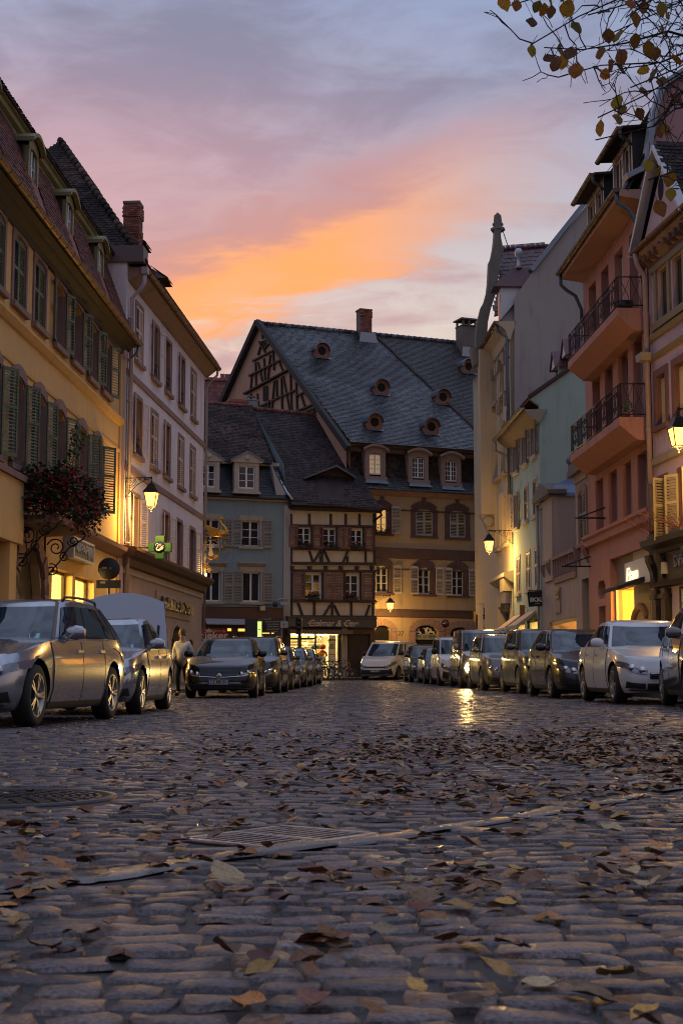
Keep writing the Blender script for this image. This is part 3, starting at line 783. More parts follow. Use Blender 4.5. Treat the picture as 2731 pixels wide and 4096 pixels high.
def dormer_arched(parent, s, z0, z1, w, yf, back, frame, cheek, hood, lit=None):
    """upright dormer with curved hood: frame front, slate cheeks, window"""
    h = w/2; rise = .26; mb = MB(); fw = .15
    hd = lambda x, base, k: base + rise*k*(1-(x/h)**2)
    mb.box(s-h, s-h+fw, yf, yf+.14, z0, z1); mb.box(s+h-fw, s+h, yf, yf+.14, z0, z1); mb.box(s-h-.05, s+h+.05, yf-.07, yf+.16, z0-.12, z0)
    n = 10; xs = [-h + w*i/n for i in range(n+1)]
    for i in range(n):
        a, b = xs[i], xs[i+1]; la, lb = (z1-.12 + (rise*.55)*(1-(a/h)**2)), (z1-.12 + (rise*.55)*(1-(b/h)**2))
        mb.add([(s+a,yf,la),(s+b,yf,lb),(s+b,yf,hd(b,z1+.16,1)),(s+a,yf,hd(a,z1+.16,1)),(s+a,yf+.14,la),(s+b,yf+.14,lb),(s+b,yf+.14,hd(b,z1+.16,1)),(s+a,yf+.14,hd(a,z1+.16,1))],
               [(0,1,2,3),(4,7,6,5),(0,4,5,1),(2,6,7,3)])
    d = part('dormer', mb, frame, parent)
    hm = MB(); H2 = h+.12; xs = [-H2 + 2*H2*i/n for i in range(n+1)]
    hz = lambda x: z1 + .17 + rise*(1-(x/H2)**2)
    rows = [[(s+x, yy, hz(x)+.0) for x in xs] for yy in (yf-.16, back)] ; hm.grid(rows)
    hm.grid([[(s+x, yf-.16, hz(x)-.10) for x in xs], [(s+x, yf-.16, hz(x)) for x in xs]]); hm.grid([[(s+x, yf-.16, hz(x)-.10) for x in xs], [(s+x, yf-.04, hz(x)-.14) for x in xs]])
    for sx in (-1, 1): hm.box(s+sx*H2-.02, s+sx*H2+.02, yf-.15, back, z1+.06, z1+.165)
    part('dormer_hood', hm, hood, d, fix=False)
    for sx in (-1, 1):
        part('dormer_cheek', MB().box(s+sx*(h-.02)-.02, s+sx*(h-.02)+.02, yf+.10, back, z0-.5, z1+.12), cheek, d)
    window(d, s-h+fw, s+h-fw, z0, z1+.05, yf+.06, rows=3, fw=.05, pane=lit or PANE)
    return d
GREENSH = mat('green_painted_shutter', (.095,.125,.075), .5, .2, 8, .15, 90, stain=.35, objrand=.15)
YGREEN = mat('olive_green_paint', (.20,.185,.075), .6, .2, 5)
def build_yellow():
    F = Fac((-8.88+.0357*32, 32), (.0357, 1)); A, B = -9.0, 14.05
    R = F.root('yellow_house', 'ochre yellow house with green louvred shutters and red tiled mansard roof')
    YW = mat('ochre_yellow_render', (.66,.42,.165), .85, .12, .9, .15, 70, stain=.22)
    up = [-2.9, -.82, 1.1, 3.07, 5.25, 7.33, 9.43, 11.44]; lo = [-3.0, -.85, 1.3, 3.35, 5.55, 8.3, 10.44]; hw = .54
    UZ, LZ = (9.3, 11.0), (5.5, 7.65)
    holes = [(s-hw, s+hw, *UZ) for s in up] + [(s-hw, s+hw, *LZ) for s in lo]
    shop = [(5.12, 7.5), (7.86, 10.38)]; door = (1.4, 4.0)
    holes += [(a, b, .9, 3.42) for (a, b) in shop] + [(door[0], door[1], -.1, 3.75)]
    part('wall', wall_mesh(A, B, -.1, 11.5, holes, .30), YW, R, fix=False)
    back = backbox(MB(), A, B-.25, -.1, 11.5, 11); part('rear_wall', back, YW, R, fix=False)
    for i, s in enumerate(up):
        arch = arch_fill(s-hw, s+hw, UZ[1], .16, -.002, .28); part('window_head', arch, YW, R, fix=False)
        surround(R, s-hw, s+hw, *UZ, STONE_PINK, .15, .04, arch=.14)
        shut = i < 4
        if shut: closed(R, s, hw, UZ[0], UZ[1]-.06, GREENSH, True, .02)
        else:
            window(R, s-hw, s+hw, UZ[0], UZ[1], .22, rows=3); dark_back(R, s-hw, s+hw, *UZ)
            shutter(R, 'L', s-hw-.02, UZ[0]+.02, .49, UZ[1]-UZ[0]-.06, GREENSH, 9, -.06, False)
            shutter(R, 'R', s+hw+.02, UZ[0]+.02, .49, UZ[1]-UZ[0]-.06, GREENSH, (14, 22, 22, 22)[i-4], -.06, False)
    for i, s in enumerate(lo):
        part('window_head', arch_fill(s-hw, s+hw, LZ[1], .22, -.002, .28), YW, R, fix=False)
        surround(R, s-hw, s+hw, *LZ, STONE_PINK, .16, .05, arch=.2)
        window(R, s-hw, s+hw, LZ[0], LZ[1], .24, rows=3); dark_back(R, s-hw, s+hw, *LZ)
        shutter(R, 'L', s-hw-.02, LZ[0]+.03, .49, LZ[1]-LZ[0]-.1, GREENSH, 10, -.07, split=i in (2, 3))
        shutter(R, 'R', s+hw+.02, LZ[0]+.03, .49, LZ[1]-LZ[0]-.1, GREENSH, (30, 32, 27, 20, 24, 38, 40)[i], -.07, split=i >= 2)
    # string courses
    mb = MB(); mb.prism([(0.002,8.68),(-.06,8.71),(-.16,8.85),(-.16,8.91),(0.002,8.95)], 'x', A, B); part('string_course', mb, YW, R)
    part('string_course', MB().prism([(0.002,7.82),(-.04,7.84),(-.05,7.92),(0.002,7.94)], 'x', A, B), YW, R)
    part('corner_strip', MB().box(B-.32, B, -.05, .002, -.1, 11.3), YW, R)
    part('shop_cornice', MB().prism([(0.002,4.38),(-.10,4.42),(-.30,4.60),(-.34,4.72),(0.002,4.86)], 'x', 3.9, B+.15), STONE_PINK, R)
    # eave
    part('eave_moulding', MB().prism([(0.002,11.08),(-.08,11.10),(-.10,11.22),(-.26,11.30),(-.30,11.38),(-.46,11.45),(-.46,11.52),(.3,11.52)], 'x', A, B+.2), mat('dark_weathered_eave', (.055,.042,.026), .7, .3, 4, stain=.4), R)
    gutter(R, (A, -.55, 11.56), (B+.12, -.55, 11.53), COPPER, .105)
    # mansard
    O = (A, -.40, 11.58); V = (0, .98, 2.66); L = Vector(V).length
    out = [(0, 0), (B-A+.1, 0), (B-A+.1, L), (0, L)]
    dz = [-1.65, 2.5, 6.54, 10.8]
    sl = slab(O, (1,0,0), V, out); roof = part('roof', sl, TILE_RED, R)
    hol = [[(s-A-.5, .1), (s-A+.5, .1), (s-A+.5, L-.1), (s-A-.5, L-.1)] for s in dz]
    tile_field(R, O, (1,0,0), V, out, TILE_RED, .17, .145, 300, Vector((1.0, -3.5, 12.6)), 5, holes=hol)
    part('crown_moulding', MB().prism([(.58,14.02),(.52,14.06),(.50,14.16),(.40,14.22),(.37,14.32),(.30,14.35),(.30,14.42),(1.2,14.42)], 'x', A, B+.12), YGREEN, R)
    O2 = (A, .24, 14.44); V2 = (0, 6, 2.4); L2 = Vector(V2).length; out2 = [(0,0),(B-A+.12,0),(B-A+.12,L2),(0,L2)]
    part('upper_roof', slab(O2, (1,0,0), V2, out2), TILE_DARK, R)
    tile_field(R, O2, (1,0,0), V2, [(0,0),(B-A+.12,0),(B-A+.12,1.0),(0,1.0)], TILE_DARK, .17, .145, 0, seed=8, name='upper_tile')
    part('rear_roof', MB().quad((A,6.2,16.8),(B+.12,6.2,16.8),(B+.12,11.4,11.5),(A,11.4,11.5)), TILE_DARK, R, fix=False)
    part('gable_wall', MB().prism([(.01,11.3),(.62,14.3),(6.1,16.6),(11,11.6),(11,11.3)], 'x', B-.2, B), mat('lilac_white_render', (.66,.60,.64), .85, .10, .8, .12, 70, stain=.25), R)
    part('verge_flashing', MB().bar((B+.06, -.38, 11.6), (B+.06, .60, 14.3), .08, .16), ZINC, R)
    for s in dz: dormer_arched(R, s, 12.4, 13.68, 1.0, .08, 1.4, YGREEN, SLATE, YGREEN)
    # portal with rusticated blocks
    a, b = door; ST = STONE_PINK
    part('door_head', arch_fill(a, b, 3.75, 1.15, -.002, .3), YW, R, fix=False)
    for k in range(7):
        z = .0 + k*.42
        for (x0, x1) in ((a-.42 - (.08 if k % 2 else 0), a), (b, b+.42 + (.08 if k % 2 else 0))):
            part('quoin_stone', MB().box(x0, x1, -.10-(.02 if k % 2 else 0), .003, z+.012, z+.408), ST, R)
    n = 9; c = (a+b)/2; hwid = (b-a)/2
    for k in range(n):
        t0, t1 = pi*k/n+.012, pi*(k+1)/n-.012
        pl = [(c+hwid*cos(t0), 2.6+1.15*sin(t0)), (c+(hwid+.42)*cos(t0), 2.6+1.55*sin(t0)), (c+(hwid+.42)*cos(t1), 2.6+1.55*sin(t1)), (c+hwid*cos(t1), 2.6+1.15*sin(t1))]
        part('arch_stone', MB().prism(pl, 'y', -.10-(.03 if k % 2 else 0), .003), ST, R)
    dw = mat('dark_panelled_door', (.03,.02,.018), .5, .3, 4)
    d = part('portal_door', MB().prism(arched_poly(a, b, -.1, 3.75, 1.15), 'y', .22, .28), dw, R)
    for i in range(2):
        for (z0, z1) in ((.2, 1.0), (1.15, 2.3)):
            part('door_panel', MB().box(a+.12+i*1.15, a+1.03+i*1.15, .195, .222, z0, z1), dw, d)
    # nearer shopfront pier at the picture's edge
    part('pilaster', MB().box(.15, .75, -.22, .003, -.1, 3.6), YW, R); part('pilaster', MB().box(-3.4, -2.8, -.22, .003, -.1, 3.6), YW, R)
    part('fascia', MB().box(-3.6, 1.0, -.30, .004, 3.6, 5.05), YW, R); part('fascia_cap', MB().box(-3.7, 1.1, -.38, .005, 5.05, 5.2), STONE_PINK, R)
    # lit shop windows
    fm = mat('bronze_shop_frame', (.05,.035,.02), .4, .1, 5, metal=.5)
    for (s0, s1) in shop:
        mb = MB(); mb.box(s0, s0+.06, .22, .30, .9, 3.42); mb.box(s1-.06, s1, .22, .30, .9, 3.42); mb.box(s0+.06, s1-.06, .22, .30, .9, .98); mb.box(s0+.06, s1-.06, .22, .30, 3.34, 3.42)
        w = part('shop_window', mb, fm, R, fix=False); part('shop_pane', MB().box(s0+.06, s1-.06, .255, .265, .98, 3.34), SHOPGLASS, w, fix=False)
        mbr = MB(); e = .34
        interior(R, s0-.25, s1+.25, .5, 3.5, .31, 2.0, (1.0,.70,.20), 520, wallcol=(.80,.68,.40))
        part('display_cabinet', MB().box(s0+.3, s1-.4, 1.6, 1.9, .5, 2.0), mat('pale_display_wood', (.55,.45,.28), .6, .15, 5), w)
    # shop sign over the windows
    sg = thing('shop_sign', 'pale framed shop sign box with dark lettering on the ochre yellow wall', 'sign', F.M @ Vector((7.55, -.02, 3.76)), F.rz)
    part('sign_box', MB().box(-1.3, 1.3, -.26, .0, 0, .58), mat('grey_sign_box', (.30,.29,.30), .5, .1, 5), sg)
    fr = MB()
    for (x0, x1, z0, z1) in ((-1.3, 1.3, 0, .06), (-1.3, 1.3, .52, .58), (-1.3, -1.22, .06, .52), (1.22, 1.3, .06, .52)): fr.box(x0, x1, -.295, -.262, z0, z1)
    part('sign_frame', fr, mat('pale_sign_frame', (.55,.53,.53), .5, .1, 5), sg)
    part('sign_face', MB().box(-1.22, 1.22, -.268, -.263, .06, .52), mat('dark_sign_face', (.05,.05,.055), .4, .1, 5), sg)
    place('sign_lettering', textmesh('NAPAPIJRI', .40, mat('pale_letters', (.42,.41,.42), .5, 0), .012, width=2.2), sg, (0, -.285, .30))
    # wrought iron balcony smothered in geraniums
    s0, s1, zb, p = 1.17, 4.34, 4.12, 1.08
    bal = thing('flower_balcony', 'balcony smothered in red geraniums on scrolled iron brackets', 'balcony', F.M @ Vector((s0, 0, zb)), F.rz); Lb = s1-s0
    part('balcony_slab', MB().prism([(0.0, .0), (-p, .06), (-p, .22), (0.0, .22)], 'x', 0, Lb), STONE_PINK, bal)
    rl = MB()
    for zz in (.30, 1.15):
        rl.tube([(0, 0, zz), (0, -p, zz), (Lb, -p, zz), (Lb, 0, zz)], .016, 5)
    part('handrail', rl, BLACKIRON, bal, fix=False)
    for i in range(12): part('baluster', MB().tube([(Lb*i/11, -p, .22), (Lb*i/11, -p, 1.15)], .010, 5), BLACKIRON, bal, fix=False)
    for i in range(3): part('baluster', MB().tube([(0, -p*(i+.5)/3, .22), (0, -p*(i+.5)/3, 1.15)], .010, 5), BLACKIRON, bal, fix=False)
    for sx in (.12, Lb-.12):
        br = MB(); br.bar((sx, -.02, -1.2), (sx, -.02, 0), .04, .03)
        for (cy, cz, r, a0, sg_) in ((-.30, -.28, .24, .3, 1), (-.74, -.12, .15, 0, -1), (-.20, -.86, .17, 1.2, 1), (-.52, -.52, .13, 2, -1)):
            br.tube([(sx, x_, z_) for (_, x_, z_) in scroll((cy, cz), r, 1.6, a0, sg_, 22, 'yz')], .019, 5)
        br.tube([(sx, -.03, -1.15), (sx, -.16, -.92), (sx, -.42, -.62), (sx, -.62, -.30), (sx, -1.0, -.06), (sx, -1.06, .04)], .02, 5)
        part('scroll_bracket', br, BLACKIRON, bal, fix=False)
    # hanging geraniums: leaf and flower clusters spread through the balcony boxes
    rng = random.Random(21); lf, fl = MB(), MB()
    for k in range(5200):
        side = rng.random()
        if side < .72: x, y = rng.uniform(-.25, Lb+.5), -p + rng.gauss(-.06, .16)
        else: x, y = rng.gauss(-.05, .16), -rng.uniform(.0, p+.1)
        z = .80 + rng.gauss(0, .30) + .12*sin(x*2.3)
        if z < -.02 or z > 1.5: continue
        sz = rng.uniform(.035, .07); M = Matrix.Translation((x, y, z)) @ Euler((rng.uniform(-1.2, 1.2), rng.uniform(-1, 1), rng.uniform(0, 6.3))).to_matrix().to_4x4()
        if rng.random() < .86:
            lf.add([(0,-sz,0),(sz*.8,-sz*.3,sz*.15),(sz*.7,sz*.7,0),(0,sz*.5,-sz*.1),(-sz*.7,sz*.7,0),(-sz*.8,-sz*.3,sz*.15)], [(0,1,2,3),(0,3,4,5)], 0, False, M, rng.random())
        else:
            c = rng.uniform(.018, .030)
            for j in range(5):
                q = Matrix.Translation((x+rng.gauss(0, .03), y-.05+rng.gauss(0, .03), z+rng.gauss(0, .03))) @ Euler((rng.uniform(-1, 1), rng.uniform(-1, 1), rng.uniform(0, 6))).to_matrix().to_4x4()
                fl.add([(-c,-c,0),(c,-c,0),(c,c,c*.5),(-c,c,c*.5)], [(0,1,2,3)], 0, False, q, rng.random())
    part('geranium_foliage', lf, mat('geranium_leaf', (.030,.042,.016), .6, .3, 6, tone=.5), bal, kind='stuff', fix=False)
    part('geranium_flowers', fl, mat('geranium_flower', (.30,.012,.016), .6, .2, 6, tone=.4), bal, kind='stuff', fix=False)
    part('flower_box', MB().box(.05, Lb-.05, -p-.18, -p-.02, .55, .75), DARKWOOD, bal); part('flower_box', MB().box(-.18, -.02, -p, -.1, .55, .75), DARKWOOD, bal)
    # vine climbing from the balcony
    vine = thing('climbing_vine', 'thin leafy vine climbing above the geranium balcony past green shutters', 'vine', F.M @ Vector((5.3, -.25, 5.0)), F.rz)
    vs, vl = MB(), MB()
    for k in range(5):
        x, y, z = rng.uniform(-.3, .3), -.05, .2; pts = [(x, y, z)]
        for i in range(9): x += rng.gauss(.07 if i > 5 else .01, .07); y += rng.gauss(-.03, .03); z += rng.uniform(.18, .32)*(1 if i < 7 else -.2); pts.append((x, y, z))
        vs.tube(pts, .009, 4)
        for i in range(34):
            a = rng.choice(pts); M = Matrix.Translation((a[0]+rng.gauss(0, .08), a[1]-.03+rng.gauss(0, .05), a[2]+rng.gauss(0, .08))) @ Euler((rng.uniform(0, 3), rng.uniform(-1, 1), rng.uniform(0, 6))).to_matrix().to_4x4(); sz = rng.uniform(.04, .075)
            vl.add([(0,-sz,0),(sz*.7,0,.01),(0,sz,0),(-sz*.7,0,.01)], [(0,1,2,3)], 0, False, M, rng.random())
    part('vine_stem', vs, DARKWOOD, vine, fix=False); part('vine_foliage', vl, mat('vine_leaf', (.06,.08,.025), .6, .3, 6, tone=.4), vine, kind='stuff', fix=False)
    pipe(R, [(B+.02, -.55, 11.45), (B+.02, -.5, 11.2), (B+.08, -.14, 10.9), (B+.08, -.12, .3)], ZINC, .055, [(B+.08, -.12, z) for z in (9.8, 7.0, 4.2)])
    return F
FY = build_yellow()
# ================================================================ left: lilac white pharmacy house
LILAC = mat('lilac_white_render', (.66,.60,.64), .85, .10, .8, .12, 70, stain=.25)
PINKSH = mat('pale_pink_shutter', (.58,.47,.44), .5, .15, 8, .1, 90, stain=.2, objrand=.08)
def build_pharmacy():
    F = Fac((-10.49+.0741*46, 46), (.0741, 1)); B = 15.05
    R = F.root('pharmacy_house', 'lilac white house with pale louvred shutters and pharmacy at street level')
    cs = [1.84, 4.58, 6.97, 9.75, 12.35]; hw = .53
    rows = [(11.25, 13.2), (8.03, 10.0), (4.83, 6.62)]
    cs_low = [1.75, 6.97, 9.6, 12.5]
    holes = []
    for k, (a, b) in enumerate(rows): holes += [(s-hw, s+hw, a, b) for s in (cs_low if k == 2 else cs)]
    arches = [(1.3, 3.3, .2, 2.55), (5.2, 7.2, .2, 2.5), (8.4, 10.4, .2, 2.55), (11.7, 12.9, .0, 2.1)]
    part('wall', wall_mesh(0, B, 4.5, 14.1, holes, .28), LILAC, R, fix=False)
    LOW = mat('grey_pink_rough_render', (.33,.25,.22), .9, .16, 1.2, .4, 60, stain=.3)
    part('ground_floor_wall', wall_mesh(0, B, -.1, 4.5, arches, .35), LOW, R, fix=False)
    part('rear_wall', backbox(MB(), 0, B, -.1, 14.1, 8.0), LILAC, R, fix=False)
    state = {(0,0):'c',(0,1):'o',(0,2):'n',(0,3):'l',(0,4):'c',(1,0):'o',(1,1):'c',(1,2):'l',(1,3):'c',(1,4):'c',(2,0):'o',(2,1):'o',(2,2):'r',(2,3):'r'}
    for k, (a, b) in enumerate(rows):
        for i, s in enumerate(cs_low if k == 2 else cs):
            surround(R, s-hw, s+hw, a, b, STONE_PINK, .13, .03, sill=True)
            st = state[(k, i)]; h = b-a-.06
            if st == 'c': closed(R, s, hw, a, b, PINKSH)
            else: window(R, s-hw, s+hw, a, b, .2, rows=3); dark_back(R, s-hw, s+hw, a, b)
            if st in 'ol': shutter(R, 'L', s-hw-.02, a+.03, .47, h, PINKSH, 12, -.06)
            if st in 'or': shutter(R, 'R', s+hw+.02, a+.03, .47, h, PINKSH, 14 if k < 2 else 20, -.06, split=(k == 2 and i == 0))
            if st in 'onlr' and k < 2:
                rl = MB(); rl.box(s-hw, s+hw, .02, .05, a+.62, a+.66); rl.box(s-hw, s+hw, .02, .05, a+.06, a+.09)
                for j in range(3):
                    c = s-hw+.15+.31*j; rl.tube([(x_, .035, z_) for (x_, _, z_) in scroll((c, a+.36), .14, 1.3, 0, 1, 12)], .012, 4)
                part('window_guard', rl, BLACKIRON, R, fix=False)
    for z in (10.45, 7.28): part('string_course', MB().prism([(.002,z),(-.05,z+.02),(-.06,z+.22),(.002,z+.25)], 'x', 0, B), STONE_PINK, R)
    part('shop_cornice', MB().prism([(.002,4.15),(-.12,4.2),(-.16,4.42),(-.34,4.5),(-.46,4.66),(-.46,4.76),(.002,4.84)], 'x', -.05, B+.35), mat('dark_red_stone_cornice', (.10,.055,.042), .8, .25, 4, stain=.3), R)
    part('frieze', MB().box(0, B, -.05, .003, 3.92, 4.02), STONE_BEIGE, R)
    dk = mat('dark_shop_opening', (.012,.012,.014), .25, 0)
    for i, (a, b, c, d) in enumerate(arches):
        rise = .55 if i < 3 else .2
        part('arch_head', arch_fill(a, b, d, rise, -.002, .35), LOW, R, fix=False)
        n = 9; cx, w2 = (a+b)/2, (b-a)/2
        for k in range(n):
            t0, t1 = pi*k/n, pi*(k+1)/n
            part('arch_stone', MB().prism([(cx+w2*cos(t0), d-rise+rise*sin(t0)), (cx+(w2+.2)*cos(t0), d-rise+(rise+.2)*sin(t0)), (cx+(w2+.2)*cos(t1), d-rise+(rise+.2)*sin(t1)), (cx+w2*cos(t1), d-rise+rise*sin(t1))], 'y', -.03, .004), LOW, R)
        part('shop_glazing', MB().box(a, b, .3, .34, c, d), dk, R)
    place('window_lettering', textmesh('BUS INFO', .36, mat('red_letters', (.30,.05,.04), .5, 0), .004, width=1.2), R, (9.4, .285, 2.0))
    part('window_poster', MB().box(8.8, 10.0, .29, .297, .6, 1.65), mat('pale_window_poster', (.32,.33,.36), .6, .2, 3), R)
    # eave with deep soffit, gutter
    part('eave', MB().prism([(.002,13.62),(-.10,13.66),(-.46,13.95),(-.48,14.08),(.2,14.12)], 'x', -.02, B+.35), mat('brown_painted_soffit', (.26,.17,.13), .7, .2, 4, stain=.3), R)
    gutter(R, (-.05, -.57, 14.1), (B+.38, -.57, 14.04), COPPER, .10)
    pipe(R, [(.05, -.56, 14.0), (.05, -.54, 13.55), (.10, -.40, 13.35), (.18, -.12, 13.1), (.18, -.10, .2)], mat('lilac_painted_pipe', (.42,.37,.41), .5, .1, 5), .075, [(.18, -.10, z) for z in (12.4, 9.6, 6.4, 4.9)])
    part('rainwater_head', MB().prism([(-.13,14.06),(.16,14.06),(.11,13.85),(-.07,13.85)], 'y', -.68, -.46), mat('lilac_painted_pipe', (.42,.37,.41)), R)
    pipe(R, [(B+.15, -.55, 13.95), (B+.15, -.53, 13.7), (B+.10, -.2, 13.35), (B+.05, -.10, 13.1), (B+.05, -.10, .3)], mat('grey_pink_pipe', (.30,.24,.24), .5, .1, 5), .055, [(B+.05, -.1, z) for z in (9.5, 5.5)])
    # boxed parapet end that closes the near gable, lead capped
    part('gable_box', MB().box(-.22, .25, -.01, 2.6, 11.0, 14.25), LILAC, R); part('gable_cap', MB().prism([(-.30,14.2),(.30,14.2),(.42,14.72),(-.40,14.72)], 'y', -.58, 2.7), mat('mauve_lead_cap', (.15,.115,.12), .6, .15, 4), R)
    # steep hipped roof
    e, rd, zr, hipd = -.55, 4.1, 20.9, 6.0; ez = 14.2
    O = (0, e, ez); V = (0, rd-e, zr-ez); L = Vector(V).length
    out = [(-.0, 0), (B+.35, 0), (B-3.0, L), (hipd, L)]
    part('roof', slab(O, (1,0,0), V, out), TILE_DARK, R); tile_field(R, O, (1,0,0), V, out, TILE_DARK, .18, .15, 0, seed=3)
    O2 = (0, 8.3, ez); V2 = (hipd, 0, zr-ez); L2 = Vector(V2).length
    out2 = [(0, 0), (8.3-e, 0), (8.3-rd, L2)]
    part('hip_roof', slab(O2, (0,-1,0), V2, out2), TILE_DARK, R); tile_field(R, O2, (0,-1,0), V2, out2, TILE_DARK, .19, .16, 150, Vector((0, 2, 15)), 4, name='hip_tile')
    part('rear_roof', MB().quad((hipd,rd,zr),(B-3,rd,zr),(B+.3,8.3,ez),(0,8.3,ez)).add([(B-3,rd,zr),(B+.35,e,ez),(B+.35,8.3,ez)], [(0,1,2)]), TILE_DARK, R, fix=False)
    p, q = Vector((0, e, ez+.05)), Vector((hipd, rd, zr+.05)); n = 26
    for i in range(n):
        a, b = p.lerp(q, i/n), p.lerp(q, (i+1.12)/n); d = (b-a).normalized()
        part('hip_cap_tile', MB().tube([a, a.lerp(b, .5), b], [.135, .115, .10], 8), TILE_DARK, R, fix=False)
    for i in range(18): part('ridge_tile', MB().tube([(hipd+(B-3-hipd)*i/18, rd, zr+.03), (hipd+(B-3-hipd)*(i+1.1)/18, rd, zr+.03)], [.13, .11], 8), TILE_DARK, R, fix=False)
    # brick chimney beside the hip
    def chimney(cx, cy, z0, z1, wx, wy, seed):
        rr = random.Random(seed); core = part('chimney', MB().box(cx-wx/2+.012, cx+wx/2-.012, cy-wy/2+.012, cy+wy/2-.012, z0, z1), MORTAR, R)
        bl, bh = .21, .068; z = z0; k = 0
        while z < z1 - .02:
            gr = .035 if z > z1-.5 and z < z1-.12 else (.02 if .95 < z1-z < 1.1 else 0)
            x0, x1, y0, y1 = cx-wx/2-gr, cx+wx/2+gr, cy-wy/2-gr, cy+wy/2+gr
            o = (k % 2)*bl/2
            x = x0 - o
            while x < x1 - .01:
                a, b = max(x, x0), min(x+bl-.012, x1)
                if b-a > .03: part('brick', MB().box(a, b, y0+rr.uniform(0, .006), y0+.09, z, z+bh-.012), BRICK, core, fix=False)
                x += bl
            y = y0 + .09 - o
            while y < y1 - .01:
                a, b = max(y, y0+.09), min(y+bl-.012, y1)
                if b-a > .03:
                    part('brick', MB().box(x0+rr.uniform(0, .006), x0+.09, a, b, z, z+bh-.012), BRICK, core, fix=False)
                y += bl
            z += bh; k += 1
        part('chimney_back', MB().box(cx-wx/2+.08, cx+wx/2-.002, cy-wy/2+.08, cy+wy/2-.002, z0, z1-.01), BRICK, core)
        part('chimney_cap', MB().box(cx-wx/2-.02, cx+wx/2+.02, cy-wy/2-.02, cy+wy/2+.02, z1, z1+.09), MORTAR, core)
    s, z = F.at(530, 830, 0.15); chimney(2.2, .36, 14.3, 16.95, .60, .56, 3)
    # small tiled dormers on the street slope
    for (c, zt) in ((3.4, 16.1), (7.4, 15.95)):
        d = part('dormer', MB().box(c-.5, c+.5, .36, 2.4, 14.6, zt-.25), mat('brown_dormer_boards', (.09,.06,.055), .8, .2, 5), R)
        part('dormer_pane', MB().box(c-.3, c+.3, .34, .355, 14.85, zt-.4), PANE, d); part('dormer_frame', MB().box(c-.36, c+.36, .31, .338, zt-.42, zt-.34).box(c-.36, c-.30, .31, .338, 14.8, zt-.42).box(c+.30, c+.36, .31, .338, 14.8, zt-.42), DARKWOOD, d)
        part('dormer_roof', MB().add([(c-.66,.08,zt-.28),(c+.66,.08,zt-.28),(c+.66,2.6,zt-.28),(c-.66,2.6,zt-.28),(c,.75,zt+.28),(c,2.6,zt+.28)], [(0,1,4),(1,2,5,4),(3,0,4,5),(0,3,2,1)]), TILE_DARK, d)
        tile_field(R, (c-.66, .08, zt-.24), (1, 0, 0), (0, .67, .56), [(0,0),(1.32,0),(.66,.85)], TILE_DARK, .17, .13, 0, seed=9, name='dormer_tile')
    # lettering over the arches
    sg = thing('pharmacy_sign', 'dark blue raised pharmacy lettering above the arched shop windows', 'sign', F.M @ Vector((8.6, -.03, 3.25)), F.rz)
    part('sign_board', MB().box(-3.4, 3.4, -.02, .02, -.42, .42), LOW, sg); navy = mat('navy_letters', (.012,.018,.05), .35, 0)
    place('sign_lettering', textmesh('PHARMACIE DU CYGNE', .62, navy, .05, width=6.0, bold=.004), sg, (.2, -.12, 0))
    # green cross with swan
    cz = F.at(647, 2190, -1.0); cr = thing('pharmacy_cross', 'green pharmacy cross with white swan emblem hung from the lilac white wall', 'sign', F.M @ Vector((cz[0], -.95, cz[1])), F.rz)
    gm = mat('green_cross_panel', (.012,.10,.035), .45, .1, 5); gl2 = mat('dark_cross_case', (.008,.03,.016), .5, .1, 5)
    # the cross stands square to the wall: its face looks down the street
    cr.rotation_euler = (0, 0, F.rz - pi/2)
    k = .39
    poly = [(-.36*k*1.5,-k),(.36*k*1.1,-k),(.36*k*1.1,-.36*k),(k,-.36*k),(k,.36*k),(.36*k,.36*k),(.36*k,k),(-.36*k,k),(-.36*k,.36*k),(-k,.36*k),(-k,-.36*k),(-.36*k,-.36*k)]
    poly = [(-.38*k,-k),(.38*k,-k),(.38*k,-.38*k),(k,-.38*k),(k,.38*k),(.38*k,.38*k),(.38*k,k),(-.38*k,k),(-.38*k,.38*k),(-k,.38*k),(-k,-.38*k),(-.38*k,-.38*k)]
    part('cross_case', MB().prism(poly, 'y', -.09, .09), gl2, cr); part('cross_face', MB().prism([(x*.95, z*.95) for (x, z) in poly], 'y', -.10, -.092), gm, cr)
    part('blue_disc', MB().lathe([(0,-.105),(.20,-.105),(.20,-.101)], 20, axis='y'), mat('dark_blue_disc', (.01,.014,.07), .4, 0), cr)
    sw = MB(); sw.tube([(-.11,-.12,.03),(-.12,-.12,.09),(-.08,-.12,.13),(-.03,-.12,.10),(-.05,-.12,.03),(-.10,-.12,-.04),(-.08,-.12,-.10),(.0,-.12,-.11),(.10,-.12,-.06),(.14,-.12,.01)], [.012,.014,.015,.016,.018,.022,.03,.036,.026,.006], 6)
    sw.tube([(-.01,-.12,-.07),(.07,-.12,-.01),(.15,-.12,.07)], [.02,.02,.004], 5)
    part('swan_emblem', sw, mat('white_emblem', (.75,.75,.78), .5, 0), cr, fix=False)
    part('cross_arm', MB().tube([(-.9, 0, .0), (-.40, 0, .0)], .03, 6), BLACKIRON, cr, fix=False)
    # gilded swan guild sign at the far corner
    gold = mat('gilded_metal', (.62,.36,.07), .30, .2, 12, .4, 40, metal=.9); goldd = mat('old_gilding', (.22,.15,.05), .5, .3, 12, metal=.7)
    sw0 = F.at(812, 2200, -.05)
    g = thing('swan_guild_sign', 'gilded swan standing on a scrolled iron bracket with apothecary medallion', 'sign', F.M @ Vector((B-.05, -.05, 5.2)), F.rz - pi/2); g.scale = (.84, .84, .84)
    # local x now points into the street, z up, face towards the viewer is -y
    br = MB(); br.tube([(0, 0, 1.52), (1.35, 0, 1.52)], .03, 6); br.tube([(.02, 0, -.55), (.10, 0, .1), (.38, 0, .55), (.95, 0, .95), (1.25, 0, 1.5)], .025, 6)
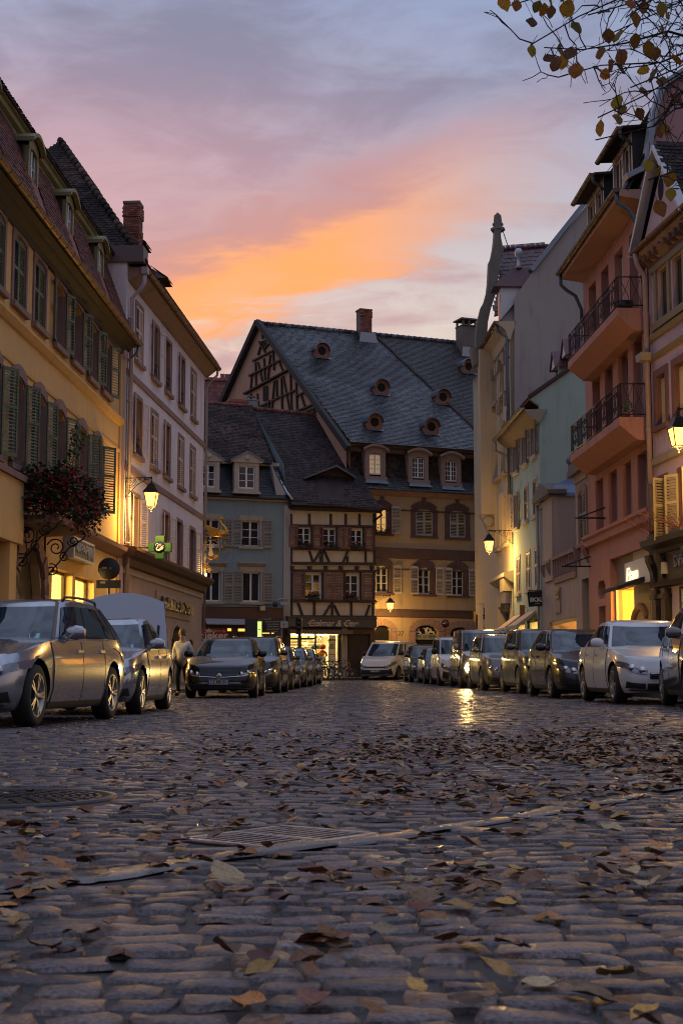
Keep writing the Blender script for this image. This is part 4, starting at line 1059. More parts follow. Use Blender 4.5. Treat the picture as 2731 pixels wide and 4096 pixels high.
    for (cx, cz_, r, a0, sg_) in ((1.0, 1.15, .22, 0, 1), (1.2, .85, .14, 2, -1), (.18, .15, .2, 0, -1), (.30, -.1, .13, 0, 1), (.75, .55, .13, 1, 1)): br.tube(scroll((cx, cz_), r, 1.4, a0, sg_, 16), .018, 5)
    part('sign_bracket', br, goldd, g, fix=False)
    md = MB(); md.tube([(.42+.42*cos(2*pi*i/24), -.01, .98+.50*sin(2*pi*i/24)) for i in range(25)], .022, 5, cap=False); part('medallion_ring', md, gold, g, fix=False)
    fig = MB(); fig.prism([(.25,.72),(.30,.95),(.28,1.1),(.31,1.2),(.30,1.28),(.37,1.30),(.38,1.20),(.50,1.32),(.53,1.30),(.42,1.12),(.50,1.16),(.56,1.17),(.55,1.12),(.43,1.04),(.46,.9),(.52,.72),(.46,.66),(.30,.66)], 'y', -.02, .02)
    part('cutout_apothecary', fig, mat('cream_painted_sheet', (.70,.55,.30), .6, .1, 8), g)
    part('cutout_legs', MB().prism([(.30,.655),(.36,.655),(.33,.52),(.29,.52)], 'y', -.02, .02).prism([(.42,.655),(.47,.655),(.46,.52),(.42,.52)], 'y', -.02, .02), mat('red_painted_sheet', (.45,.12,.05), .6, .1, 8), g)
    part('cutout_barrel', MB().box(.55, .78, -.02, .02, .53, .72), gold, g)
    b = MB()
    body = [(0, .0), (.05, .06), (.18, .13), (.40, .20), (.65, .23), (.88, .22), (1.05, .16), (1.14, .06), (1.15, 0)]
    rows = []
    for (x, r) in body:
        rows.append([(.10+x, r*.62*cos(2*pi*k/10), 1.80 + r*.9*sin(2*pi*k/10) + .10*((x-.7)**2)) for k in range(10)])
    b.grid(rows, close=True)
    b.tube([(1.12,0,1.80),(1.17,0,1.95),(1.08,0,2.12),(.92,0,2.28),(.82,0,2.42),(.82,0,2.54),(.90,0,2.61),(.98,0,2.56)], [.13,.10,.075,.062,.055,.052,.06,.055], 8); b.tube([(.97,0,2.57),(1.05,0,2.49),(1.10,0,2.42)], [.045,.028,.012], 6)
    part('gilded_swan', b, gold, g, fix=False)
    for sy in (-1, 1):
        for k in range(6):
            wv = MB(); x0, z0 = .85-.04*k, 1.98-.055*k
            wv.add([(x0,sy*.15,z0-.05),(x0-.02,sy*.17,z0+.04),(.12+.05*k,sy*.12,2.26-.09*k),(.05+.05*k,sy*.11,2.19-.085*k),(.3,sy*.15,z0-.02)], [(0,1,2,3,4)]); part('wing_feather', wv, gold, g, fix=False)
    ld = bpy.data.lights.new('sign_uplight', 'POINT'); ld.energy = 30; ld.color = WARM; ld.shadow_soft_size = .06
    lo = bpy.data.objects.new('sign_uplight', ld); COL.objects.link(lo); lo.parent = g; lo.location = (.18, -.35, -.25)
    part('uplight', MB().lathe([(0,-.40),(.05,-.39),(.06,-.28),(.0,-.27)], 8, (.18, -.28, 0)), glow('uplight_lens', (1,.62,.2), 12), g)
    wall_lamp('lit street lantern on iron bracket between ochre house and lilac house', F, .12, F.Z(480, 1900), .88, 270)
    return F
FP = build_pharmacy()
# ================================================================ far side of the square
class RoofPlane:
    """slope over facade F from local (y0,z0) at the eave to (y1,z1) at the ridge"""
    def __init__(s, F, y0, z0, y1, z1, shear=0.0):
        s.F = F; s.O = Vector((0, y0, z0)); s.U = Vector((1,0,0)); s.V = Vector((0, y1-y0, z1-z0)); s.L = s.V.length; s.V.normalize(); s.N = s.U.cross(s.V)
        s.Ow = F.M @ s.O; R = F.M.to_3x3(); s.Uw, s.Vw, s.Nw = R @ s.U, R @ s.V, R @ s.N
    def at(s, u, v):
        d = ray(u, v); o = s.Ow - Vector((0,0,CAMH)); k = o.dot(s.Nw)/d.dot(s.Nw); q = d*k + Vector((0,0,CAMH)) - s.Ow
        return (q.dot(s.Uw), q.dot(s.Vw))
    def pt(s, ab, h=0.0): return s.O + s.U*ab[0] + s.V*ab[1] + s.N*h
def px(F, x0, y0, k=.5, ox=780, oy=1200): return F.at(ox + x0*k, oy + y0*k)
FB = Fac((-7.0, 78-.36*7), (1, .36))
Z3 = lambda x, y, off=0: FB.at(780+x/2, 1200+y/2, off)
Z6 = lambda x, y, off=0: FB.at(780+x/2, 2100+y/2, off)
def rectpx(f, x0, y0, x1, y1, off=0):
    a, b = f(x0, y0, off), f(x1, y1, off); c, d = f(x0, y1, off), f(x1, y0, off)
    return ((a[0]+c[0])/2, (b[0]+d[0])/2, (b[1]+c[1])/2, (a[1]+d[1])/2)
GREYSH = mat('grey_brown_shutter', (.27,.23,.20), .6, .2, 8, stain=.3, objrand=.08)
ROOFGREY2 = mat('brown_fishscale_tile', (.050,.034,.034), .65, .35, 1.0, .2, 60, spec=.22, tone=.5, col2=(.030,.023,.024))
def build_blue():
    F = FB; R = F.root('blue_house', 'grey blue house with slate mansard, two pedimented dormers and red shop below')
    BL = mat('grey_blue_render', (.20,.27,.30), .88, .13, .8, .2, 60, stain=.25)
    s0, s1 = -3.5, Z3(745, 1900)[0]; zt = Z3(400, 1590)[1]
    win1 = [rectpx(Z3, 62, 1750, 200, 1965), rectpx(Z3, 375, 1765, 516, 1972)]
    win2 = [rectpx(Z6, 62, 372, 206, 612), rectpx(Z6, 380, 376, 522, 616)]
    zs = Z6(300, 655)[1]
    holes = win1 + win2
    part('wall', wall_mesh(s0, s1, zs, zt, holes, .2), BL, R, fix=False)
    part('rear_wall', backbox(MB(), s0, s1, -.1, zt, 9), BL, R, fix=False)
    for (a, b, c, d) in holes:
        window(R, a, b, c, d, .14, rows=3 if (a, b, c, d) in win1 else 1, cols=2, fw=.07); dark_back(R, a, b, c, d)
        part('lintel', MB().box(a-.18, b+.18, -.05, .003, d, d+.28), STONE_BEIGE, R); part('window_sill', MB().box(a-.2, b+.2, -.12, .003, c-.14, c), STONE_BEIGE, R)
        part('jamb_stone', MB().box(a-.13, a, -.03, .003, c, d), STONE_BEIGE, R); part('jamb_stone', MB().box(b, b+.13, -.03, .003, c, d), STONE_BEIGE, R)
    for (a, b, c, d) in win2: part('lintel_cornice', MB().prism([(.003,d+.28),(-.07,d+.32),(-.20,d+.46),(-.20,d+.50),(.003,d+.52)], 'x', a-.28, b+.28), STONE_BEIGE, R)
    for (x0, y0, x1, y1) in ((228,1746,297,1972),(299,1750,370,1975),(540,1760,616,1984)):
        a, b, c, d = rectpx(Z3, x0, y0, x1, y1); shutter(R, 'R', a, c, b-a, d-c, GREYSH, 3, -.07)
    for (x0, y0, x1, y1) in ((232,368,300,627),(302,368,378,630),(545,372,618,632)):
        a, b, c, d = rectpx(Z6, x0, y0, x1, y1); shutter(R, 'R', a, c, b-a, d-c, GREYSH, 3, -.07)
    gr = MB(); a, b, c, d = win1[1]
    for i in range(9): gr.box(a+(b-a)*i/8-.01, a+(b-a)*i/8+.01, -.07, -.05, c+.02, c+.36)
    gr.box(a-.02, b+.02, -.075, -.045, c+.34, c+.37); part('window_guard', gr, BLACKIRON, R, fix=False)
    gutter(R, (s0, -.25, zt+.10), (s1+.2, -.25, zt+.06), mat('dark_gutter', (.05,.045,.045), .5, .1, 5, metal=.4), .09)
    part('eave_board', MB().box(s0, s1+.1, -.18, .1, zt-.1, zt+.06), STONE_BEIGE, R)
    # slate mansard and tiled upper slope
    zb = Z3(400, 1300, .7)[1]; rp = RoofPlane(F, -.12, zt+.08, .75, zb)
    out = [(s0, 0), (s1, 0), (rp.at(780+614/2, 1200+1304/2)[0], rp.L), (s0, rp.L)]
    part('mansard_roof', slab(rp.O, rp.U, rp.V, out), SLATE, R); tile_field(R, rp.O, rp.U, rp.V, out, SLATE, .26, .17, 0, seed=2, name='slate', round_=False)
    zr = Z3(300, 842, 5.2)[1]; r2 = RoofPlane(F, .45, zb+.05, 5.2, zr)
    out2 = [(s0, 0), r2.at(780+620/2, 1200+1312/2), r2.at(780+452/2, 1200+848/2), (s0, r2.L)]
    part('roof', slab(r2.O, r2.U, r2.V, out2), TILE_DARK, R); tile_field(R, r2.O, r2.U, r2.V, out2, TILE_DARK, .17, .16, 0, seed=4)
    part('rear_roof', MB().quad(r2.pt((s0, r2.L)), r2.pt(out2[2]), (out2[2][0], 10, zt), (s0, 10, zt)), TILE_DARK, R, fix=False)
    part('side_wall', MB().add([(s1-.02,.0,zt),(s1-.02,.75,zb),r2.pt(out2[2]),(s1-.02,9,zt)], [(0,1,2,3)]), BL, R, fix=False)
    n = 16
    for i in range(n):
        a = Vector((s0 + (out2[2][0]-s0)*i/n, 5.2, zr+.03)); b = Vector((s0 + (out2[2][0]-s0)*(i+1.08)/n, 5.2, zr+.03)); part('ridge_tile', MB().tube([a, b], [.12, .10], 8), TILE_RED, R, fix=False)
    part('break_board', MB().box(s0, s1-.4, .40, .62, zb-.16, zb+.02), STONE_BEIGE, R)
    CREAMW = mat('weathered_cream_wood', (.42,.36,.30), .7, .2, 6, stain=.3)
    for (cx, wx0, wx1, y0, y1, ap, pw) in ((98, 40, 160, 1318, 1500, 1202, 118), (400, 342, 474, 1330, 1512, 1220, 120)):
        a, b, c, d = rectpx(Z3, wx0, y0, wx1, y1, -.1); zc = Z3(cx, ap, -.1)[1]; m = (a+b)/2; hw = (b-a)/2
        mb = MB(); mb.box(a-.22, a, -.25, .1, c-.15, d+.18); mb.box(b, b+.22, -.25, .1, c-.15, d+.18); mb.box(a, b, -.25, .1, d, d+.18); mb.box(a-.3, b+.3, -.35, .1, c-.28, c-.15); mb.box(a, b, -.2, .1, c-.15, c)
        dm = part('dormer', mb, CREAMW, R)
        part('pediment', MB().prism([(m-hw-.42, d+.18), (m+hw+.42, d+.18), (m+hw+.46, d+.30), (m, zc), (m-hw-.46, d+.30)], 'y', -.34, .1), CREAMW, dm)
        part('rosette', MB().lathe([(0,-.42),(.06,-.42),(.13,-.38),(.15,-.335)], 14, (m, 0, d+.18+(zc-d-.18)*.42), axis='y'), CREAMW, dm)
        part('dormer_roof', MB().prism([(m-hw-.50, d+.28), (m, zc+.06), (m+hw+.50, d+.28), (m+hw+.46, d+.24), (m, zc-.01), (m-hw-.46, d+.24)], 'y', -.42, 1.4), ZINC, dm)
        for x in (a-.2, b+.17): part('dormer_cheek', MB().box(x, x+.03, .1, 1.0, c-.3, d+.2), SLATE, dm)
        window(dm, a, b, c, d, -.16, rows=3, fw=.07)
    # shop: dark red fascia, awning, red poster panel and lit windows
    RED = mat('dark_red_shopfront', (.055,.018,.015), .5, .25, 4)
    fa = rectpx(Z6, 40, 662, 700, 750, -.15); part('shop_fascia', MB().box(s0, fa[1], -.28, .003, fa[2], fa[3]), RED, R)
    aw = rectpx(Z6, 88, 752, 528, 792, -.5); part('awning', MB().prism([(-.28, aw[3]+.02), (-.75, aw[2]), (-.75, aw[2]-.05), (-.28, aw[3]-.08)], 'x', aw[0], aw[1]), mat('grey_awning_cloth', (.26,.26,.29), .8, .1, 6), R)
    part('shop_wall', wall_mesh(s0, s1, -.1, fa[2], [], .2), RED, R, fix=False)
    o = part('shop_poster', MB().box(*rectpx(Z6, 46, 828, 256, 1000)[:2], -.05, -.01, Z6(100, 1000)[1], Z6(100, 826)[1]), mat('red_poster_panel', (.30,.02,.028), .5, .1, 3), R)
    c = Z6(150, 884); place('poster_lettering', textmesh('rieker', .52, mat('pale_poster_letters', (.75,.68,.68), .5, 0), .004, bold=.012, width=1.55), R, (c[0], -.06, c[1]))
    c = Z6(180, 848); place('poster_lettering', textmesh('fashion by', .2, MATS['pale_poster_letters'], .004, width=.85, shear=.2), R, (c[0], -.06, c[1]))
    c = Z6(150, 912); place('poster_lettering', textmesh('ANTISTRESS', .17, MATS['pale_poster_letters'], .004, width=1.5), R, (c[0], -.06, c[1]))
    c = Z6(108, 850); fl = MB()
    for a_ in (-50, 0, 50): fl.lathe([(0,-.01),(.06,.02),(.075,.10),(0,.24)], 6, (0,0,0), M=Matrix.Translation((c[0], -.065, c[1]-.05)) @ Matrix.Rotation(radians(a_), 4, 'Y') @ Matrix.Diagonal((1,.15,1,1)))
    part('poster_emblem', fl, MATS['pale_poster_letters'], R, fix=False)
    lg = glow('warm_shop_window', (1.0,.60,.13), 1.05)
    for (x0, x1, y0) in ((257,288,828),(342,436,830),(494,628,848)):
        a, b, c, d = rectpx(Z6, x0, y0, x1, 1000); w = part('shop_window', MB().box(a-.05, b+.05, -.04, .0, c, d+.05), DARKWOOD, R)
        part('lit_pane', MB().box(a, b, -.055, -.045, c, d), mat('dim_shop_glass', (.06,.04,.02), .1, 0), w); part('lit_lintel', MB().box(a, b, -.065, -.056, d-.14, d), lg, w)
    a, b, c, d = rectpx(Z6, 494, 862, 540, 1000); part('lit_back', MB().box(a, b, -.062, -.056, c, d-.16), glow('amber_shop_back', (1.0,.55,.12), .35), R)
    # camera and small floodlight on the fascia
    c = Z6(640, 640); t = thing('security_camera', 'grey security camera on an arm over the dark red shop fascia', 'security camera', F.M @ Vector((c[0], -.2, c[1])), F.rz)
    part('camera_dome', MB().lathe([(0,-.16),(.12,-.12),(.16,0),(.14,.10),(.05,.16)], 10, (-.15, -.35, 0)), mat('dark_camera_dome', (.03,.03,.035), .3, 0), t); part('camera_arm', MB().tube([(-.15,-.35,.16),(.1,-.35,.30),(.6,-.1,.30),(.6,.2,.3)], .04, 6).box(.1,.6,-.45,-.25,-.02,.14), mat('grey_camera_housing', (.32,.32,.34), .5, .1, 5), t, fix=False)
    c = Z6(520, 672); t = thing('floodlight', 'small cream floodlight fixed under the blue house sill', 'floodlight', F.M @ Vector((c[0], -.2, c[1])), F.rz)
    part('lamp_body', MB().box(-.13,.13,-.36,-.2,-.10,.12), mat('cream_lamp_body', (.55,.45,.28), .5, .1, 5), t); part('lamp_arm', MB().bar((-.22,0,.2),(0,-.28,.08),.04,.04), BLACKIRON, t)
    return F
build_blue()
PLASTER = mat('cream_lime_plaster', (.62,.54,.42), .88, .12, 1.2, .2, 50, stain=.25)
REDSH = mat('dull_red_shutter', (.17,.062,.058), .55, .2, 8, stain=.25, objrand=.12)
def flowers(parent, s, z, w, seed, y=-.25, n=90):
    rng = random.Random(seed); lf, fl = MB(), MB()
    for k in range(n):
        x, yy, zz = s + rng.gauss(0, w*.32), y + rng.gauss(0, .07), z + rng.gauss(.02, .10); sz = rng.uniform(.03, .07)
        M = Matrix.Translation((x, yy, zz)) @ Euler((rng.uniform(-1,1), rng.uniform(-1,1), rng.uniform(0,6))).to_matrix().to_4x4()
        (lf if rng.random() < .8 else fl).add([(-sz,-sz*.6,0),(sz,-sz*.6,.01),(sz*.8,sz,0),(-sz*.8,sz,.01)], [(0,1,2,3)], 0, False, M, rng.random())
    b = part('window_box', MB().box(s-w/2, s+w/2, y-.08, y+.08, z-.18, z-.02), DARKWOOD, parent)
    part('flower_foliage', lf, mat('geranium_leaf', (.030,.042,.016), .6, .3, 6, tone=.5), b, kind='stuff', fix=False)
    if fl.v: part('flower_heads', fl, mat('geranium_flower', (.30,.012,.016), .6, .2, 6, tone=.4), b, kind='stuff', fix=False)
def timber(parent, f, p, q, w, name, y=-.05, d=.10, off=0):
    a, b = f(*p, off), f(*q, off)
    o = part(name, MB().bar((a[0], y-WR.uniform(0, .018), a[1]), (b[0], y-WR.uniform(0, .018), b[1]), d, w, up=(0,1,0) if True else (0,0,1)), DARKWOOD, parent)
    return o
def build_timbered():
    F = FB; R = F.root('half_timbered_house', 'small dark half timbered house with red shutters above a lit souvenir shop')
    s0, s1 = Z3(706, 1900)[0], Z3(1438, 1900)[0]; f = Z3; g = Z6
    zt = f(1100, 1690)[1]; zs = g(1100, 742)[1]
    R.location = F.M @ Vector((s0, 0, 0)); R_off = s0
    # everything below is given along FB; shift it to the house's own base
    H = bpy.data.objects.new('frame_origin', None)
    bpy.data.objects.remove(H)
    def sh(o):
        o.location.x -= s0; return o
    w1 = [rectpx(f, 815, 1822, 921, 1976), rectpx(f, 1018, 1828, 1123, 1988), rectpx(f, 1237, 1838, 1336, 1992)]
    w2 = [rectpx(g, 874, 392, 1002, 596), rectpx(g, 1181, 400, 1304, 600)]
    sh(part('wall', wall_mesh(s0, s1, zs, zt+.3, w1 + w2, .16), PLASTER, R, fix=False))
    sh(part('rear_wall', backbox(MB(), s0, s1, -.1, zt+.3, 9), PLASTER, R, fix=False))
    for (a, b, c, d) in w1 + w2:
        sh(window(R, a, b, c, d, .04, rows=3, fw=.06, curtain=True)); o = part('room_back', MB().box(a-.05, b+.05, .3, .35, c-.05, d+.05), mat('dim_room', (.03,.028,.027), .9, 0), R); sh(o)
    for (x0, y0, x1, y1) in ((748,1806,813,1976),(943,1812,1017,1988),(1146,1820,1190,1990),(1190,1820,1236,1994),(1357,1832,1413,1998)):
        a, b, c, d = rectpx(f, x0, y0, x1, y1); sh(shutter(R, 'R', a, c, b-a, d-c, REDSH, 4, -.16))
    for (x0, y0, x1, y1) in ((790,382,868,594),(1036,388,1107,598),(1108,388,1178,600),(1336,392,1412,604)):
        a, b, c, d = rectpx(g, x0, y0, x1, y1); sh(shutter(R, 'R', a, c, b-a, d-c, REDSH, 4, -.16))
    T = lambda ff, p, q, w, n, y=-.04, d=.10: sh(timber(R, ff, p, q, w, n, y, d))
    # horizontal members
    for (ff, ya, yb, w) in ((f, 1672, 1692, .62), (f, 1806, 1816, .20), (f, 1988, 2002, .22), (g, 306, 312, .26), (g, 366, 372, .30), (g, 606, 612, .24), (g, 732, 736, .22)):
        T(ff, (762, ya), (1440, yb), w, 'beam', -.06, .14)
    for x in (765, 912, 1083, 1202, 1312, 1428): T(f, (x, 1712), (x, 1800), .19, 'post')
    for x in (815, 932, 1008, 1130, 1236, 1345, 1425): T(f, (x, 1815), (x, 1990), .17, 'post')
    for x in (768, 1012, 1360, 1430): T(g, (x, 200), (x, 305), .20, 'post')
    for (p, q) in (((912, 205), (940, 300)), ((1002, 205), (945, 300)), ((1030, 205), (1072, 300)), ((1222, 205), (1180, 300)), ((1000, 250), (1004, 300)), ((1216, 250), (1216, 300))): T(g, p, q, .17, 'brace', -.03)
    for x in (770, 912, 1040, 1160, 1288, 1408): T(g, (x, 328), (x, 358), .34, 'joist_end', -.07, .16)
    for x in (772, 868, 1018, 1192, 1320, 1425): T(g, (x, 380), (x, 606), .19, 'post')
    for x in (770, 950, 1094, 1246, 1420): T(g, (x, 612), (x, 732), .18, 'post')
    for (p, q) in (((822, 622), (858, 730)), ((1080, 640), (1022, 730)), ((1108, 640), (1150, 730)), ((1392, 640), (1360, 730))): T(g, p, q, .20, 'brace', -.03)
    for k in range(4):
        x = (1000, 1008, 1016, 1024)[k]
    for (a, b, c, d), k in zip(w1 + w2, range(5)):
        sh(part('window_ledge', MB().box(a-.1, b+.1, -.22, -.05, c-.10, c), DARKWOOD, R)); n0 = len(COL.objects); flowers(R, (a+b)/2 - s0, c+.12, .62, 40+k, -.28)
    # left party wall and stepped white corner
    sh(part('corner_wall', MB().box(Z3(706,1900)[0]+.001, Z3(762,1900)[0], -.09, .0, zs-.4, f(730, 1640)[1]), mat('grey_white_corner_render', (.36,.35,.34), .88, .12, 1, stain=.25), R))
    # roof with the long slope, zinc edge on the left
    ze = f(1100, 1636, -.6)[1]; zr = f(760, 895, 5.0)[1]; rp = RoofPlane(F, -.62, ze, 5.0, zr)
    out = [rp.at(780+x/2, 1200+y/2) for (x, y) in ((772, 1612), (1478, 1680), (1052, 930), (462, 872))]
    lev = min(out[0][1], out[1][1])
    sh(part('roof', slab(rp.O, rp.U, rp.V, out), ROOFGREY2, R))
    n0 = set(COL.objects)
    O2 = rp.O - Vector((s0, 0, 0)); dh = [[rp.at(780+x/2, 1200+y/2) for (x, y) in ((930, 1430), (990, 1600), (1200, 1610), (1205, 1430))]]
    tile_field(R, O2, rp.U, rp.V, out, ROOFGREY2, .18, .15, 0, seed=6, holes=dh)
    a, b = rp.pt(out[3], .04), rp.pt(out[2], .04)
    for i in range(22): sh(part('ridge_tile', MB().tube([a.lerp(b, i/22), a.lerp(b, (i+1.1)/22)], [.13, .11], 8), TILE_RED, R, fix=False))
    sh(part('rear_roof', MB().quad(a, b, (s1, 10, zt), (s0-1.5, 10, zt)), TILE_DARK, R, fix=False))
    pl = [(615,1310),(680,1450),(730,1540),(778,1604)]; pts = [rp.pt(rp.at(780+x/2, 1200+y/2), .05) for (x, y) in pl]
    sh(part('verge_flashing', MB().tube(pts, .07, 5), mat('bright_zinc_edge', (.42,.45,.50), .35, .1, 6, metal=.6), R, fix=False))
    zz = [Z3(x, y, -.05) for (x, y) in ((612,1310),(655,1600),(728,1605),(765,1604),(720,1540),(672,1450))]
    sh(part('verge_wall', MB().prism([(p[0], p[1]) for p in zz], 'y', -.06, .30), mat('grey_white_corner_render', (.36,.35,.34)), R))
    sh(part('eave_soffit', MB().prism([(-.66, ze-.10), (-.60, ze+.03), (.1, zt+.5), (.1, zt)], 'x', s0+.25, s1+.35), DARKWOOD, R))
    pp = [Z3(1478, 1690, -.7), Z3(1490, 1720, -.4), Z3(1420, 1775, -.1)]
    sh(part('gutter_spout', MB().tube([(pp[0][0], -.7, pp[0][1]), (pp[1][0], -.45, pp[1][1]), (pp[2][0], -.15, pp[2][1])], .06, 6), BLACKIRON, R, fix=False))
    # gabled roof dormer with two small windows and yellow flower boxes
    yo = 1.0
    A = lambda x, y: F.at(780+x/2, 1200+y/2, yo)
    a, b, c, d = A(1000,1430)[0], A(1197,1430)[0], A(1100,1592)[1], A(1100,1420)[1]; top = A(1120,1326)[1]; e0, e1 = A(850,1425), A(1265,1420)
    dm = sh(part('dormer', MB().box(a, b, yo+.08, yo+3, c-.2, d+.25), mat('dormer_dark_boards', (.030,.022,.022), .7, .3, 6), R))
    m = (a+b)/2 + .08
    D = lambda o: o
    part('dormer_roof', MB().prism([(e0[0], e0[1]-.02), (m, top), (e1[0], e1[1]), (e1[0], e1[1]-.10), (m, top-.12), (e0[0], e0[1]-.12)], 'y', yo-.45, yo+3.6), mat('zinc_dormer_roof', (.13,.14,.16), .45, .2, 4, metal=.5), dm)
    part('dormer_gable', MB().prism([(a-.35, d-.02), (b+.35, d-.02), (m, top-.14)], 'y', yo+.0, yo+.08), DARKWOOD, dm)
    for i in range(5): part('gable_board', MB().bar((m, yo-.02, top-.35-.0*i), (a-.3+(b-a+.6)*i/4, yo-.02, d), .03, .05, up=(0,1,0)), DARKWOOD, dm)
    for (x0, x1) in ((1010,1076),(1098,1166)):
        p, q = A(x0, 1438), A(x1, 1574); window(dm, p[0], q[0], q[1], p[1], yo+.0, cols=2, rows=2, fw=.05)
        k = (p[0]+q[0])/2; part('flower_trough', MB().box(k-.28, k+.28, yo-.22, yo-.03, q[1]-.02, q[1]+.16), mat('yellow_trough', (.50,.27,.03), .6, .1, 5), dm)
        rng = random.Random(int(x0)); fm = MB()
        for j in range(40): fm.box(*(lambda X, Y, Z_: (X-.03, X+.03, Y-.02, Y+.02, Z_-.03, Z_+.03))(k+rng.gauss(0,.14), yo-.12+rng.gauss(0,.04), q[1]+.22+rng.gauss(0,.06)), M=None)
        part('trough_foliage', fm, mat('geranium_leaf', (.030,.042,.016)), dm, kind='stuff', fix=False)
    p, q = A(998,1572), A(1208,1616); part('zinc_apron', MB().add([(p[0],yo+.05,p[1]),(q[0]-.1,yo+.05,p[1]),(q[0],yo-.55,q[1]-.0),(p[0]-.0,yo-.55,q[1])], [(0,1,2,3)]), ZINC, dm, fix=False)
    # shop
    a, b, c, d = rectpx(g, 735, 745, 1440, 818, -.2)
    fas = mat('dark_grey_shop_fascia', (.055,.052,.050), .5, .15, 4)
    sh(part('shop_fascia', MB().box(a, b, -.42, .0, c, d), fas, R)); sh(part('fascia_lip', MB().box(a-.04, b+.04, -.48, .0, d, d+.06), fas, R))
    lm = mat('cream_shop_letters', (.62,.50,.40), .5, 0)
    for (tx, x, y, sz, wd, shr) in (('Colmar & Co.', 1095, 788, .50, 2.65, .25), ('CADEAUX', 952, 784, .17, .78, 0), ('SOUVENIRS', 1247, 788, .17, .9, 0)):
        p = g(x, y, -.43); sh(place('fascia_lettering', textmesh(tx, sz, lm, .01, shear=shr, width=wd), R, (p[0], -.44, p[1])))
    W0, W1_, zt2, zb2 = g(762, 900)[0], g(1163, 900)[0], g(960, 868)[1], .32
    door0, door1 = g(1215, 900)[0], g(1400, 900)[0]
    BR = mat('brown_shopfront', (.075,.045,.028), .6, .25, 4)
    sh(part('shop_front', wall_mesh(s0, s1, -.1, c, [(W0, W1_, zb2, zt2), (door0, door1, .1, zt2)], .25), BR, R, fix=False))
    sh(part('awning_box', MB().box(g(738,850)[0], g(1238,850)[0], -.55, .0, g(900,872)[1], g(900,842)[1]), mat('brown_awning_box', (.14,.09,.06), .6, .2, 4), R))
    nf = MB()
    for x in (762, 848, 968, 1160): X = g(x, 900)[0]; nf.box(X-.05, X+.05, .10, .18, zb2, zt2)
    nf.box(W0, g(968,900)[0], .11, .17, g(900,908)[1]-.04, g(900,908)[1]+.04)
    fr = sh(part('shop_window', nf, BLACKIRON, R, fix=False)); fr.location.x = -s0
    sh(part('shop_pane', MB().box(W0, W1_, .135, .142, zb2, zt2), SHOPGLASS, R, fix=False))
    n0 = set(o.name for o in COL.objects)
    interior(R, W0-s0, W1_-s0, zb2, zt2, .26, 2.4, (1.0,.78,.36), 420, floorz=.2, wallcol=(.85,.76,.55))
    # slatted display walls, lamps and baskets inside
    SL = mat('cream_slat_wall', (.75,.66,.46), .6, .1, 5)
    for i in range(18):
        z = .6 + i*.155
        if z < zt2-.25: sh(part('display_slat', MB().box(W0+.05, g(1090,900)[0], 1.28, 1.33, z, z+.11), SL, R))
    p0, p1 = g(1098, 900)[0], g(1157, 900)[0]
    sh(part('poster_board', MB().box(p0, p1, .62, .66, .4, g(1100, 878)[1]), mat('white_poster_board', (.85,.82,.75), .6, 0), R))
    pc = (p0+p1)/2; bl = mat('black_print', (.02,.02,.02), .6, 0)
    q = g(1128, 918); sh(place('poster_lettering', textmesh('LABONAL', .17, bl, .003, width=.62, bold=.004), R, (pc, .612, q[1])))
    q0, q1 = g(1128, 950)[1], g(1128, 992)[1]; sh(part('poster_photo', MB().box(p0+.06, p1-.06, .605, .618, q1, q0), mat('brown_poster_photo', (.30,.22,.12), .6, .5, 9), R))
    q = g(1128, 1034)[1]; sh(part('blue_stripe', MB().box(p0+.06, p0+.25, .608, .618, q-.03, q+.03), mat('navy_stripe', (.02,.03,.15), .6, 0), R)); sh(part('red_stripe', MB().box(p1-.25, p1-.06, .608, .618, q-.03, q+.03), mat('red_stripe', (.5,.06,.03), .6, 0), R))
    for (x, y, colr, rx, nm) in ((990, 971, (.03,.20,.36), .20, 'basket'), (1022, 968, (.80,.74,.60), .20, 'basket'), (1055, 972, (.62,.02,.02), .20, 'basket'), (1040, 1035, (.85,.42,.03), .22, 'basket')):
        p = g(x, y); sh(part('hung_basket', MB().lathe([(0,-.16),(rx*.7,-.13),(rx,-.02),(rx*.85,.10),(0,.15)], 12, (p[0], .75, p[1])), mat('basket_%d_%d' % (x, y), colr, .5, .1, 5), R))
        sh(part('hanging_cord', MB().tube([(p[0], .75, p[1]+.15), (p[0], .75, zt2)], .008, 4), BLACKIRON, R, fix=False))
    p = [g(x, y) for (x, y) in ((1040,1012),(1065,1010),(1085,1022),(1092,1050))]; sh(part('orange_scarf', MB().tube([(q[0], .78, q[1]) for q in p], .075, 8), mat('orange_fabric', (.75,.12,.02), .7, .1, 6), R, fix=False))
    for x in (870, 935, 1000, 1035): 
        p = g(x, 888); sh(part('spotlight', MB().lathe([(0,-.14),(.05,-.13),(.06,0),(.03,.05),(0,.06)], 8, (p[0], .6, p[1])), mat('white_spot_body', (.8,.78,.7), .5, 0), R)); sh(part('spot_lens', MB().lathe([(0,-.15),(.045,-.145)], 8, (p[0], .6, p[1])), glow('spot_lens', (1,.85,.5), 25), R, fix=False))
    p, q = g(1020, 1050), g(1070, 1110); sh(part('display_card', MB().box(p[0], q[0], .5, .53, q[1], p[1]), mat('white_poster_board', (.85,.82,.75)), R))
    sh(part('shop_door', MB().box(door0, door1, .18, .24, .1, zt2), mat('dark_brown_door', (.020,.013,.010), .5, .3, 4), R))
    for i in range(2):
        w_ = (door1-door0)/2
        sh(part('door_leaf_panel', MB().box(door0+w_*i+.12, door0+w_*(i+1)-.12, .15, .182, .4, 1.3), DARKWOOD, R)); sh(part('door_leaf_panel', MB().box(door0+w_*i+.12, door0+w_*(i+1)-.12, .15, .182, 1.5, 2.9), DARKWOOD, R))
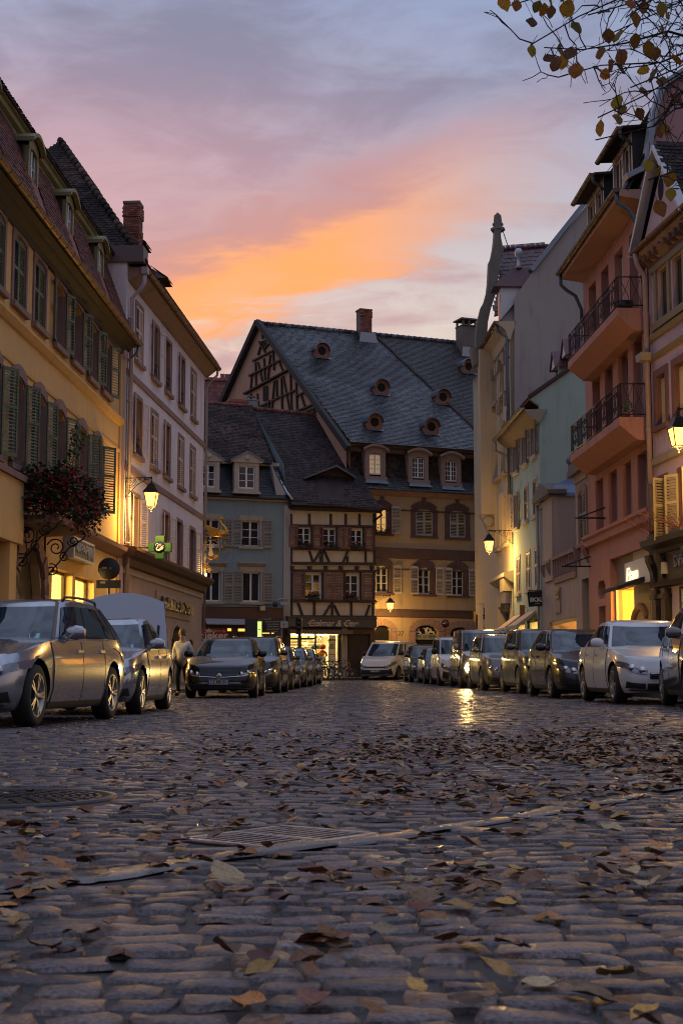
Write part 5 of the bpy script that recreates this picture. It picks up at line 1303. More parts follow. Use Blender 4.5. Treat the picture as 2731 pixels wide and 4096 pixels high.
    sh(part('stone_pier', MB().box(g(1168,900)[0], g(1212,900)[0], -.12, .003, -.1, c), STONE_BEIGE, R))
    ld = bpy.data.lights.new('shop_spill', 'AREA'); ld.shape = 'RECTANGLE'; ld.size = 3.2; ld.size_y = .3; ld.energy = 60; ld.color = (1,.72,.3)
    # the far small lantern at the corner
    k = F.at(1497, 2424); wall_lamp('small lit lantern on iron bracket at the corner of the half timbered house', Fac(F.M @ Vector((s1-.05, 0, 0)), (-.36, 1.0)), 0, F.Z(1500, 2412)+.42, .95, 260, .82)
    return F
build_timbered()
# far roof seen between the houses
def build_far_house():
    F = Fac((-9, 96), (1, .2)); R = F.root('red_roofed_house', 'house with red tiled roof rising behind the blue house')
    zr = F.at(900, 1518, 4)[1]; ze = 12.5; rp = RoofPlane(F, 0, ze, 4.5, zr)
    out = [(-3, 0), rp.at(1000, 1640), rp.at(952, 1520), (-3, rp.L)]
    out[1] = (out[1][0]+.9, 0)
    part('roof', slab(rp.O, rp.U, rp.V, out), TILE_RED, R); tile_field(R, rp.O, rp.U, rp.V, out, TILE_RED, .30, .36, 0, seed=5)
    part('wall', MB().box(-3, out[1][0]-.3, .3, 8.5, -.1, ze), mat('ochre_far_wall', (.30,.22,.15), .9, .1, 1), R); part('rear_roof', MB().quad((-3,4.5,zr),(out[2][0],4.5,zr),(out[1][0],9,ze),(-3,9,ze)), TILE_RED, R, fix=False)
    for i in range(12): part('ridge_tile', MB().tube([(-3+(out[2][0]+3)*i/12, 4.5, zr), (-3+(out[2][0]+3)*(i+1.1)/12, 4.5, zr)], [.15,.12], 8), TILE_RED, R, fix=False)
build_far_house()
# ---------------------------------------------------------------- big house with timbered gable
def build_big():
    F = Fac((0.52, 79.9), (1, .405)); G4 = lambda x, y, off=0: F.at(1300+x/2, 1200+y/2, off); G7 = lambda x, y, off=0: F.at(1400+x/2, 2200+y/2, off)
    R = F.root('large_old_house', 'large old house with huge tiled roof, round roof vents and timbered gable')
    BG = mat('beige_render', (.36,.27,.175), .88, .13, .8, .2, 60, stain=.3)
    s1 = 12.0; zc = G4(700, 1545)[1]; OLD = mat('dark_red_window_stone', (.085,.052,.050), .85, .25, 5, .25, 60, stain=.3)
    w1 = [rectpx(G4, 408, 1664, 500, 1868), rectpx(G4, 722, 1676, 856, 1888), rectpx(G4, 992, 1690, 1118, 1902), rectpx(G4, 1320, 1706, 1420, 1912)]
    w2 = [rectpx(G7, 204, 126, 304, 342), rectpx(G7, 541, 142, 642, 354), rectpx(G7, 808, 156, 910, 366), rectpx(G7, 1140, 166, 1235, 372)]
    ar = [rectpx(G7, 196, 606, 318, 1000), rectpx(G7, 520, 604, 700, 1000), rectpx(G7, 800, 620, 960, 1000)]
    ar = [(a, b, .1, d) for (a, b, c, d) in ar]
    part('wall', wall_mesh(-.1, s1, -.1, zc+.1, w1 + w2 + ar, .22), BG, R, fix=False)
    part('rear_wall', MB().quad((s1,0,-.1),(s1,9,-.1),(s1,9,zc),(s1,0,zc)), BG, R, fix=False)
    LITP = glow('lit_room_pane', (1.0,.55,.16), .42)
    for i, (a, b, c, d) in enumerate(w1 + w2):
        surround(R, a, b, c, d, OLD, .30, .06, arch=.30, key=True); part('window_head', arch_fill(a, b, d, .12, -.002, .2), OLD, R, fix=False)
        if i not in (1, 2): window(R, a, b, c, d, .14, rows=3, pane=LITP if i == 0 else PANE, fw=.07); dark_back(R, a, b, c, d)
    PSH = mat('pale_grey_shutter', (.36,.33,.29), .6, .15, 8, stain=.3, objrand=.1)
    for i in (1, 2):
        a, b, c, d = w1[i]; closed(R, (a+b)/2, (b-a)/2, c, d-.04, PSH, True, -.02)
    for (x0, y0, x1, y1) in ((526,1658,596,1872),(1258,1704,1314,1910)):
        a, b, c, d = rectpx(G4, x0, y0, x1, y1); shutter(R, 'R', a, c, b-a, d-c, PSH, 8, -.10, True)
    for (x0, y0, x1, y1) in ((182,134,205,342),(338,132,403,352),(473,138,538,356),(678,146,741,362),(746,150,808,364),(942,158,1003,372),(1075,164,1137,374)):
        a, b, c, d = rectpx(G7, x0, y0, x1, y1); shutter(R, 'R', a, c, b-a, d-c, PSH, 6, -.10, True)
    a, b, c, d = w1[0]; flowers(R, (a+b)/2, c+.1, .9, 77, -.22)
    for (y, h) in ((2018, .62), (1675, .10)):
        z = G4(900, y+20)[1]; part('string_course', MB().prism([(.003,z-h/2),(-.08,z-h/2+.03),(-.14,z+h/2-.05),(.003,z+h/2)], 'x', -.1, s1), OLD, R)
    z = G7(700, 512)[1]; part('string_course', MB().prism([(.003,z-.24),(-.08,z-.2),(-.10,z+.05),(-.18,z+.2),(.003,z+.24)], 'x', -.1, s1), OLD, R)
    z = G7(700, 165)[1]; part('string_course', MB().box(-.1, s1, -.04, .003, z-.03, z+.03), OLD, R)
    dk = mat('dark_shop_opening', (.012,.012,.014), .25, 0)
    for i, (a, b, c, d) in enumerate(ar):
        part('arch_head', arch_fill(a, b, d, .35, -.002, .22), BG, R, fix=False); n = 9; cx, w2_ = (a+b)/2, (b-a)/2
        for k in range(n):
            t0, t1 = pi*k/n+.01, pi*(k+1)/n-.01
            part('arch_stone', MB().prism([(cx+(w2_+.05)*cos(t0), d-.33+.35*sin(t0)), (cx+(w2_+.42)*cos(t0), d-.33+.72*sin(t0)), (cx+(w2_+.42)*cos(t1), d-.33+.72*sin(t1)), (cx+(w2_+.05)*cos(t1), d-.33+.35*sin(t1))], 'y', -.09, .003), STONE_PINK, R)
        for sx in (a-.22, b+.22): part('arch_pier', MB().box(sx-.2, sx+.2, -.08, .003, -.1, d-.36), STONE_PINK, R)
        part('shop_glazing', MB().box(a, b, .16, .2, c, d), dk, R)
    a, b, c, d = ar[0]; part('door_frame', MB().box(a, b, .10, .15, d-.95, d-.82).box(a, a+.12, .10, .15, .1, d-.95).box(b-.12, b, .10, .15, .1, d-.95), STONE_BEIGE, R)
    a, b, c, d = rectpx(G7, 520, 672, 700, 716); part('sign_board', MB().box(a, b, .06, .10, c, d), mat('pale_green_sign', (.30,.31,.22), .6, .1, 5), R)
    place('sign_lettering', textmesh('MISE AU GREEN', .30, mat('black_print', (.02,.02,.02)), .004, width=(b-a)*.84), R, ((a+b)/2, .055, (c+d)/2))
    for k, (x, w_) in enumerate(((548, .22), (605, .3), (655, .22))):
        p = G7(x, 655); q = MB()
        if k == 1:
            q.prism([(-.22,.20),(-.05,.26),(.02,.0),(.05,-.16),(.12,-.10),(.16,.1),(.26,.26),(.16,.28),(.0,.2)], 'y', .13, .14)
        else:
            sx = 1 if k == 0 else -1
            q.prism([(sx*x_, z_) for (x_, z_) in ((-.24,-.14),(-.2,.02),(-.05,.04),(.02,.2),(.1,.22),(.12,.06),(.2,-.02),(.24,-.14),(.15,-.14),(.1,-.04),(-.1,-.05),(-.16,-.14))][::sx], 'y', .13, .14)
        part('window_emblem', q, mat('white_window_print', (.6,.58,.52), .6, 0), R, (p[0], 0, p[1]))
    p = G7(405, 668); place('house_number', textmesh('27', .34, OLD, .01), R, (p[0], -.01, p[1]))
    # corbel bracket left over from an old sign
    p = G7(450, 430); part('corbel', MB().prism([(0,-.55),(-.12,-.4),(-.2,-.1),(-.42,.1),(-.42,.25),(0,.25)], 'x', p[0]-.12, p[0]+.14), mat('dark_corbel_stone', (.05,.04,.038), .8, .2, 5), R)
    # mansard and main roof
    zb = G4(700, 1530, -.35)[1]; zk = G4(700, 1190, .55)[1]
    part('cornice', MB().prism([(.003,zc-.25),(-.12,zc-.2),(-.30,zc),(-.42,zb-.1),(-.42,zb),(.2,zb)], 'x', -.4, s1), STONE_PINK, R)
    m1 = RoofPlane(F, -.5, zb, .05, zb+.75); m2 = RoofPlane(F, .03, zb+.7, .55, zk)
    o1 = [(-.45, 0), (s1, 0), (s1, m1.L), (-.35, m1.L)]; o2 = [(-.3, 0), (s1, 0), (s1, m2.L), (-.2, m2.L)]
    part('mansard_roof', slab(m2.O, m2.U, m2.V, o2), TILE_DARK, R); part('mansard_flare', slab(m1.O, m1.U, m1.V, o1), TILE_DARK, R)
    tile_field(R, m1.O, m1.U, m1.V, o1, TILE_GREY, .18, .15, 0, seed=1, name='flare_tile'); tile_field(R, m2.O, m2.U, m2.V, o2, TILE_DARK, .18, .15, 0, seed=2, name='mansard_tile')
    part('main_eave', MB().prism([(.5,zk-.45),(.25,zk-.40),(.2,zk-.2),(-.12,zk-.12),(-.2,zk+.02),(.8,zk+.02)], 'x', -.3, s1), mat('grey_brown_eave_boards', (.12,.085,.075), .8, .25, 4, stain=.3), R)
    # ridge from the apex along the front direction
    gd = Vector((-sin(radians(32)), cos(radians(32)), 0)); P1 = F.M @ Vector((-.3, -.1, 0))
    d = ray(1042, 1296); t = None
    # apex: where the view ray meets the vertical gable plane
    nrm = Vector((gd.y, -gd.x, 0)); k = (P1 - Vector((0,0,CAMH))).dot(nrm)/d.dot(nrm); AP = d*k + Vector((0,0,CAMH))
    ap = F.loc(AP); rp = RoofPlane(F, -.25, zk, ap.y, ap.z)
    E0 = rp.at(1404, 1767)
    out = [(E0[0], 0), (s1, 0), (s1+1.5, rp.L), (ap.x, rp.L)]
    f0, f1 = rp.at(1497, 1345), rp.at(1935, 1752)
    fa = f0[0] + (f1[0]-f0[0])*(0-f0[1])/(f1[1]-f0[1])
    left = [(E0[0], 0), (fa, 0), (f0[0], rp.L), (ap.x, rp.L)]; right = [(fa, 0), (s1+4, 0), (s1+4, rp.L), (f0[0], rp.L)]
    part('roof', slab(rp.O, rp.U, rp.V, [(E0[0], 0), (s1+4, 0), (s1+4, rp.L), (ap.x, rp.L)], .12), TILE_DARK, R)
    ocu = [(1285,1405),(1522,1552),(1495,1692),(1722,1710),(1768,1590),(1871,1467)]
    tile_field(R, rp.O, rp.U, rp.V, left, TILE_GREY, .185, .15, 0, seed=11)
    tile_field(R, rp.O - rp.N*.0, rp.U, rp.V, right, mat('brown_grey_roof_tile', (.036,.032,.033), .55, .4, .8, .25, 60, tone=.6, col2=(.026,.022,.020)), .2, .17, 0, seed=12, name='older_tile')
    part('verge_cap', MB().bar(rp.pt((fa, 0), .06), rp.pt((f0[0], rp.L), .06), .16, .10, up=rp.N), TILE_DARK, R)
    a, b = rp.pt((ap.x, rp.L), .05), rp.pt((s1+4, rp.L), .05); n = 44
    for i in range(n): part('ridge_tile', MB().tube([a.lerp(b, i/n), a.lerp(b, (i+1.1)/n)], [.17, .13], 8), TILE_GREY, R, fix=False)
    TERRA = mat('terracotta_vent', (.25,.115,.075), .8, .2, 5, stain=.25)
    for (u, v) in ocu:
        ab = rp.at(u, v+22); c = rp.pt(ab, 0); k_ = .78; m = MB(); yb = c.y - .12; n = 12
        def ro(t_): return (c.x + .62*k_*cos(t_), c.z+.45*k_ + .62*k_*sin(t_)) if sin(t_) > 0 else (c.x + .62*k_*max(-1, min(1, cos(t_)*1.42)), c.z+.45*k_ + .50*k_*max(-1, sin(t_)*1.42))
        n = 16
        for i in range(n):
            t0, t1 = 2*pi*i/n, 2*pi*(i+1)/n; a_, b_ = [(c.x+.35*k_*cos(t_), c.z+.45*k_+.35*k_*sin(t_)) for t_ in (t0, t1)]; c_, d_ = ro(t1), ro(t0)
            m.add([(a_[0],yb,a_[1]),(b_[0],yb,b_[1]),(c_[0],yb,c_[1]),(d_[0],yb,d_[1]),(a_[0],yb+.5,a_[1]),(b_[0],yb+.5,b_[1])], [(0,1,2,3),(0,4,5,1)])
        for sx in (-.62*k_, .62*k_): m.quad((c.x+sx, yb, c.z-.05),(c.x+sx, yb+1.4, c.z-.05),(c.x+sx, yb+1.4, c.z+.45*k_),(c.x+sx, yb, c.z+.45*k_))
        ov = part('roof_vent', m, TERRA, R, fix=False)
        xs = [i/12*pi for i in range(13)]; hd = MB(); cr = lambda r_, yy: [(c.x+r_*k_*cos(t_), yy, c.z+.45*k_+r_*k_*sin(t_)) for t_ in xs]
        hd.grid([cr(.71, yb-.22), cr(.71, yb+1.9)]); hd.grid([cr(.71, yb-.22), cr(.62, yb-.22)]); hd.grid([cr(.62, yb-.22), cr(.62, yb)])
        part('vent_hood', hd, ZINC, ov, fix=False); part('vent_opening', MB().lathe([(0, yb+.06), (.37*k_, yb+.06)], 16, (c.x, 0, c.z+.45*k_), axis='y', cap=False), mat('dark_room', (.010,.009,.009), .9, 0), ov, fix=False)
        part('vent_apron', MB().quad((c.x-.5, yb-.0, c.z-.04), (c.x+.5, yb, c.z-.04), (c.x+.5, yb-.22, c.z-.18), (c.x-.5, yb-.22, c.z-.18)), ZINC, ov, fix=False)
    # arched mansard dormers
    DST = mat('pinkish_dormer_stone', (.26,.19,.165), .85, .2, 5, .2, 60, stain=.3)
    for i, (x0, y0, x1, y1) in enumerate(((350,1232,446,1396),(696,1262,790,1424),(958,1290,1050,1450),(1290,1320,1380,1480))):
        a, b, c, d = rectpx(G4, x0, y0, x1, y1, -.05); m = (a+b)/2
        dm = MB(); w_ = .26; y0_ = -.12
        dm.box(a-w_, a, y0_, .5, c-.12, d+.05); dm.box(b, b+w_, y0_, .5, c-.12, d+.05); dm.box(a-w_-.06, b+w_+.06, y0_-.08, .5, c-.30, c-.12)
        n = 8; hw = (b-a)/2
        for j in range(n):
            xa, xb = a+(b-a)*j/n, a+(b-a)*(j+1)/n; la, lb = d-.10+.14*(1-((xa-m)/hw)**2), d-.10+.14*(1-((xb-m)/hw)**2)
            dm.add([(xa,y0_,la),(xb,y0_,lb),(xb,y0_,d+.32),(xa,y0_,d+.32),(xa,.1,la),(xb,.1,lb)], [(0,1,2,3),(0,4,5,1)])
        D_ = part('dormer', dm, DST, R, fix=False)
        hm = MB(); H2 = hw+w_+.16; xs = [m-H2+2*H2*j/10 for j in range(11)]; hz = lambda x: d+.28+.28*(1-((x-m)/H2)**2)
        for (ya, yb_) in ((y0_-.2, 1.2),): hm.grid([[(x, ya, hz(x)) for x in xs], [(x, yb_, hz(x)) for x in xs]]); hm.grid([[(x, ya, hz(x)-.12) for x in xs], [(x, ya, hz(x)) for x in xs]]); hm.grid([[(x, ya, hz(x)-.12) for x in xs], [(x, y0_, hz(x)-.2) for x in xs]])
        part('dormer_hood', hm, DST, D_, fix=False)
        part('dormer_infill', MB().box(a-w_, b+w_, y0_+.005, .4, d+.05, d+.40), DST, D_)
        for sx in (a-w_-.02, b+w_-.02): part('dormer_cheek', MB().prism([(y0_+.05, c-.3), (.9, c-.3), (1.1, d+.3), (y0_+.05, d+.3)], 'x', sx, sx+.04), DST, D_)
        window(D_, a, b, c, d, -.02, cols=4, rows=4, fw=.055, pane=glow('half_lit_pane', (.9,.62,.32), .16) if i == 0 else PANE)
        part('dormer_apron', MB().quad((a-w_,-.2,c-.3),(b+w_,-.2,c-.3),(b+w_+.1,-.45,c-.55),(a-w_-.1,-.45,c-.55)), ZINC, D_, fix=False)
    # gable
    GB = P1 + gd*((AP - P1).dot(gd)*2); FG = Fac((GB.x, GB.y), (-gd.x, -gd.y)); Lg = (GB - Vector((P1.x, P1.y, 0))).length
    loc = lambda w_: F.loc(w_)
    gz = zk - .25
    tri = [FG.M @ Vector((0, 0, -.1)), FG.M @ Vector((Lg, 0, -.1)), FG.M @ Vector((Lg, 0, gz)), Vector(AP), FG.M @ Vector((0, 0, gz))]
    tl = [loc(p) for p in tri]; nin = (FG.M.to_3x3() @ Vector((0, 1, 0))); back = [loc(p + nin*.25) for p in tri]
    part('gable_wall', MB().add(tl + back, [(0,1,2,3,4),(9,8,7,6,5),(2,7,8,3),(3,8,9,4)]), mat('pink_gable_plaster', (.46,.27,.185), .88, .14, .9, .2, 50, stain=.25), R, fix=False)
    part('rear_roof', MB().add([loc(AP + nin*-.3), rp.pt((s1+4, rp.L)), rp.pt((s1+4, rp.L)) + Vector((0, ap.y, -(ap.z-zk))), loc(FG.M @ Vector((-.6, -.3, gz-.3)))], [(0,1,2,3)]), TILE_DARK, R, fix=False)
    # rake boards with thickness of the roof
    for (p, q, nm) in ((tri[3] + Vector((0,0,.12)), FG.M @ Vector((Lg+.55, 0, gz-.2)), 'rake_board'), (tri[3] + Vector((0,0,.12)), FG.M @ Vector((-.55, 0, gz-.2)), 'rake_board')):
        part(nm, MB().bar(loc(p - nin*.22), loc(q - nin*.22), .30, .34), mat('dark_rake_board', (.035,.030,.030), .8, .3, 4), R)
    gT = lambda x, y: FG.at(780+x/2, 1200+y/2)
    def gt(p, q, w_, nm):
        a_, b_ = gT(*p), gT(*q); y = -.05 - WR.uniform(0, .02)
        A_, B_ = loc(FG.M @ Vector((a_[0], y, a_[1]))), loc(FG.M @ Vector((b_[0], y, b_[1])))
        up = F.M.to_3x3().inverted() @ nin
        part(nm, MB().bar(A_, B_, .10, w_, up=up) if False else MB().bar(A_, B_, .10, w_, up=-up), DARKWOOD, R)
    for (p, q, w_) in (((470,488),(655,393),.16),((440,608),(708,474),.17),((405,752),(765,556),.34),((495,868),(700,770),.16),((690,775),(812,722),.15),((820,768),(878,740),.15),((780,908),(955,836),.18),((830,912),(965,868),.16),((900,918),(970,890),.12)): gt(p, q, w_, 'beam')
    for (p, q) in (((560,470),(566,590)),((610,440),(590,640)),((512,500),(548,650)),((632,415),(640,560)),((680,495),(712,570)),((492,500),(496,690)),((462,600),(452,720)),((545,330),(512,440)),((560,395),(600,345)),((568,640),(565,590)),((540,640),(528,580)),((660,640),(664,790)),((642,650),(622,880)),((700,620),(705,895)),((712,610),(768,900)),((770,580),(780,890)),((815,660),(825,905)),((855,760),(885,850)),((505,750),(515,850)),((455,750),(452,800)),((600,800),(598,880)),((520,335),(575,430)),((548,310),(545,260))): gt(p, q, .13, 'post')
    for (x0, y0, x1, y1) in ((552,682,590,812),(552,830,592,878),(548,318,575,375)):
        a_, b_ = gT(x0, y1), gT(x1, y0); y = -.09
        q = [loc(FG.M @ Vector((x, y, z))) for (x, z) in ((a_[0], a_[1]), (b_[0], a_[1]), (b_[0], b_[1]), (a_[0], b_[1]))]
        part('gable_opening', MB().add(q, [(0,1,2,3)]), mat('dark_room', (.010,.009,.009), .9, 0), R, fix=False)
    # chimneys
    def chim(u0, u1, vt, vb, m, nm, dep, cap):
        ab = rp.at((u0+u1)/2, vb); c = rp.pt(ab); hw = abs(F.S(u1, vb, c.y) - F.S(u0, vb, c.y))/2*.88; zt_ = F.Z((u0+u1)/2, vt, c.y)
        o = part('chimney', MB().box(c.x-hw, c.x+hw, c.y-hw*.9, c.y+hw*.9, c.z-1.5, zt_), MORTAR if m is BRICK else m, R)
        if m is BRICK:
            z = c.z-.6; k_ = 0; rr = random.Random(8)
            while z < zt_-.08:
                g_ = .04 if zt_-.55 < z < zt_-.2 else .012
                for face in (0, 1):
                    n_ = 4 if k_ % 2 else 3; L_ = 2*(hw+g_)
                    for i in range(n_):
                        b0 = -hw-g_ + L_*i/n_; b1 = b0 + L_/n_-.02
                        if face == 0: part('brick', MB().box(c.x+b0, c.x+b1, c.y-hw*.9-g_-rr.uniform(0,.006), c.y-hw*.9+.05, z, z+.085), BRICK, o, fix=False)
                        else: part('brick', MB().box(c.x+hw-.05, c.x+hw+g_+rr.uniform(0,.006), c.y+b0*.88, c.y+b1*.88, z, z+.085), BRICK, o, fix=False)
                z += .105; k_ += 1
            part('chimney_crown', MB().box(c.x-hw-.05, c.x+hw+.05, c.y-hw*.9-.05, c.y+hw*.9+.05, zt_-.06, zt_+.04), BRICK, o)
        else:
            part('chimney_crown', MB().box(c.x-hw-.03, c.x+hw+.03, c.y-hw-.03, c.y+hw+.03, zt_, zt_+.06), m, o)
            for (sx, sy) in ((-1,-1),(1,-1),(1,1),(-1,1),(0,-1)): part('cowl_post', MB().box(c.x+sx*(hw-.09)-.06, c.x+sx*(hw-.09)+.06, c.y+sy*(hw-.09)-.06, c.y+sy*(hw-.09)+.06, zt_+.06, zt_+.40), m, o)
            part('cowl_slab', MB().box(c.x-hw-.12, c.x+hw+.12, c.y-hw-.1, c.y+hw+.1, zt_+.40, zt_+.50), m, o)
        part('chimney_flashing', MB().prism([(c.x-hw-.12, c.z+.1), (c.x+hw+.12, c.z+.1), (c.x+hw+.30, c.z-.55), (c.x-hw-.2, c.z-.55)], 'y', c.y-hw*.9-.30, c.y-hw*.9-.26), mat('pale_zinc_flashing', (.30,.34,.38), .4, .1, 5, metal=.6), o)
    chim(1430, 1481, 1243, 1345, BRICK, 'brick', .8, False)
    chim(1832, 1897, 1310, 1405, mat('grey_rendered_chimney', (.16,.135,.115), .9, .25, 3, stain=.5), 'render', .8, True)
    # little zinc flue and brick stub between the roofs
    t = thing('roof_flue', 'zinc roof flue with flat cowl between the dark roofs', 'chimney', FB.M @ Vector((FB.at(1004, 1620, 6)[0], 6.0, FB.at(1004, 1622, 6)[1])), FB.rz)
    part('flue_box', MB().box(-.34, .34, -.3, .3, -.8, .25).box(-.40,.40,-.36,.36,.25,.31), ZINC, t); part('flue_cowl', MB().box(-.30,.30,-.25,.25,.50,.54).box(-.22,-.18,-.2,-.16,.31,.5).box(.18,.22,-.2,-.16,.31,.5), ZINC, t)
    t = thing('brick_chimney_stub', 'low brick chimney stub beside the zinc flue', 'chimney', FB.M @ Vector((FB.at(948, 1600, 6)[0], 6.0, FB.at(948, 1612, 6)[1])), FB.rz)
    st = part('stub_core', MB().box(-.60,.60,-.3,.3,-1,.0).prism([(-.66,0),(.66,0),(.5,.18),(-.5,.18)], 'y', -.33, .33), BRICK, t)
    return F
FBH = build_big()
# ================================================================ right hand side of the street
def right_fac(Y): return Fac((10.52-.04*Y, Y), (.04, -1))      # local x runs from far to near
def Yof(F, s): return (F.p + F.s*s).y
def build_cream():
    F = right_fac(78.5); R = F.root('cream_tall_house', 'tall cream house with carved curved gable, pinnacle and bare grey side wall')
    CR = mat('cream_render', (.52,.42,.285), .86, .11, .8, .15, 60, stain=.25); GRW = mat('bare_grey_side_wall', (.36,.335,.31), .9, .12, .6, .2, 50, stain=.25)
    S = lambda u, v=2000: F.S(u, v)
    e = 13.2; zt = 17.1
    cols = [(F.S(1986, 1900), F.S(2000, 1900)), (F.S(2014, 1900), F.S(2031, 1900))]
    rows = [(14.15, 16.45), (10.3, 12.88), (6.85, 9.2)]
    holes = [(a, b, c, d) for (a, b) in cols for (c, d) in rows] + [(F.S(1992, 2500), F.S(2036, 2500), .2, 4.0)]
    part('wall', wall_mesh(0, e, -.1, zt, holes, .5), CR, R, fix=False)
    part('rear_wall', backbox(MB(), 0, e-.2, -.1, zt, 12), CR, R, fix=False)
    for (a, b, c, d) in holes[:-1]:
        if d > 15:
            part('gothic_head', arch_fill(a, b, d, .75, -.002, .5), CR, R, fix=False)
            n = 8; m, hw = (a+b)/2, (b-a)/2
            for k in range(n):
                t0, t1 = pi*k/n+.02, pi*(k+1)/n-.02
                part('arch_stone', MB().prism([(m+hw*cos(t0), d-.75+.75*sin(t0)), (m+(hw+.22)*cos(t0), d-.75+.97*sin(t0)), (m+(hw+.22)*cos(t1), d-.75+.97*sin(t1)), (m+hw*cos(t1), d-.75+.75*sin(t1))], 'y', -.08, .003), STONE_BEIGE, R)
        window(R, a, b, c, d, .34, rows=3, frame=mat('grey_window_frame', (.22,.21,.20), .6, .1, 5)); dark_back(R, a, b, c, d, .5)
        part('window_sill', MB().box(a-.12, b+.12, -.22, .003, c-.16, c), STONE_BEIGE, R)
        for x in (a-.22, b+.22):
            part('window_pilaster', MB().box(x-.14, x+.14, -.14, .003, c-.1, d-.6 if d > 15 else d+.2), CR, R)
            if d > 15: part('capital', MB().prism([(x-.16, d-1.1), (x+.16, d-1.1), (x+.26, d-.55), (x-.26, d-.55)], 'y', -.26, .003), STONE_BEIGE, R); part('console', MB().prism([(x-.18, c-.2), (x+.18, c-.2), (x+.06, c-.8), (x-.06, c-.8)], 'y', -.2, .003), STONE_BEIGE, R)
    part('shop_glazing', MB().box(F.S(1992, 2500), F.S(2036, 2500), .4, .44, .2, 4.0), PANE, R)
    part('shop_cornice', MB().prism([(.003,4.9),(-.2,5.0),(-.45,5.2),(-.45,5.35),(.003,5.5)], 'x', F.S(1990, 2300), e-.05), CR, R)
    part('wall_box', MB().box(F.S(2030,2290), F.S(2046,2290), -.4, .0, 4.55, 5.4), mat('cream_utility_box', (.45,.38,.27), .6, .1, 5), R)
    # oriel with its plain near side
    s0, s1, p = F.S(1965, 1900, -.75)-4.2, F.S(1985, 1900), .78; zo = F.Z(1950, 2085)
    part('oriel', MB().box(s0, s1, -p, .0, zo, zt-.1), CR, R); part('oriel_corbel', MB().prism([(0, zo-1.5), (-.25, zo-1.3), (-p*.8, zo-.35), (-p-.05, zo), (0, zo)], 'x', s0+.1, s1-.1), STONE_BEIGE, R)
    part('corbel_rosette', MB().lathe([(0,.06),(.22,.05),(.3,.0)], 14, (s1-.1, -.40, zo-.35), axis='x'), STONE_BEIGE, R)
    # eave
    part('eave', MB().prism([(.003,zt-.8),(-.1,zt-.75),(-.2,zt-.35),(-.55,zt-.05),(-.55,zt+.08),(.3,zt+.1)], 'x', s1-.3, e), CR, R)
    gutter(R, (s1-.6, -.66, zt+.10), (e+.02, -.66, zt+.10), COPPER, .10)
    bl = mat('blue_grey_pipe', (.10,.12,.16), .45, .1, 5, metal=.3)
    pipe(R, [(e-.35, -.62, zt), (e-.4, -.5, zt-.3), (e-.12, -.14, zt-.7), (e-.12, -.12, 9.0)], bl, .075, [(e-.12, -.12, z) for z in (15.5, 12.6)])
    # bare side wall facing the viewer
    W_ = Fac(F.M @ Vector((e, 0, 0)), (1, .04)); q = lambda u, v: F.loc(W_.M @ Vector((W_.S(u, v), 0, W_.Z(u, v))))
    pl = [(2056,2700),(2056,1192),(2122,1096),(2347,818),(2460,690),(2600,690),(2600,2700)]
    fr = [q(u, v) for (u, v) in pl]; bk = [p_ + Vector((-.3, 0, 0)) for p_ in fr]; n = len(pl)
    part('side_wall', MB().add(fr + bk, [tuple(range(n)), tuple(range(2*n-1, n-1, -1))] + [(i, (i+1) % n, n+(i+1) % n, n+i) for i in range(n)]), GRW, R, fix=False)
    for (a, b) in (((2122,1090),(2347,806)), ((2347,806),(2465,676))): part('verge_flashing', MB().bar(q(*a) + Vector((-.1,0,.08)), q(*b) + Vector((-.1,0,.08)), .55, .22, up=(0,-.6,.8)), ZINC, R)
    # street roof and cross gable in red tiles
    zr = 24.5
    part('roof', MB().quad((s1-8, -.5, zt+.1), (e, -.5, zt+.1), (e, 5.6, zr), (s1-8, 5.6, zr)).quad((s1-8, 5.6, zr), (e, 5.6, zr), (e, 12, zt), (s1-8, 12, zt)), ZINC, R, fix=False)
    C = Fac((0, 0), (1, 0)); GP = Fac((5, 70.2), (1, 0))
    qq = lambda u, v, Y: F.loc(at_depth(u, v, Y))
    # near slope of the cross gable: from its ridge down to the valley
    A_, B_, C_, D_ = qq(2008, 1000, 72.5), qq(2190, 985, 72.5), qq(2050, 1215, 69.0), qq(1975, 1262, 69.0)
    U = (B_ - A_).normalized(); Vv = (A_ - D_); Vv = (Vv - U*Vv.dot(U)).normalized()
    pts = [((p_ - D_).dot(U), (p_ - D_).dot(Vv)) for p_ in (D_, C_, B_, A_)]
    R2 = R
    part('cross_roof', slab(D_, U, Vv, pts, .1), TILE_RED, R)
    tile_field(R, D_, U, Vv, pts, mat('dark_plum_tile', (.085,.028,.032), .42, .2, 1.5, .2, 60, tone=.3, objrand=.2), .26, .34, 120, F.loc((0, 60, 20)), 7, name='pantile', round_=True)
    for i in range(9): part('ridge_tile', MB().tube([A_.lerp(B_, i/9), A_.lerp(B_, (i+1.1)/9)], [.16, .13], 8), MATS['dark_plum_tile'], R, fix=False)
    part('valley_zinc', MB().bar(qq(1940, 1372, 69.3), qq(2075, 1205, 68.6), .8, .06, up=(0,-.6,.8)), ZINC, R)
    # carved gable fin with volutes and the pinnacle
    fin = [(1903,1392),(1903,1330),(1908,1290),(1916,1258),(1924,1225),(1936,1205),(1947,1165),(1952,1120),(1955,1045),(1962,1035),(1966,1015),(1972,985),(1976,950),(1978,920),(1974,915),(1976,900),(1984,893),(1985,862),(1989,848),(1996,862),(1998,893),(2006,900),(2010,916),(2002,922),(2003,950),(2010,985),(2014,1000),(1998,1060),(1990,1130),(1980,1180),(1962,1235),(1950,1290),(1945,1392)]
    f0 = [qq(u, v, 70.9) for (u, v) in fin]; f1 = [p_ + Vector((-.62, 0, 0)) for p_ in f0]; n = len(fin); GS = mat('grey_carved_stone', (.20,.18,.155), .88, .25, 4, .3, 50, stain=.4)
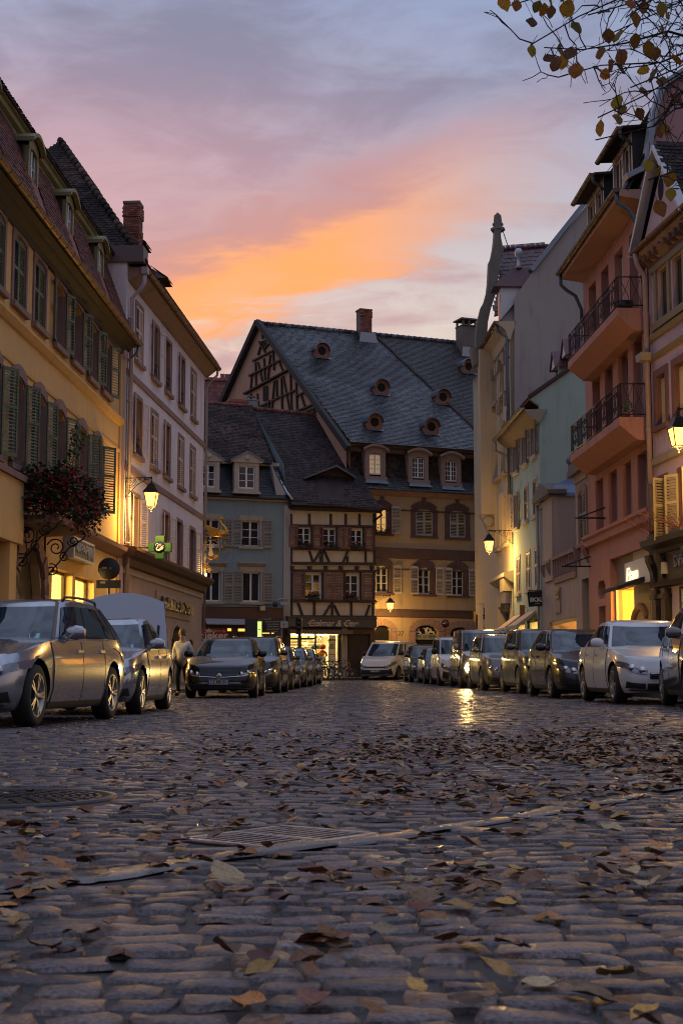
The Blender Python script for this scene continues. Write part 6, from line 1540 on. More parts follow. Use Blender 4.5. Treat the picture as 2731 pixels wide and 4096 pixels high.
    part('carved_gable', MB().add(f0 + f1, [tuple(range(n)), tuple(range(2*n-1, n-1, -1))] + [(i, (i+1) % n, n+(i+1) % n, n+i) for i in range(n)]), GS, R)
    fr_ = lambda k: [(r*k, z*k) for (r, z) in ((.46,-.05),(.52,.1),(.50,.3),(.36,.36),(.30,.55),(.42,.62),(.42,.85),(.30,.95),(.16,1.9),(.05,2.05),(0,2.06))]
    c = qq(1990, 925, 71.2); part('pinnacle', MB().lathe([(r*.62, z*.44) for (r, z) in ((.46,-.05),(.62,.1),(.60,.35),(.36,.40),(.32,.62),(.46,.70),(.46,.92),(.36,1.0),(.30,1.9),(.05,2.25),(0,2.26))], 8, c, smooth=False), GS, R)
    part('capital', MB().prism([(-.42, -.9), (.42, -.9), (.58, .0), (-.58, .0)], 'x', -.55, .2, M=Matrix.Translation(qq(1925, 1392, 70.8))), GS, R)
    part('lightning_rod', MB().tube([qq(2010, 925, 71), qq(2035, 998, 71.5)], .025, 5), BLACKIRON, R, fix=False)
    # small white dormer with ball finial at the near corner
    c = qq(2030, 1240, 66.5)
    d = part('dormer', MB().box(c.x-.1, c.x+.75, c.y-.45, c.y+1.2, c.z-1.0, c.z+.95), WHITEWOOD, R)
    for i in range(2): part('dormer_pane', MB().box(c.x+.02+i*.36, c.x+.28+i*.36, c.y-.47, c.y-.452, c.z-.55, c.z+.6), PANE, d)
    part('dormer_roof', MB().add([(c.x-.35,c.y-.8,c.z+.9),(c.x+.95,c.y-.8,c.z+.9),(c.x+.95,c.y+1.6,c.z+.9),(c.x-.35,c.y+1.6,c.z+.9),(c.x+.3,c.y+.2,c.z+2.0),(c.x+.3,c.y+1.0,c.z+2.0)], [(0,1,4),(1,2,5,4),(2,3,5),(3,0,4,5),(3,2,1,0)]), MATS['dark_plum_tile'], d)
    part('ball_finial', MB().lathe([(0,.0),(.16,.02),(.09,.2),(.07,.55),(.17,.66),(.2,.82),(.14,.97),(0,1.02)], 10, (c.x+.3, c.y+.5, c.z+1.95)), mat('pale_zinc_finial', (.42,.44,.47), .4, .1, 6, metal=.4), d)
    return F
build_cream()
MINTSH = mat('grey_rose_shutter', (.30,.255,.245), .6, .18, 8, .1, 80, stain=.3, objrand=.1)
def build_mint():
    F = right_fac(65.65); R = F.root('mint_house', 'pale mint green house with rose grey louvred shutters beside the tall cream house')
    MI = mat('mint_render', (.36,.47,.40), .86, .12, .8, .15, 60, stain=.25)
    e = 7.45; zt = 11.5; hw = .5; lo = [1.7, 4.33, 6.5]; cs = [1.55, 4.05, 6.3]
    rows = [(9.85, 11.3), (7.3, 8.85), (4.3, 5.95)]
    holes = [(s-hw, s+hw, c, d) for k, (c, d) in enumerate(rows) for s in (lo if k == 2 else cs)] + [(.5, 3.2, .2, 3.0), (3.7, 6.6, .2, 3.0)]
    part('wall', wall_mesh(0, e, -.1, zt, holes, .2), MI, R, fix=False)
    part('rear_wall', backbox(MB(), 0, e-.2, -.1, zt, 10), MI, R, fix=False)
    for k, (c, d) in enumerate(rows):
        for i, s in enumerate(lo if k == 2 else cs):
            a, b = s-hw, s+hw; surround(R, a, b, c, d, mat('pale_window_stone', (.48,.42,.36), .85, .12, 5), .10, .03); 
            if k == 0 or (k == 1 and i == 0): window(R, a, b, c, d, .14, rows=3); dark_back(R, a, b, c, d)
            if k == 0 or (k == 1 and i == 0):
                shutter(R, 'L', a-.02, c+.02, .5, d-c-.04, MINTSH, 8, -.06); shutter(R, 'R', b+.02, c+.02, .5, d-c-.04, MINTSH, 14, -.06)
            else: closed(R, s, hw, c, d, MINTSH)
    for i, (a, b, c, d) in enumerate(holes[-2:]):
        w = part('shop_window', MB().box(a, a+.07, .06, .12, c, d).box(b-.07, b, .06, .12, c, d).box(a+.07, b-.07, .06, .12, d-.1, d), BLACKIRON, R, fix=False); part('shop_pane', MB().box(a+.07, b-.07, .085, .092, c, d-.1), SHOPGLASS, w, fix=False)
        interior(R, a-.1, b+.1, .2, 3.02, .21, 2.0, (1.0,.72,.22), 150)
        part('awning', MB().prism([(-.05, 3.35), (-.85, 2.75), (-.85, 2.60), (-.82, 2.60), (-.03, 3.25)], 'x', a, b-.4), mat('pinkish_awning_cloth', (.42,.33,.29), .85, .15, 6), R)
    part('eave', MB().prism([(.003,zt-.45),(-.55,zt-.05),(-.62,zt+.1),(.3,zt+.12)], 'x', -.05, e+.15), mat('beige_eave_boards', (.34,.28,.20), .8, .2, 4, stain=.3), R)
    gutter(R, (-.1, -.74, zt+.12), (e+.2, -.74, zt+.16), mat('pale_gutter', (.36,.31,.24), .5, .15, 5, metal=.3), .10)
    pipe(R, [(-.05, -.72, zt), (-.05, -.7, zt-.4), (.2, -.12, zt-.75), (.2, -.10, zt-1.4)], mat('pale_gutter', (.36,.31,.24)), .06)
    # near gable wall with its sloping verge
    W_ = Fac(F.M @ Vector((e, 0, 0)), (1, .04)); q = lambda u, v: F.loc(W_.M @ Vector((W_.S(u, v), 0, W_.Z(u, v))))
    pl = [(2163,2720),(2156,1622),(2120,1596),(2292,1472),(2420,1385),(2600,1385),(2600,2720)]; fr = [q(u, v) for (u, v) in pl]; bk = [p_ + Vector((-.25, 0, 0)) for p_ in fr]; n = len(pl)
    part('gable_wall', MB().add(fr + bk, [tuple(range(n)), tuple(range(2*n-1, n-1, -1))] + [(i, (i+1) % n, n+(i+1) % n, n+i) for i in range(n)]), MI, R, fix=False)
    part('verge_board', MB().bar(q(2114, 1590) + Vector((.02,0,.05)), q(2425, 1374) + Vector((.02,0,.05)), .2, .12, up=(0,-.5,.85)), mat('dark_verge_tiles', (.06,.035,.03), .7, .2, 5), R)
    a = q(2114, 1592); b = q(2425, 1376); rp_V = Vector((0, b.y-a.y, b.z-a.z)); L = rp_V.length
    part('roof', slab((0, a.y, a.z), (1,0,0), rp_V, [(0,0),(e,0),(e,L),(0,L)]), TILE_RED, R); part('rear_roof', MB().quad((0,b.y,b.z),(e,b.y,b.z),(e,11,zt),(0,11,zt)), TILE_RED, R, fix=False)
    tile_field(R, (0, a.y, a.z+.03), (1,0,0), rp_V, [(0,0),(e,0),(e,L),(0,L)], TILE_RED, .2, .17, 0, seed=3)
    for (u0, u1, vt, vb, Y) in ((2206, 2262, 1412, 1518, 60.5), (2248, 2300, 1362, 1470, 59.6)):
        c0, c1 = F.loc(at_depth(u0, vb, Y)), F.loc(at_depth(u1, vb, Y)); zz = F.loc(at_depth(u0, vt, Y)).z; x = c0.x; ya, yb = c0.y+.1, c0.y+1.5; m = ya + .42
        d = part('dormer', MB().box(x-.4, x+.4, ya+.12, yb, c0.z-.2, c0.z+.55), MI, R)
        part('dormer_gable', MB().prism([(x-.55, c0.z+.5), (x+.55, c0.z+.5), (x, zz)], 'y', ya-.02, ya+.08), WHITEWOOD, d)
        part('dormer_roof', MB().add([(x-.6,ya-.1,c0.z+.45),(x+.6,ya-.1,c0.z+.45),(x,ya-.1,zz+.08),(x-.6,yb+.6,c0.z+.45),(x+.6,yb+.6,c0.z+.45),(x,yb+.6,zz+.08)], [(1,4,5,2),(0,2,5,3)]), MATS['dark_plum_tile'], d, fix=False)
        part('dormer_pane', MB().box(x-.26, x+.26, ya+.10, ya+.115, c0.z-.1, c0.z+.42), PANE, d)
    # small things on the wall
    wall_lamp('lit street lantern on long iron bracket at the corner of the mint house', F, .35, F.Z(2058, 2120)+.02, 1.12, 360)
    return F
FM = build_mint()
def build_pavilion():
    F = right_fac(58.5); R = F.root('low_pavilion_house', 'low rose beige house with two little towers and a balustrade terrace', 'building')
    PB = mat('rose_beige_render', (.38,.30,.265), .86, .13, .9, .15, 60, stain=.35)
    e = F.S(2352, 2100); a0, a1 = 0, F.S(2212, 2000); b0, b1 = F.S(2300, 2000), e
    zt1, zt2 = F.Z(2195, 1985), F.Z(2330, 1885); tz, tb = 5.1, 4.35
    shopz = 2.75; sh0, sh1 = F.S(2195, 2450), F.S(2303, 2450); d0, d1 = F.S(2326, 2400), F.S(2354, 2400)
    part('wall', wall_mesh(0, e, -.1, tb, [(sh0, sh1, .2, shopz), (d0, d1, -.1, 4.0)], .4), PB, R, fix=False)
    win = [(F.S(2180, 2100), F.S(2202, 2100), F.Z(2190, 2245), F.Z(2190, 2060)), (F.S(2316, 2050), F.S(2346, 2050), F.Z(2330, 2175), F.Z(2330, 1965))]
    for (x0, x1, zt, w, dep, nm) in ((a0, a1, zt1, win[0], 4.5, 'tower'), (b0, b1, zt2, win[1], 4.0, 'tower')):
        t = part(nm, wall_mesh(x0, x1, tb, zt, [w], .18), PB, R, fix=False)
        part('tower_side', MB().quad((x1,0,tb),(x1,dep,tb),(x1,dep,zt),(x1,0,zt)).quad((x0,0,tb),(x0,0,zt),(x0,dep,zt),(x0,dep,tb)).quad((x0,dep,tb),(x1,dep,tb),(x1,dep,zt),(x0,dep,zt)), PB, t, fix=False)
        m = (x0+x1)/2; part('pediment', MB().prism([(x0-.18, zt-.02), (x1+.18, zt-.02), (x1+.22, zt+.14), (m, zt+.62), (x0-.22, zt+.14)], 'y', -.26, .5), mat('grey_stone_coping', (.17,.14,.12), .85, .2, 5, stain=.3), t)
        part('pediment_face', MB().prism([(x0-.02, zt-.30), (x1+.02, zt-.30), (x1+.02, zt-.02), (x0-.02, zt-.02)], 'y', -.06, .004), PB, t)
        surround(R, *w, STONE_PINK, .12, .05, arch=.22); a, b, c, d = w; hw = (b-a)/2
        shutter(R, 'L', a+.005, c+.02, hw-.01, d-c-.02, MINTSH, 180, .0, True); shutter(R, 'R', b-.005, c+.02, hw-.01, d-c-.02, MINTSH, 180, .0, True); dark_back(R, a, b, c, d, .16)
        for x in (a-.05, b+.05): part('sill_console', MB().prism([(-.02, c-.75), (-.24, c-.32), (-.24, c-.13), (-.02, c-.13)], 'x', x-.06, x+.06), STONE_PINK, R)
    # terrace balustrade between the towers
    part('terrace', MB().box(a1, b0, .0, 4.5, tb-.2, tb), PB, R); part('terrace_wall', MB().box(a1, b0, -.06, .003, tb-.18, tb+.05), STONE_PINK, R)
    part('balustrade_rail', MB().box(a1, b0, -.12, .14, tz-.02, tz+.12), STONE_PINK, R)
    n = 9; pr = cached('bal', lambda: MB().lathe([(.08,0),(.08,.06),(.05,.10),(.10,.28),(.06,.5),(.08,.62),(.08,.70)], 8).mesh('baluster', STONE_PINK))
    for i in range(n): place('baluster', pr, R, (a1 + (b0-a1)*(i+.5)/n, .0, tb+.05))
    part('rear_house', MB().box(a0-.0, e, 4.6, 9, -.1, zt1-.3), PB, R)
    # zinc pyramid turret behind the first tower
    c = F.loc(at_depth(2280, 1990, 56.4)); zb_ = F.loc(at_depth(2280, 1978, 56.4)).z; zp = F.loc(at_depth(2278, 1915, 56.4)).z
    LEAD = mat('slate_blue_zinc', (.12,.15,.21), .45, .15, 4, metal=.5); r = .95
    vs = []; 
    for (k, z) in ((1.15, zb_-.2), (1.1, zb_-.06), (.75, zb_+.30), (.12, zp)): vs += [(c.x+sx*r*k, c.y+sy*r*k, z) for (sx, sy) in ((-1,-1),(1,-1),(1,1),(-1,1))]
    part('turret_roof', MB().add(vs, [(i*4+j, i*4+(j+1) % 4, (i+1)*4+(j+1) % 4, (i+1)*4+j) for i in range(3) for j in range(4)] + [(12,13,14,15)]), LEAD, R)
    part('turret', MB().box(c.x-r, c.x+r, c.y-r, c.y+r, tb, zb_-.1), PB, R)
    part('turret_finial', MB().lathe([(.12,-.05),(.10,.2),(.06,.55),(.15,.66),(.15,.82),(.04,.9),(.02,1.05),(0,1.06)], 10, (c.x, c.y, zp)), LEAD, R)
    # plaque, door, shop opening, letter boxes
    p = F.at(2234, 2395); part('wall_plaque', MB().box(p[0]-.45, p[0]+.45, -.06, .003, p[1]-.55, p[1]+.42), mat('grey_rose_plaque', (.24,.18,.17), .7, .2, 6), R)
    part('plaque_panel', MB().box(p[0]-.36, p[0]+.36, -.09, -.06, p[1]+.0, p[1]+.36), mat('dark_plaque_panel', (.07,.045,.04), .5, .3, 14), R); place('plaque_lettering', textmesh('1900', .2, mat('pale_plaque_print', (.35,.3,.28), .5, 0), .005), R, (p[0], -.096, p[1]+.18))
    part('door', MB().box(d0, d1, .32, .38, -.1, 4.0), mat('grey_brown_door', (.10,.075,.065), .6, .2, 5), R)
    part('shop_frame', MB().box(sh0, sh1, .05, .12, shopz-.14, shopz).box(sh0, sh0+.1, .05, .12, .2, shopz-.14).box(sh1-.1, sh1, .05, .12, .2, shopz-.14), mat('amber_wood_frame', (.30,.14,.04), .5, .2, 5), R); part('shop_pane', MB().box(sh0+.1, sh1-.1, .08, .09, .2, shopz-.14), SHOPGLASS, R, fix=False)
    interior(R, sh0, sh1, .2, shopz+.02, .41, 2.4, (1.0,.62,.18), 140, wallcol=(.5,.32,.16))
    pipe(R, [(.05, -.1, zt1-.1), (.05, -.1, .4)], mat('grey_pink_pipe', (.30,.24,.24), .5, .1, 5), .06, [(.05, -.1, 5.5)])
    return F
build_pavilion()
# ---------------------------------------------------------------- salmon red house with balconies
def build_red():
    F = right_fac(49.15); R = F.root('salmon_red_house', 'salmon red house with two wrought iron balconies and lit lingerie shop')
    RD = mat('salmon_red_render', (.44,.21,.16), .86, .12, .8, .15, 60, stain=.22); SOF = mat('salmon_soffit', (.46,.26,.19), .85, .1, 2)
    e = 8.75; zt = 14.45
    top = [(F.S(a, 1150), F.S(b, 1150), 11.2, 14.0) for (a, b) in ((2353,2381),(2403,2433),(2458,2491),(2518,2553))]
    mid = [(F.S(a, 1550), F.S(b, 1550), 8.0, 10.65) for (a, b) in ((2367,2398),(2417,2450),(2472,2511),(2531,2571))]
    low = [(F.S(a, 2020), F.S(b, 2020), 5.42, 7.15) for (a, b) in ((2381,2413),(2433,2468),(2490,2526),(2550,2591))]
    sh = (F.S(2440, 2350), F.S(2600, 2350), .3, 4.35); dr = (F.S(2393, 2450), F.S(2420, 2450), -.1, 2.9); oc = (F.S(2389, 2340), F.S(2419, 2340), 3.15, 3.75)
    part('wall', wall_mesh(0, e, -.1, zt, top + mid + low + [sh, dr, oc], .38), RD, R, fix=False)
    part('rear_wall', backbox(MB(), 0, e-.2, -.1, zt, 10), RD, R, fix=False)
    GW = mat('grey_pvc_frame', (.40,.40,.42), .5, .08, 5)
    for i, (a, b, c, d) in enumerate(top + mid + low):
        window(R, a, b, c, d, .26, rows=1, frame=GW, fw=.055); dark_back(R, a, b, c, d, .4)
        if i == 2: # half lowered roller shutter
            for k in range(16): part('roller_slat', MB().box(a+.05, b-.05, .22, .235, c+.3+k*.15, c+.3+k*.15+.135), mat('pale_roller_slat', (.55,.52,.50), .5, 0), R)
    o = part('octagon_frame', MB().prism([(x, z) for (x, z) in ((oc[0], oc[2]), (oc[0]+.22, oc[2]), (oc[0], oc[2]+.18))], 'y', -.002, .3), RD, R)
    for (sx, sz) in ((oc[0], oc[3]), (oc[1], oc[2]), (oc[1], oc[3])):
        dx = .22 if sx == oc[0] else -.22; dz_ = .18 if sz == oc[2] else -.18; part('octagon_corner', MB().prism([(sx, sz), (sx+dx, sz), (sx, sz+dz_)], 'y', -.002, .3), RD, R)
    part('octagon_pane', MB().box(*oc[:2], .3, .32, *oc[2:]), PANE, R); part('side_door', MB().box(dr[0], dr[1], .3, .35, dr[2], dr[3]), mat('dark_red_door', (.05,.02,.016), .5, .2, 5), R)
    part('string_course', MB().prism([(.003,4.98),(-.14,5.02),(-.16,5.22),(-.24,5.28),(-.24,5.38),(.003,5.42)], 'x', 0, e), RD, R)
    # deep eave, gutter
    part('eave_soffit', MB().prism([(.003,zt+.02),(-.76,zt+.14),(-.76,zt+.34),(.3,zt+.36)], 'x', -.05, e), SOF, R)
    gutter(R, (-.1, -.85, zt+.36), (e+.02, -.85, zt+.36), mat('bronze_gutter', (.11,.075,.055), .45, .15, 6, metal=.5), .10)
    pz = mat('dark_zinc_pipe', (.08,.095,.11), .45, .15, 5, metal=.4)
    pipe(R, [(.05, -.83, zt+.25), (.05, -.8, zt-.1), (.08, -.6, zt-.3), (.1, -.3, zt-.5), (.1, -.1, zt-1.0), (.1, -.09, zt-1.5)], pz, .065); pipe(R, [(e-.1, -.83, zt+.25), (e-.1, -.8, zt-.05), (e-.05, -.5, zt-.25), (e+.02, -.15, zt-.9), (e+.02, -.12, zt-2.5)], pz, .07)
    # steep slate mansard, dormers, gable with zinc verge
    zk, yk = 17.3, .85
    o_ = [(0, 0), (e, 0), (e, 3.05), (0, 3.05)]; O = (0, -.55, zt+.32); V = (0, 1.4, 2.7)
    part('mansard_roof', slab(O, (1,0,0), V, o_), SLATE, R)
    D = [(F.S(2349, 900), F.S(2417, 800), .30, 2.6), (F.S(2452, 745), F.S(2532, 695), .3, 2.65)]
    hol = [[(a-.1, 0), (b+.1, 0), (b+.1, 2.9), (a-.1, 2.9)] for (a, b, _, _) in D]
    tile_field(R, O, (1,0,0), V, o_, SLATE, .22, .15, 0, seed=6, name='slate', round_=False, holes=hol)
    CP = mat('cream_dormer_paint', (.46,.38,.32), .6, .12, 5, stain=.2)
    for (a, b, z0, z1) in D:
        z0 += zt; z1 += zt
        d = part('dormer', wall_mesh(a, b, z0, z1, [(a+.15, (a+b)/2-.1, z0+.25, z1-.2), ((a+b)/2+.1, b-.15, z0+.25, z1-.2)], .1, -.02), CP, R, fix=False)
        for (p, q) in ((a+.15, (a+b)/2-.1), ((a+b)/2+.1, b-.15)): window(d, p, q, z0+.25, z1-.2, .05, rows=1, frame=CP)
        for x in (a, b-.04): part('dormer_cheek', MB().prism([(-.02, z0), (2.2, z0), (2.2, z1), (-.02, z1)], 'x', x, x+.04), SLATE, d)
        part('dormer_roof', MB().prism([(-.40, z1-.02), (-.40, z1+.05), (2.4, z1+.30), (2.4, z1+.2), (-.02, z1)], 'x', a-.15, b+.25), TILE_DARK, d)
        gutter(d, (a-.17, -.46, z1+.02), (b+.27, -.46, z1+.02), mat('bronze_gutter', (.11,.075,.055)), .085); pipe(d, [(b+.2, -.44, z1), (b+.2, -.42, z1-.25), (b+.1, -.15, z1-.38), (b+.08, -.06, z1-.5)], pz, .05)
    W_ = Fac(F.M @ Vector((e, 0, 0)), (1, .04)); q = lambda u, v: F.loc(W_.M @ Vector((W_.S(u, v), 0, W_.Z(u, v))))
    pl = [(2610,2300),(2612,900),(2560,745),(2575,690),(2610,470),(2645,362),(2760,285),(2900,230),(2900,2300)]; fr = [q(u, v) for (u, v) in pl]; bk = [p_ + Vector((-.3, 0, 0)) for p_ in fr]; n = len(pl)
    part('gable_wall', MB().add(fr + bk, [tuple(range(n)), tuple(range(2*n-1, n-1, -1))] + [(i, (i+1) % n, n+(i+1) % n, n+i) for i in range(n)]), mat('rose_gable_render', (.44,.25,.24), .86, .12, .8, .1, 60, stain=.2), R, fix=False)
    vp = [(2500,722),(2565,690),(2585,650),(2612,465),(2646,355),(2760,278),(2900,222)]
    for i in range(len(vp)-1): part('verge_flashing', MB().bar(q(*vp[i]) + Vector((.02,-.02,.05)), q(*vp[i+1]) + Vector((.02,-.02,.05)), .5, .16, up=(.0,-.7,.7)), ZINC, R)
    A_, B_ = q(2646, 360), q(2900, 226); part('upper_roof', MB().quad((0, A_.y, A_.z), (e, A_.y, A_.z), (e, B_.y, B_.z), (0, B_.y, B_.z)), TILE_DARK, R, fix=False)
    # balconies
    def balcony(label, zb, s0, s1, hr, seed):
        p = .86; t = thing('balcony', label, 'balcony', F.M @ Vector((s0, 0, zb)), F.rz, 'balconies of the salmon red house'); L = s1-s0
        part('balcony_slab', MB().prism([(0.004, -.42), (-.35, -.40), (-p, .02), (-p, .26), (0.004, .26)], 'x', 0, L), RD, t)
        rl = MB(); 
        for zz in (.34, hr+.26): rl.tube([(0, -.02, zz), (0, -p+.04, zz), (L, -p+.04, zz), (L, -.02, zz)], .02, 5)
        rl.tube([(0, -p+.04, hr+.10), (L, -p+.04, hr+.10)], .012, 4); part('handrail', rl, mat('plum_iron', (.045,.022,.026), .45, .2, 8, metal=.4), t, fix=False); PI_ = MATS['plum_iron']
        y = -p+.04; n = int(L/.13); pan = [L*(k+.5)/5 for k in range(5)]
        for i in range(n+1):
            x = L*i/n
            if any(abs(x-c) < .36 for c in pan) and not any(abs(abs(x-c)-.36) < .0 for c in pan): continue
            part('baluster', MB().bar((x, y, .26), (x, y, hr+.26), .016, .016), PI_, t, fix=False)
        for c in pan:
            m = MB()
            for sx in (-1, 1):
                m.tube(scroll((c+sx*.15, .34+hr*.70), .15, 1.3, pi/2, sx, 14, y=y), .012, 4); m.tube(scroll((c+sx*.13, .34+hr*.26), .13, 1.3, -pi/2, -sx, 14, y=y), .012, 4); m.bar((c+sx*.34, y, .26), (c+sx*.34, y, hr+.26), .018, .018)
            m.tube([(c+.10*sin(k/12*2*pi), y, .30+hr*.5+.24*cos(k/12*2*pi)) for k in range(13)], .012, 4); m.lathe([(0,-.02),(.07,-.01),(.07,.01),(0,.02)], 8, (c, y, .30+hr*.5), axis='y')
            part('scroll_panel', m, PI_, t, fix=False)
        m = MB()
        for cy in (-.28, -.60):
            for sg_ in (-1, 1): m.tube([(L, cy+sg_*.14*cos(k/8*pi*1.0), .34+hr*k/8*.98) for k in range(9)], .011, 4)
        part('end_panel', m, PI_, t, fix=False); 
        for yy in (-.10, -.44, -.80): part('baluster', MB().bar((L, yy, .26), (L, yy, hr+.26), .016, .016), PI_, t, fix=False)
        return t
    zb1, zb2 = 11.03, 7.78
    b1 = balcony('upper iron balcony of the salmon red house with dark planter at its near end', zb1, 1.3, e-.25, .93, 1)
    b2 = balcony('lower iron balcony of the salmon red house with bottles and plant at its near end', zb2, 1.4, e-.2, .98, 2)
    t = thing('planter', 'black round planter standing on the upper iron balcony', 'planter', F.M @ Vector((e-.9, -.5, zb1+.26)), 0)
    part('pot', MB().lathe([(.20,0),(.27,.16),(.30,.34),(.27,.34),(.24,.26),(0,.25)], 14), mat('black_pot', (.015,.015,.015), .5, 0), t); part('soil', MB().lathe([(0,.27),(.25,.27)], 14), DARKWOOD, t)
    t = thing('potted_plant', 'small green potted plant on the lower iron balcony', 'plant', F.M @ Vector((e-.75, -.55, zb2+.26)), 0)
    part('pot', MB().lathe([(.10,0),(.14,.24),(.11,.24),(0,.2)], 10), mat('terracotta_pot', (.25,.10,.05), .8, .1, 5), t); lf = MB(); rng = random.Random(4)
    for k in range(40):
        M = Matrix.Translation((rng.gauss(0,.10), rng.gauss(0,.10), .35+rng.gauss(0,.12))) @ Euler((rng.uniform(-1,1), rng.uniform(-1,1), rng.uniform(0,6))).to_matrix().to_4x4(); lf.add([(0,-.08,0),(.03,0,.01),(0,.08,0),(-.03,0,.01)], [(0,1,2,3)], 0, False, M)
    part('leaves', lf, mat('green_pot_leaf', (.06,.12,.04), .6, .2, 5), t, kind='stuff', fix=False)
    # shop front: lit window, sliding panel, projecting white sign with glowing script
    a, b, c, d = sh; g1 = F.S(2457, 2400); g2 = F.S(2517, 2400)
    part('transom_panel', MB().box(a+.02, g2, .20, .26, 3.35, d), mat('grey_shop_panel', (.17,.13,.115), .6, .1, 3), R)
    part('shop_pane', MB().box(a+.02, g2, .20, .21, c, 3.35), SHOPGLASS, R, fix=False); part('shop_mullion', MB().box(a, a+.06, .16, .24, c, 3.35).box(g2-.03, g2+.03, .16, .24, c, 3.35), GW, R, fix=False)
    interior(R, a-.3, g2+.15, .3, 3.36, .39, 2.0, (1.0,.56,.08), 700, wallcol=(.8,.55,.18))
    CV_ = mat('warm_beige_panel', (.40,.29,.19), .6, .08, 2)
    part('beige_partition', MB().box(g2+.03, b-.55, .12, .18, c, d), CV_, R); arc = MB(); cc = ((g2+b)/2-.35, 1.9)
    arc.tube([(cc[0]+.95*cos(t_), .11, cc[1]+.75*sin(t_)) for t_ in [radians(35+k*9) for k in range(27)]], .13, 6); part('printed_arc', arc, mat('rose_beige_print', (.33,.19,.12), .6, .05, 3), R, fix=False)
    for k in range(14): part('stacked_slat', MB().box(b-.5, b-.1, .12, .20, .5+k*.2, .5+k*.2+.17), mat('pale_brick_slip', (.55,.42,.26), .7, .2, 6), R)
    part('folded_awning', MB().prism([(-.0, 3.5), (-.95, 3.15), (-.95, 3.05), (-.0, 3.38)], 'x', (g2+b)/2-.9, b-.1), mat('black_awning', (.02,.018,.016), .8, .1, 6), R)
    s0, s1 = 5.74, 8.72
    sg = thing('illuminated_sign', 'white box sign with glowing script lettering on the salmon red house', 'sign', F.M @ Vector((s0, 0, 3.26)), F.rz); h = .74
    part('sign_box', MB().box(0, s1-s0, -.14, -.005, 0, h), mat('white_sign_panel', (.62,.58,.58), .5, .06, 2), sg)
    place('sign_lettering', textmesh('Etam', .62, glow('glowing_script', (1.0,.80,.50), 1.25), .01, shear=.18, width=1.35), sg, (1.0, -.17, h*.45))
    # bare iron arms left on the wall
    for (x, z, nm) in ((F.S(2420, 2060), 5.75, 'a'), (F.S(2360, 2190), 4.35, 'b')):
        part('old_bracket', MB().tube([(x, 0, z), (x, -1.0, z)], .028, 5).tube([(x, 0, z+.35), (x, -.9, z+.02)], .024, 5), BLACKIRON, R, fix=False)
    return F
FRD = build_red()
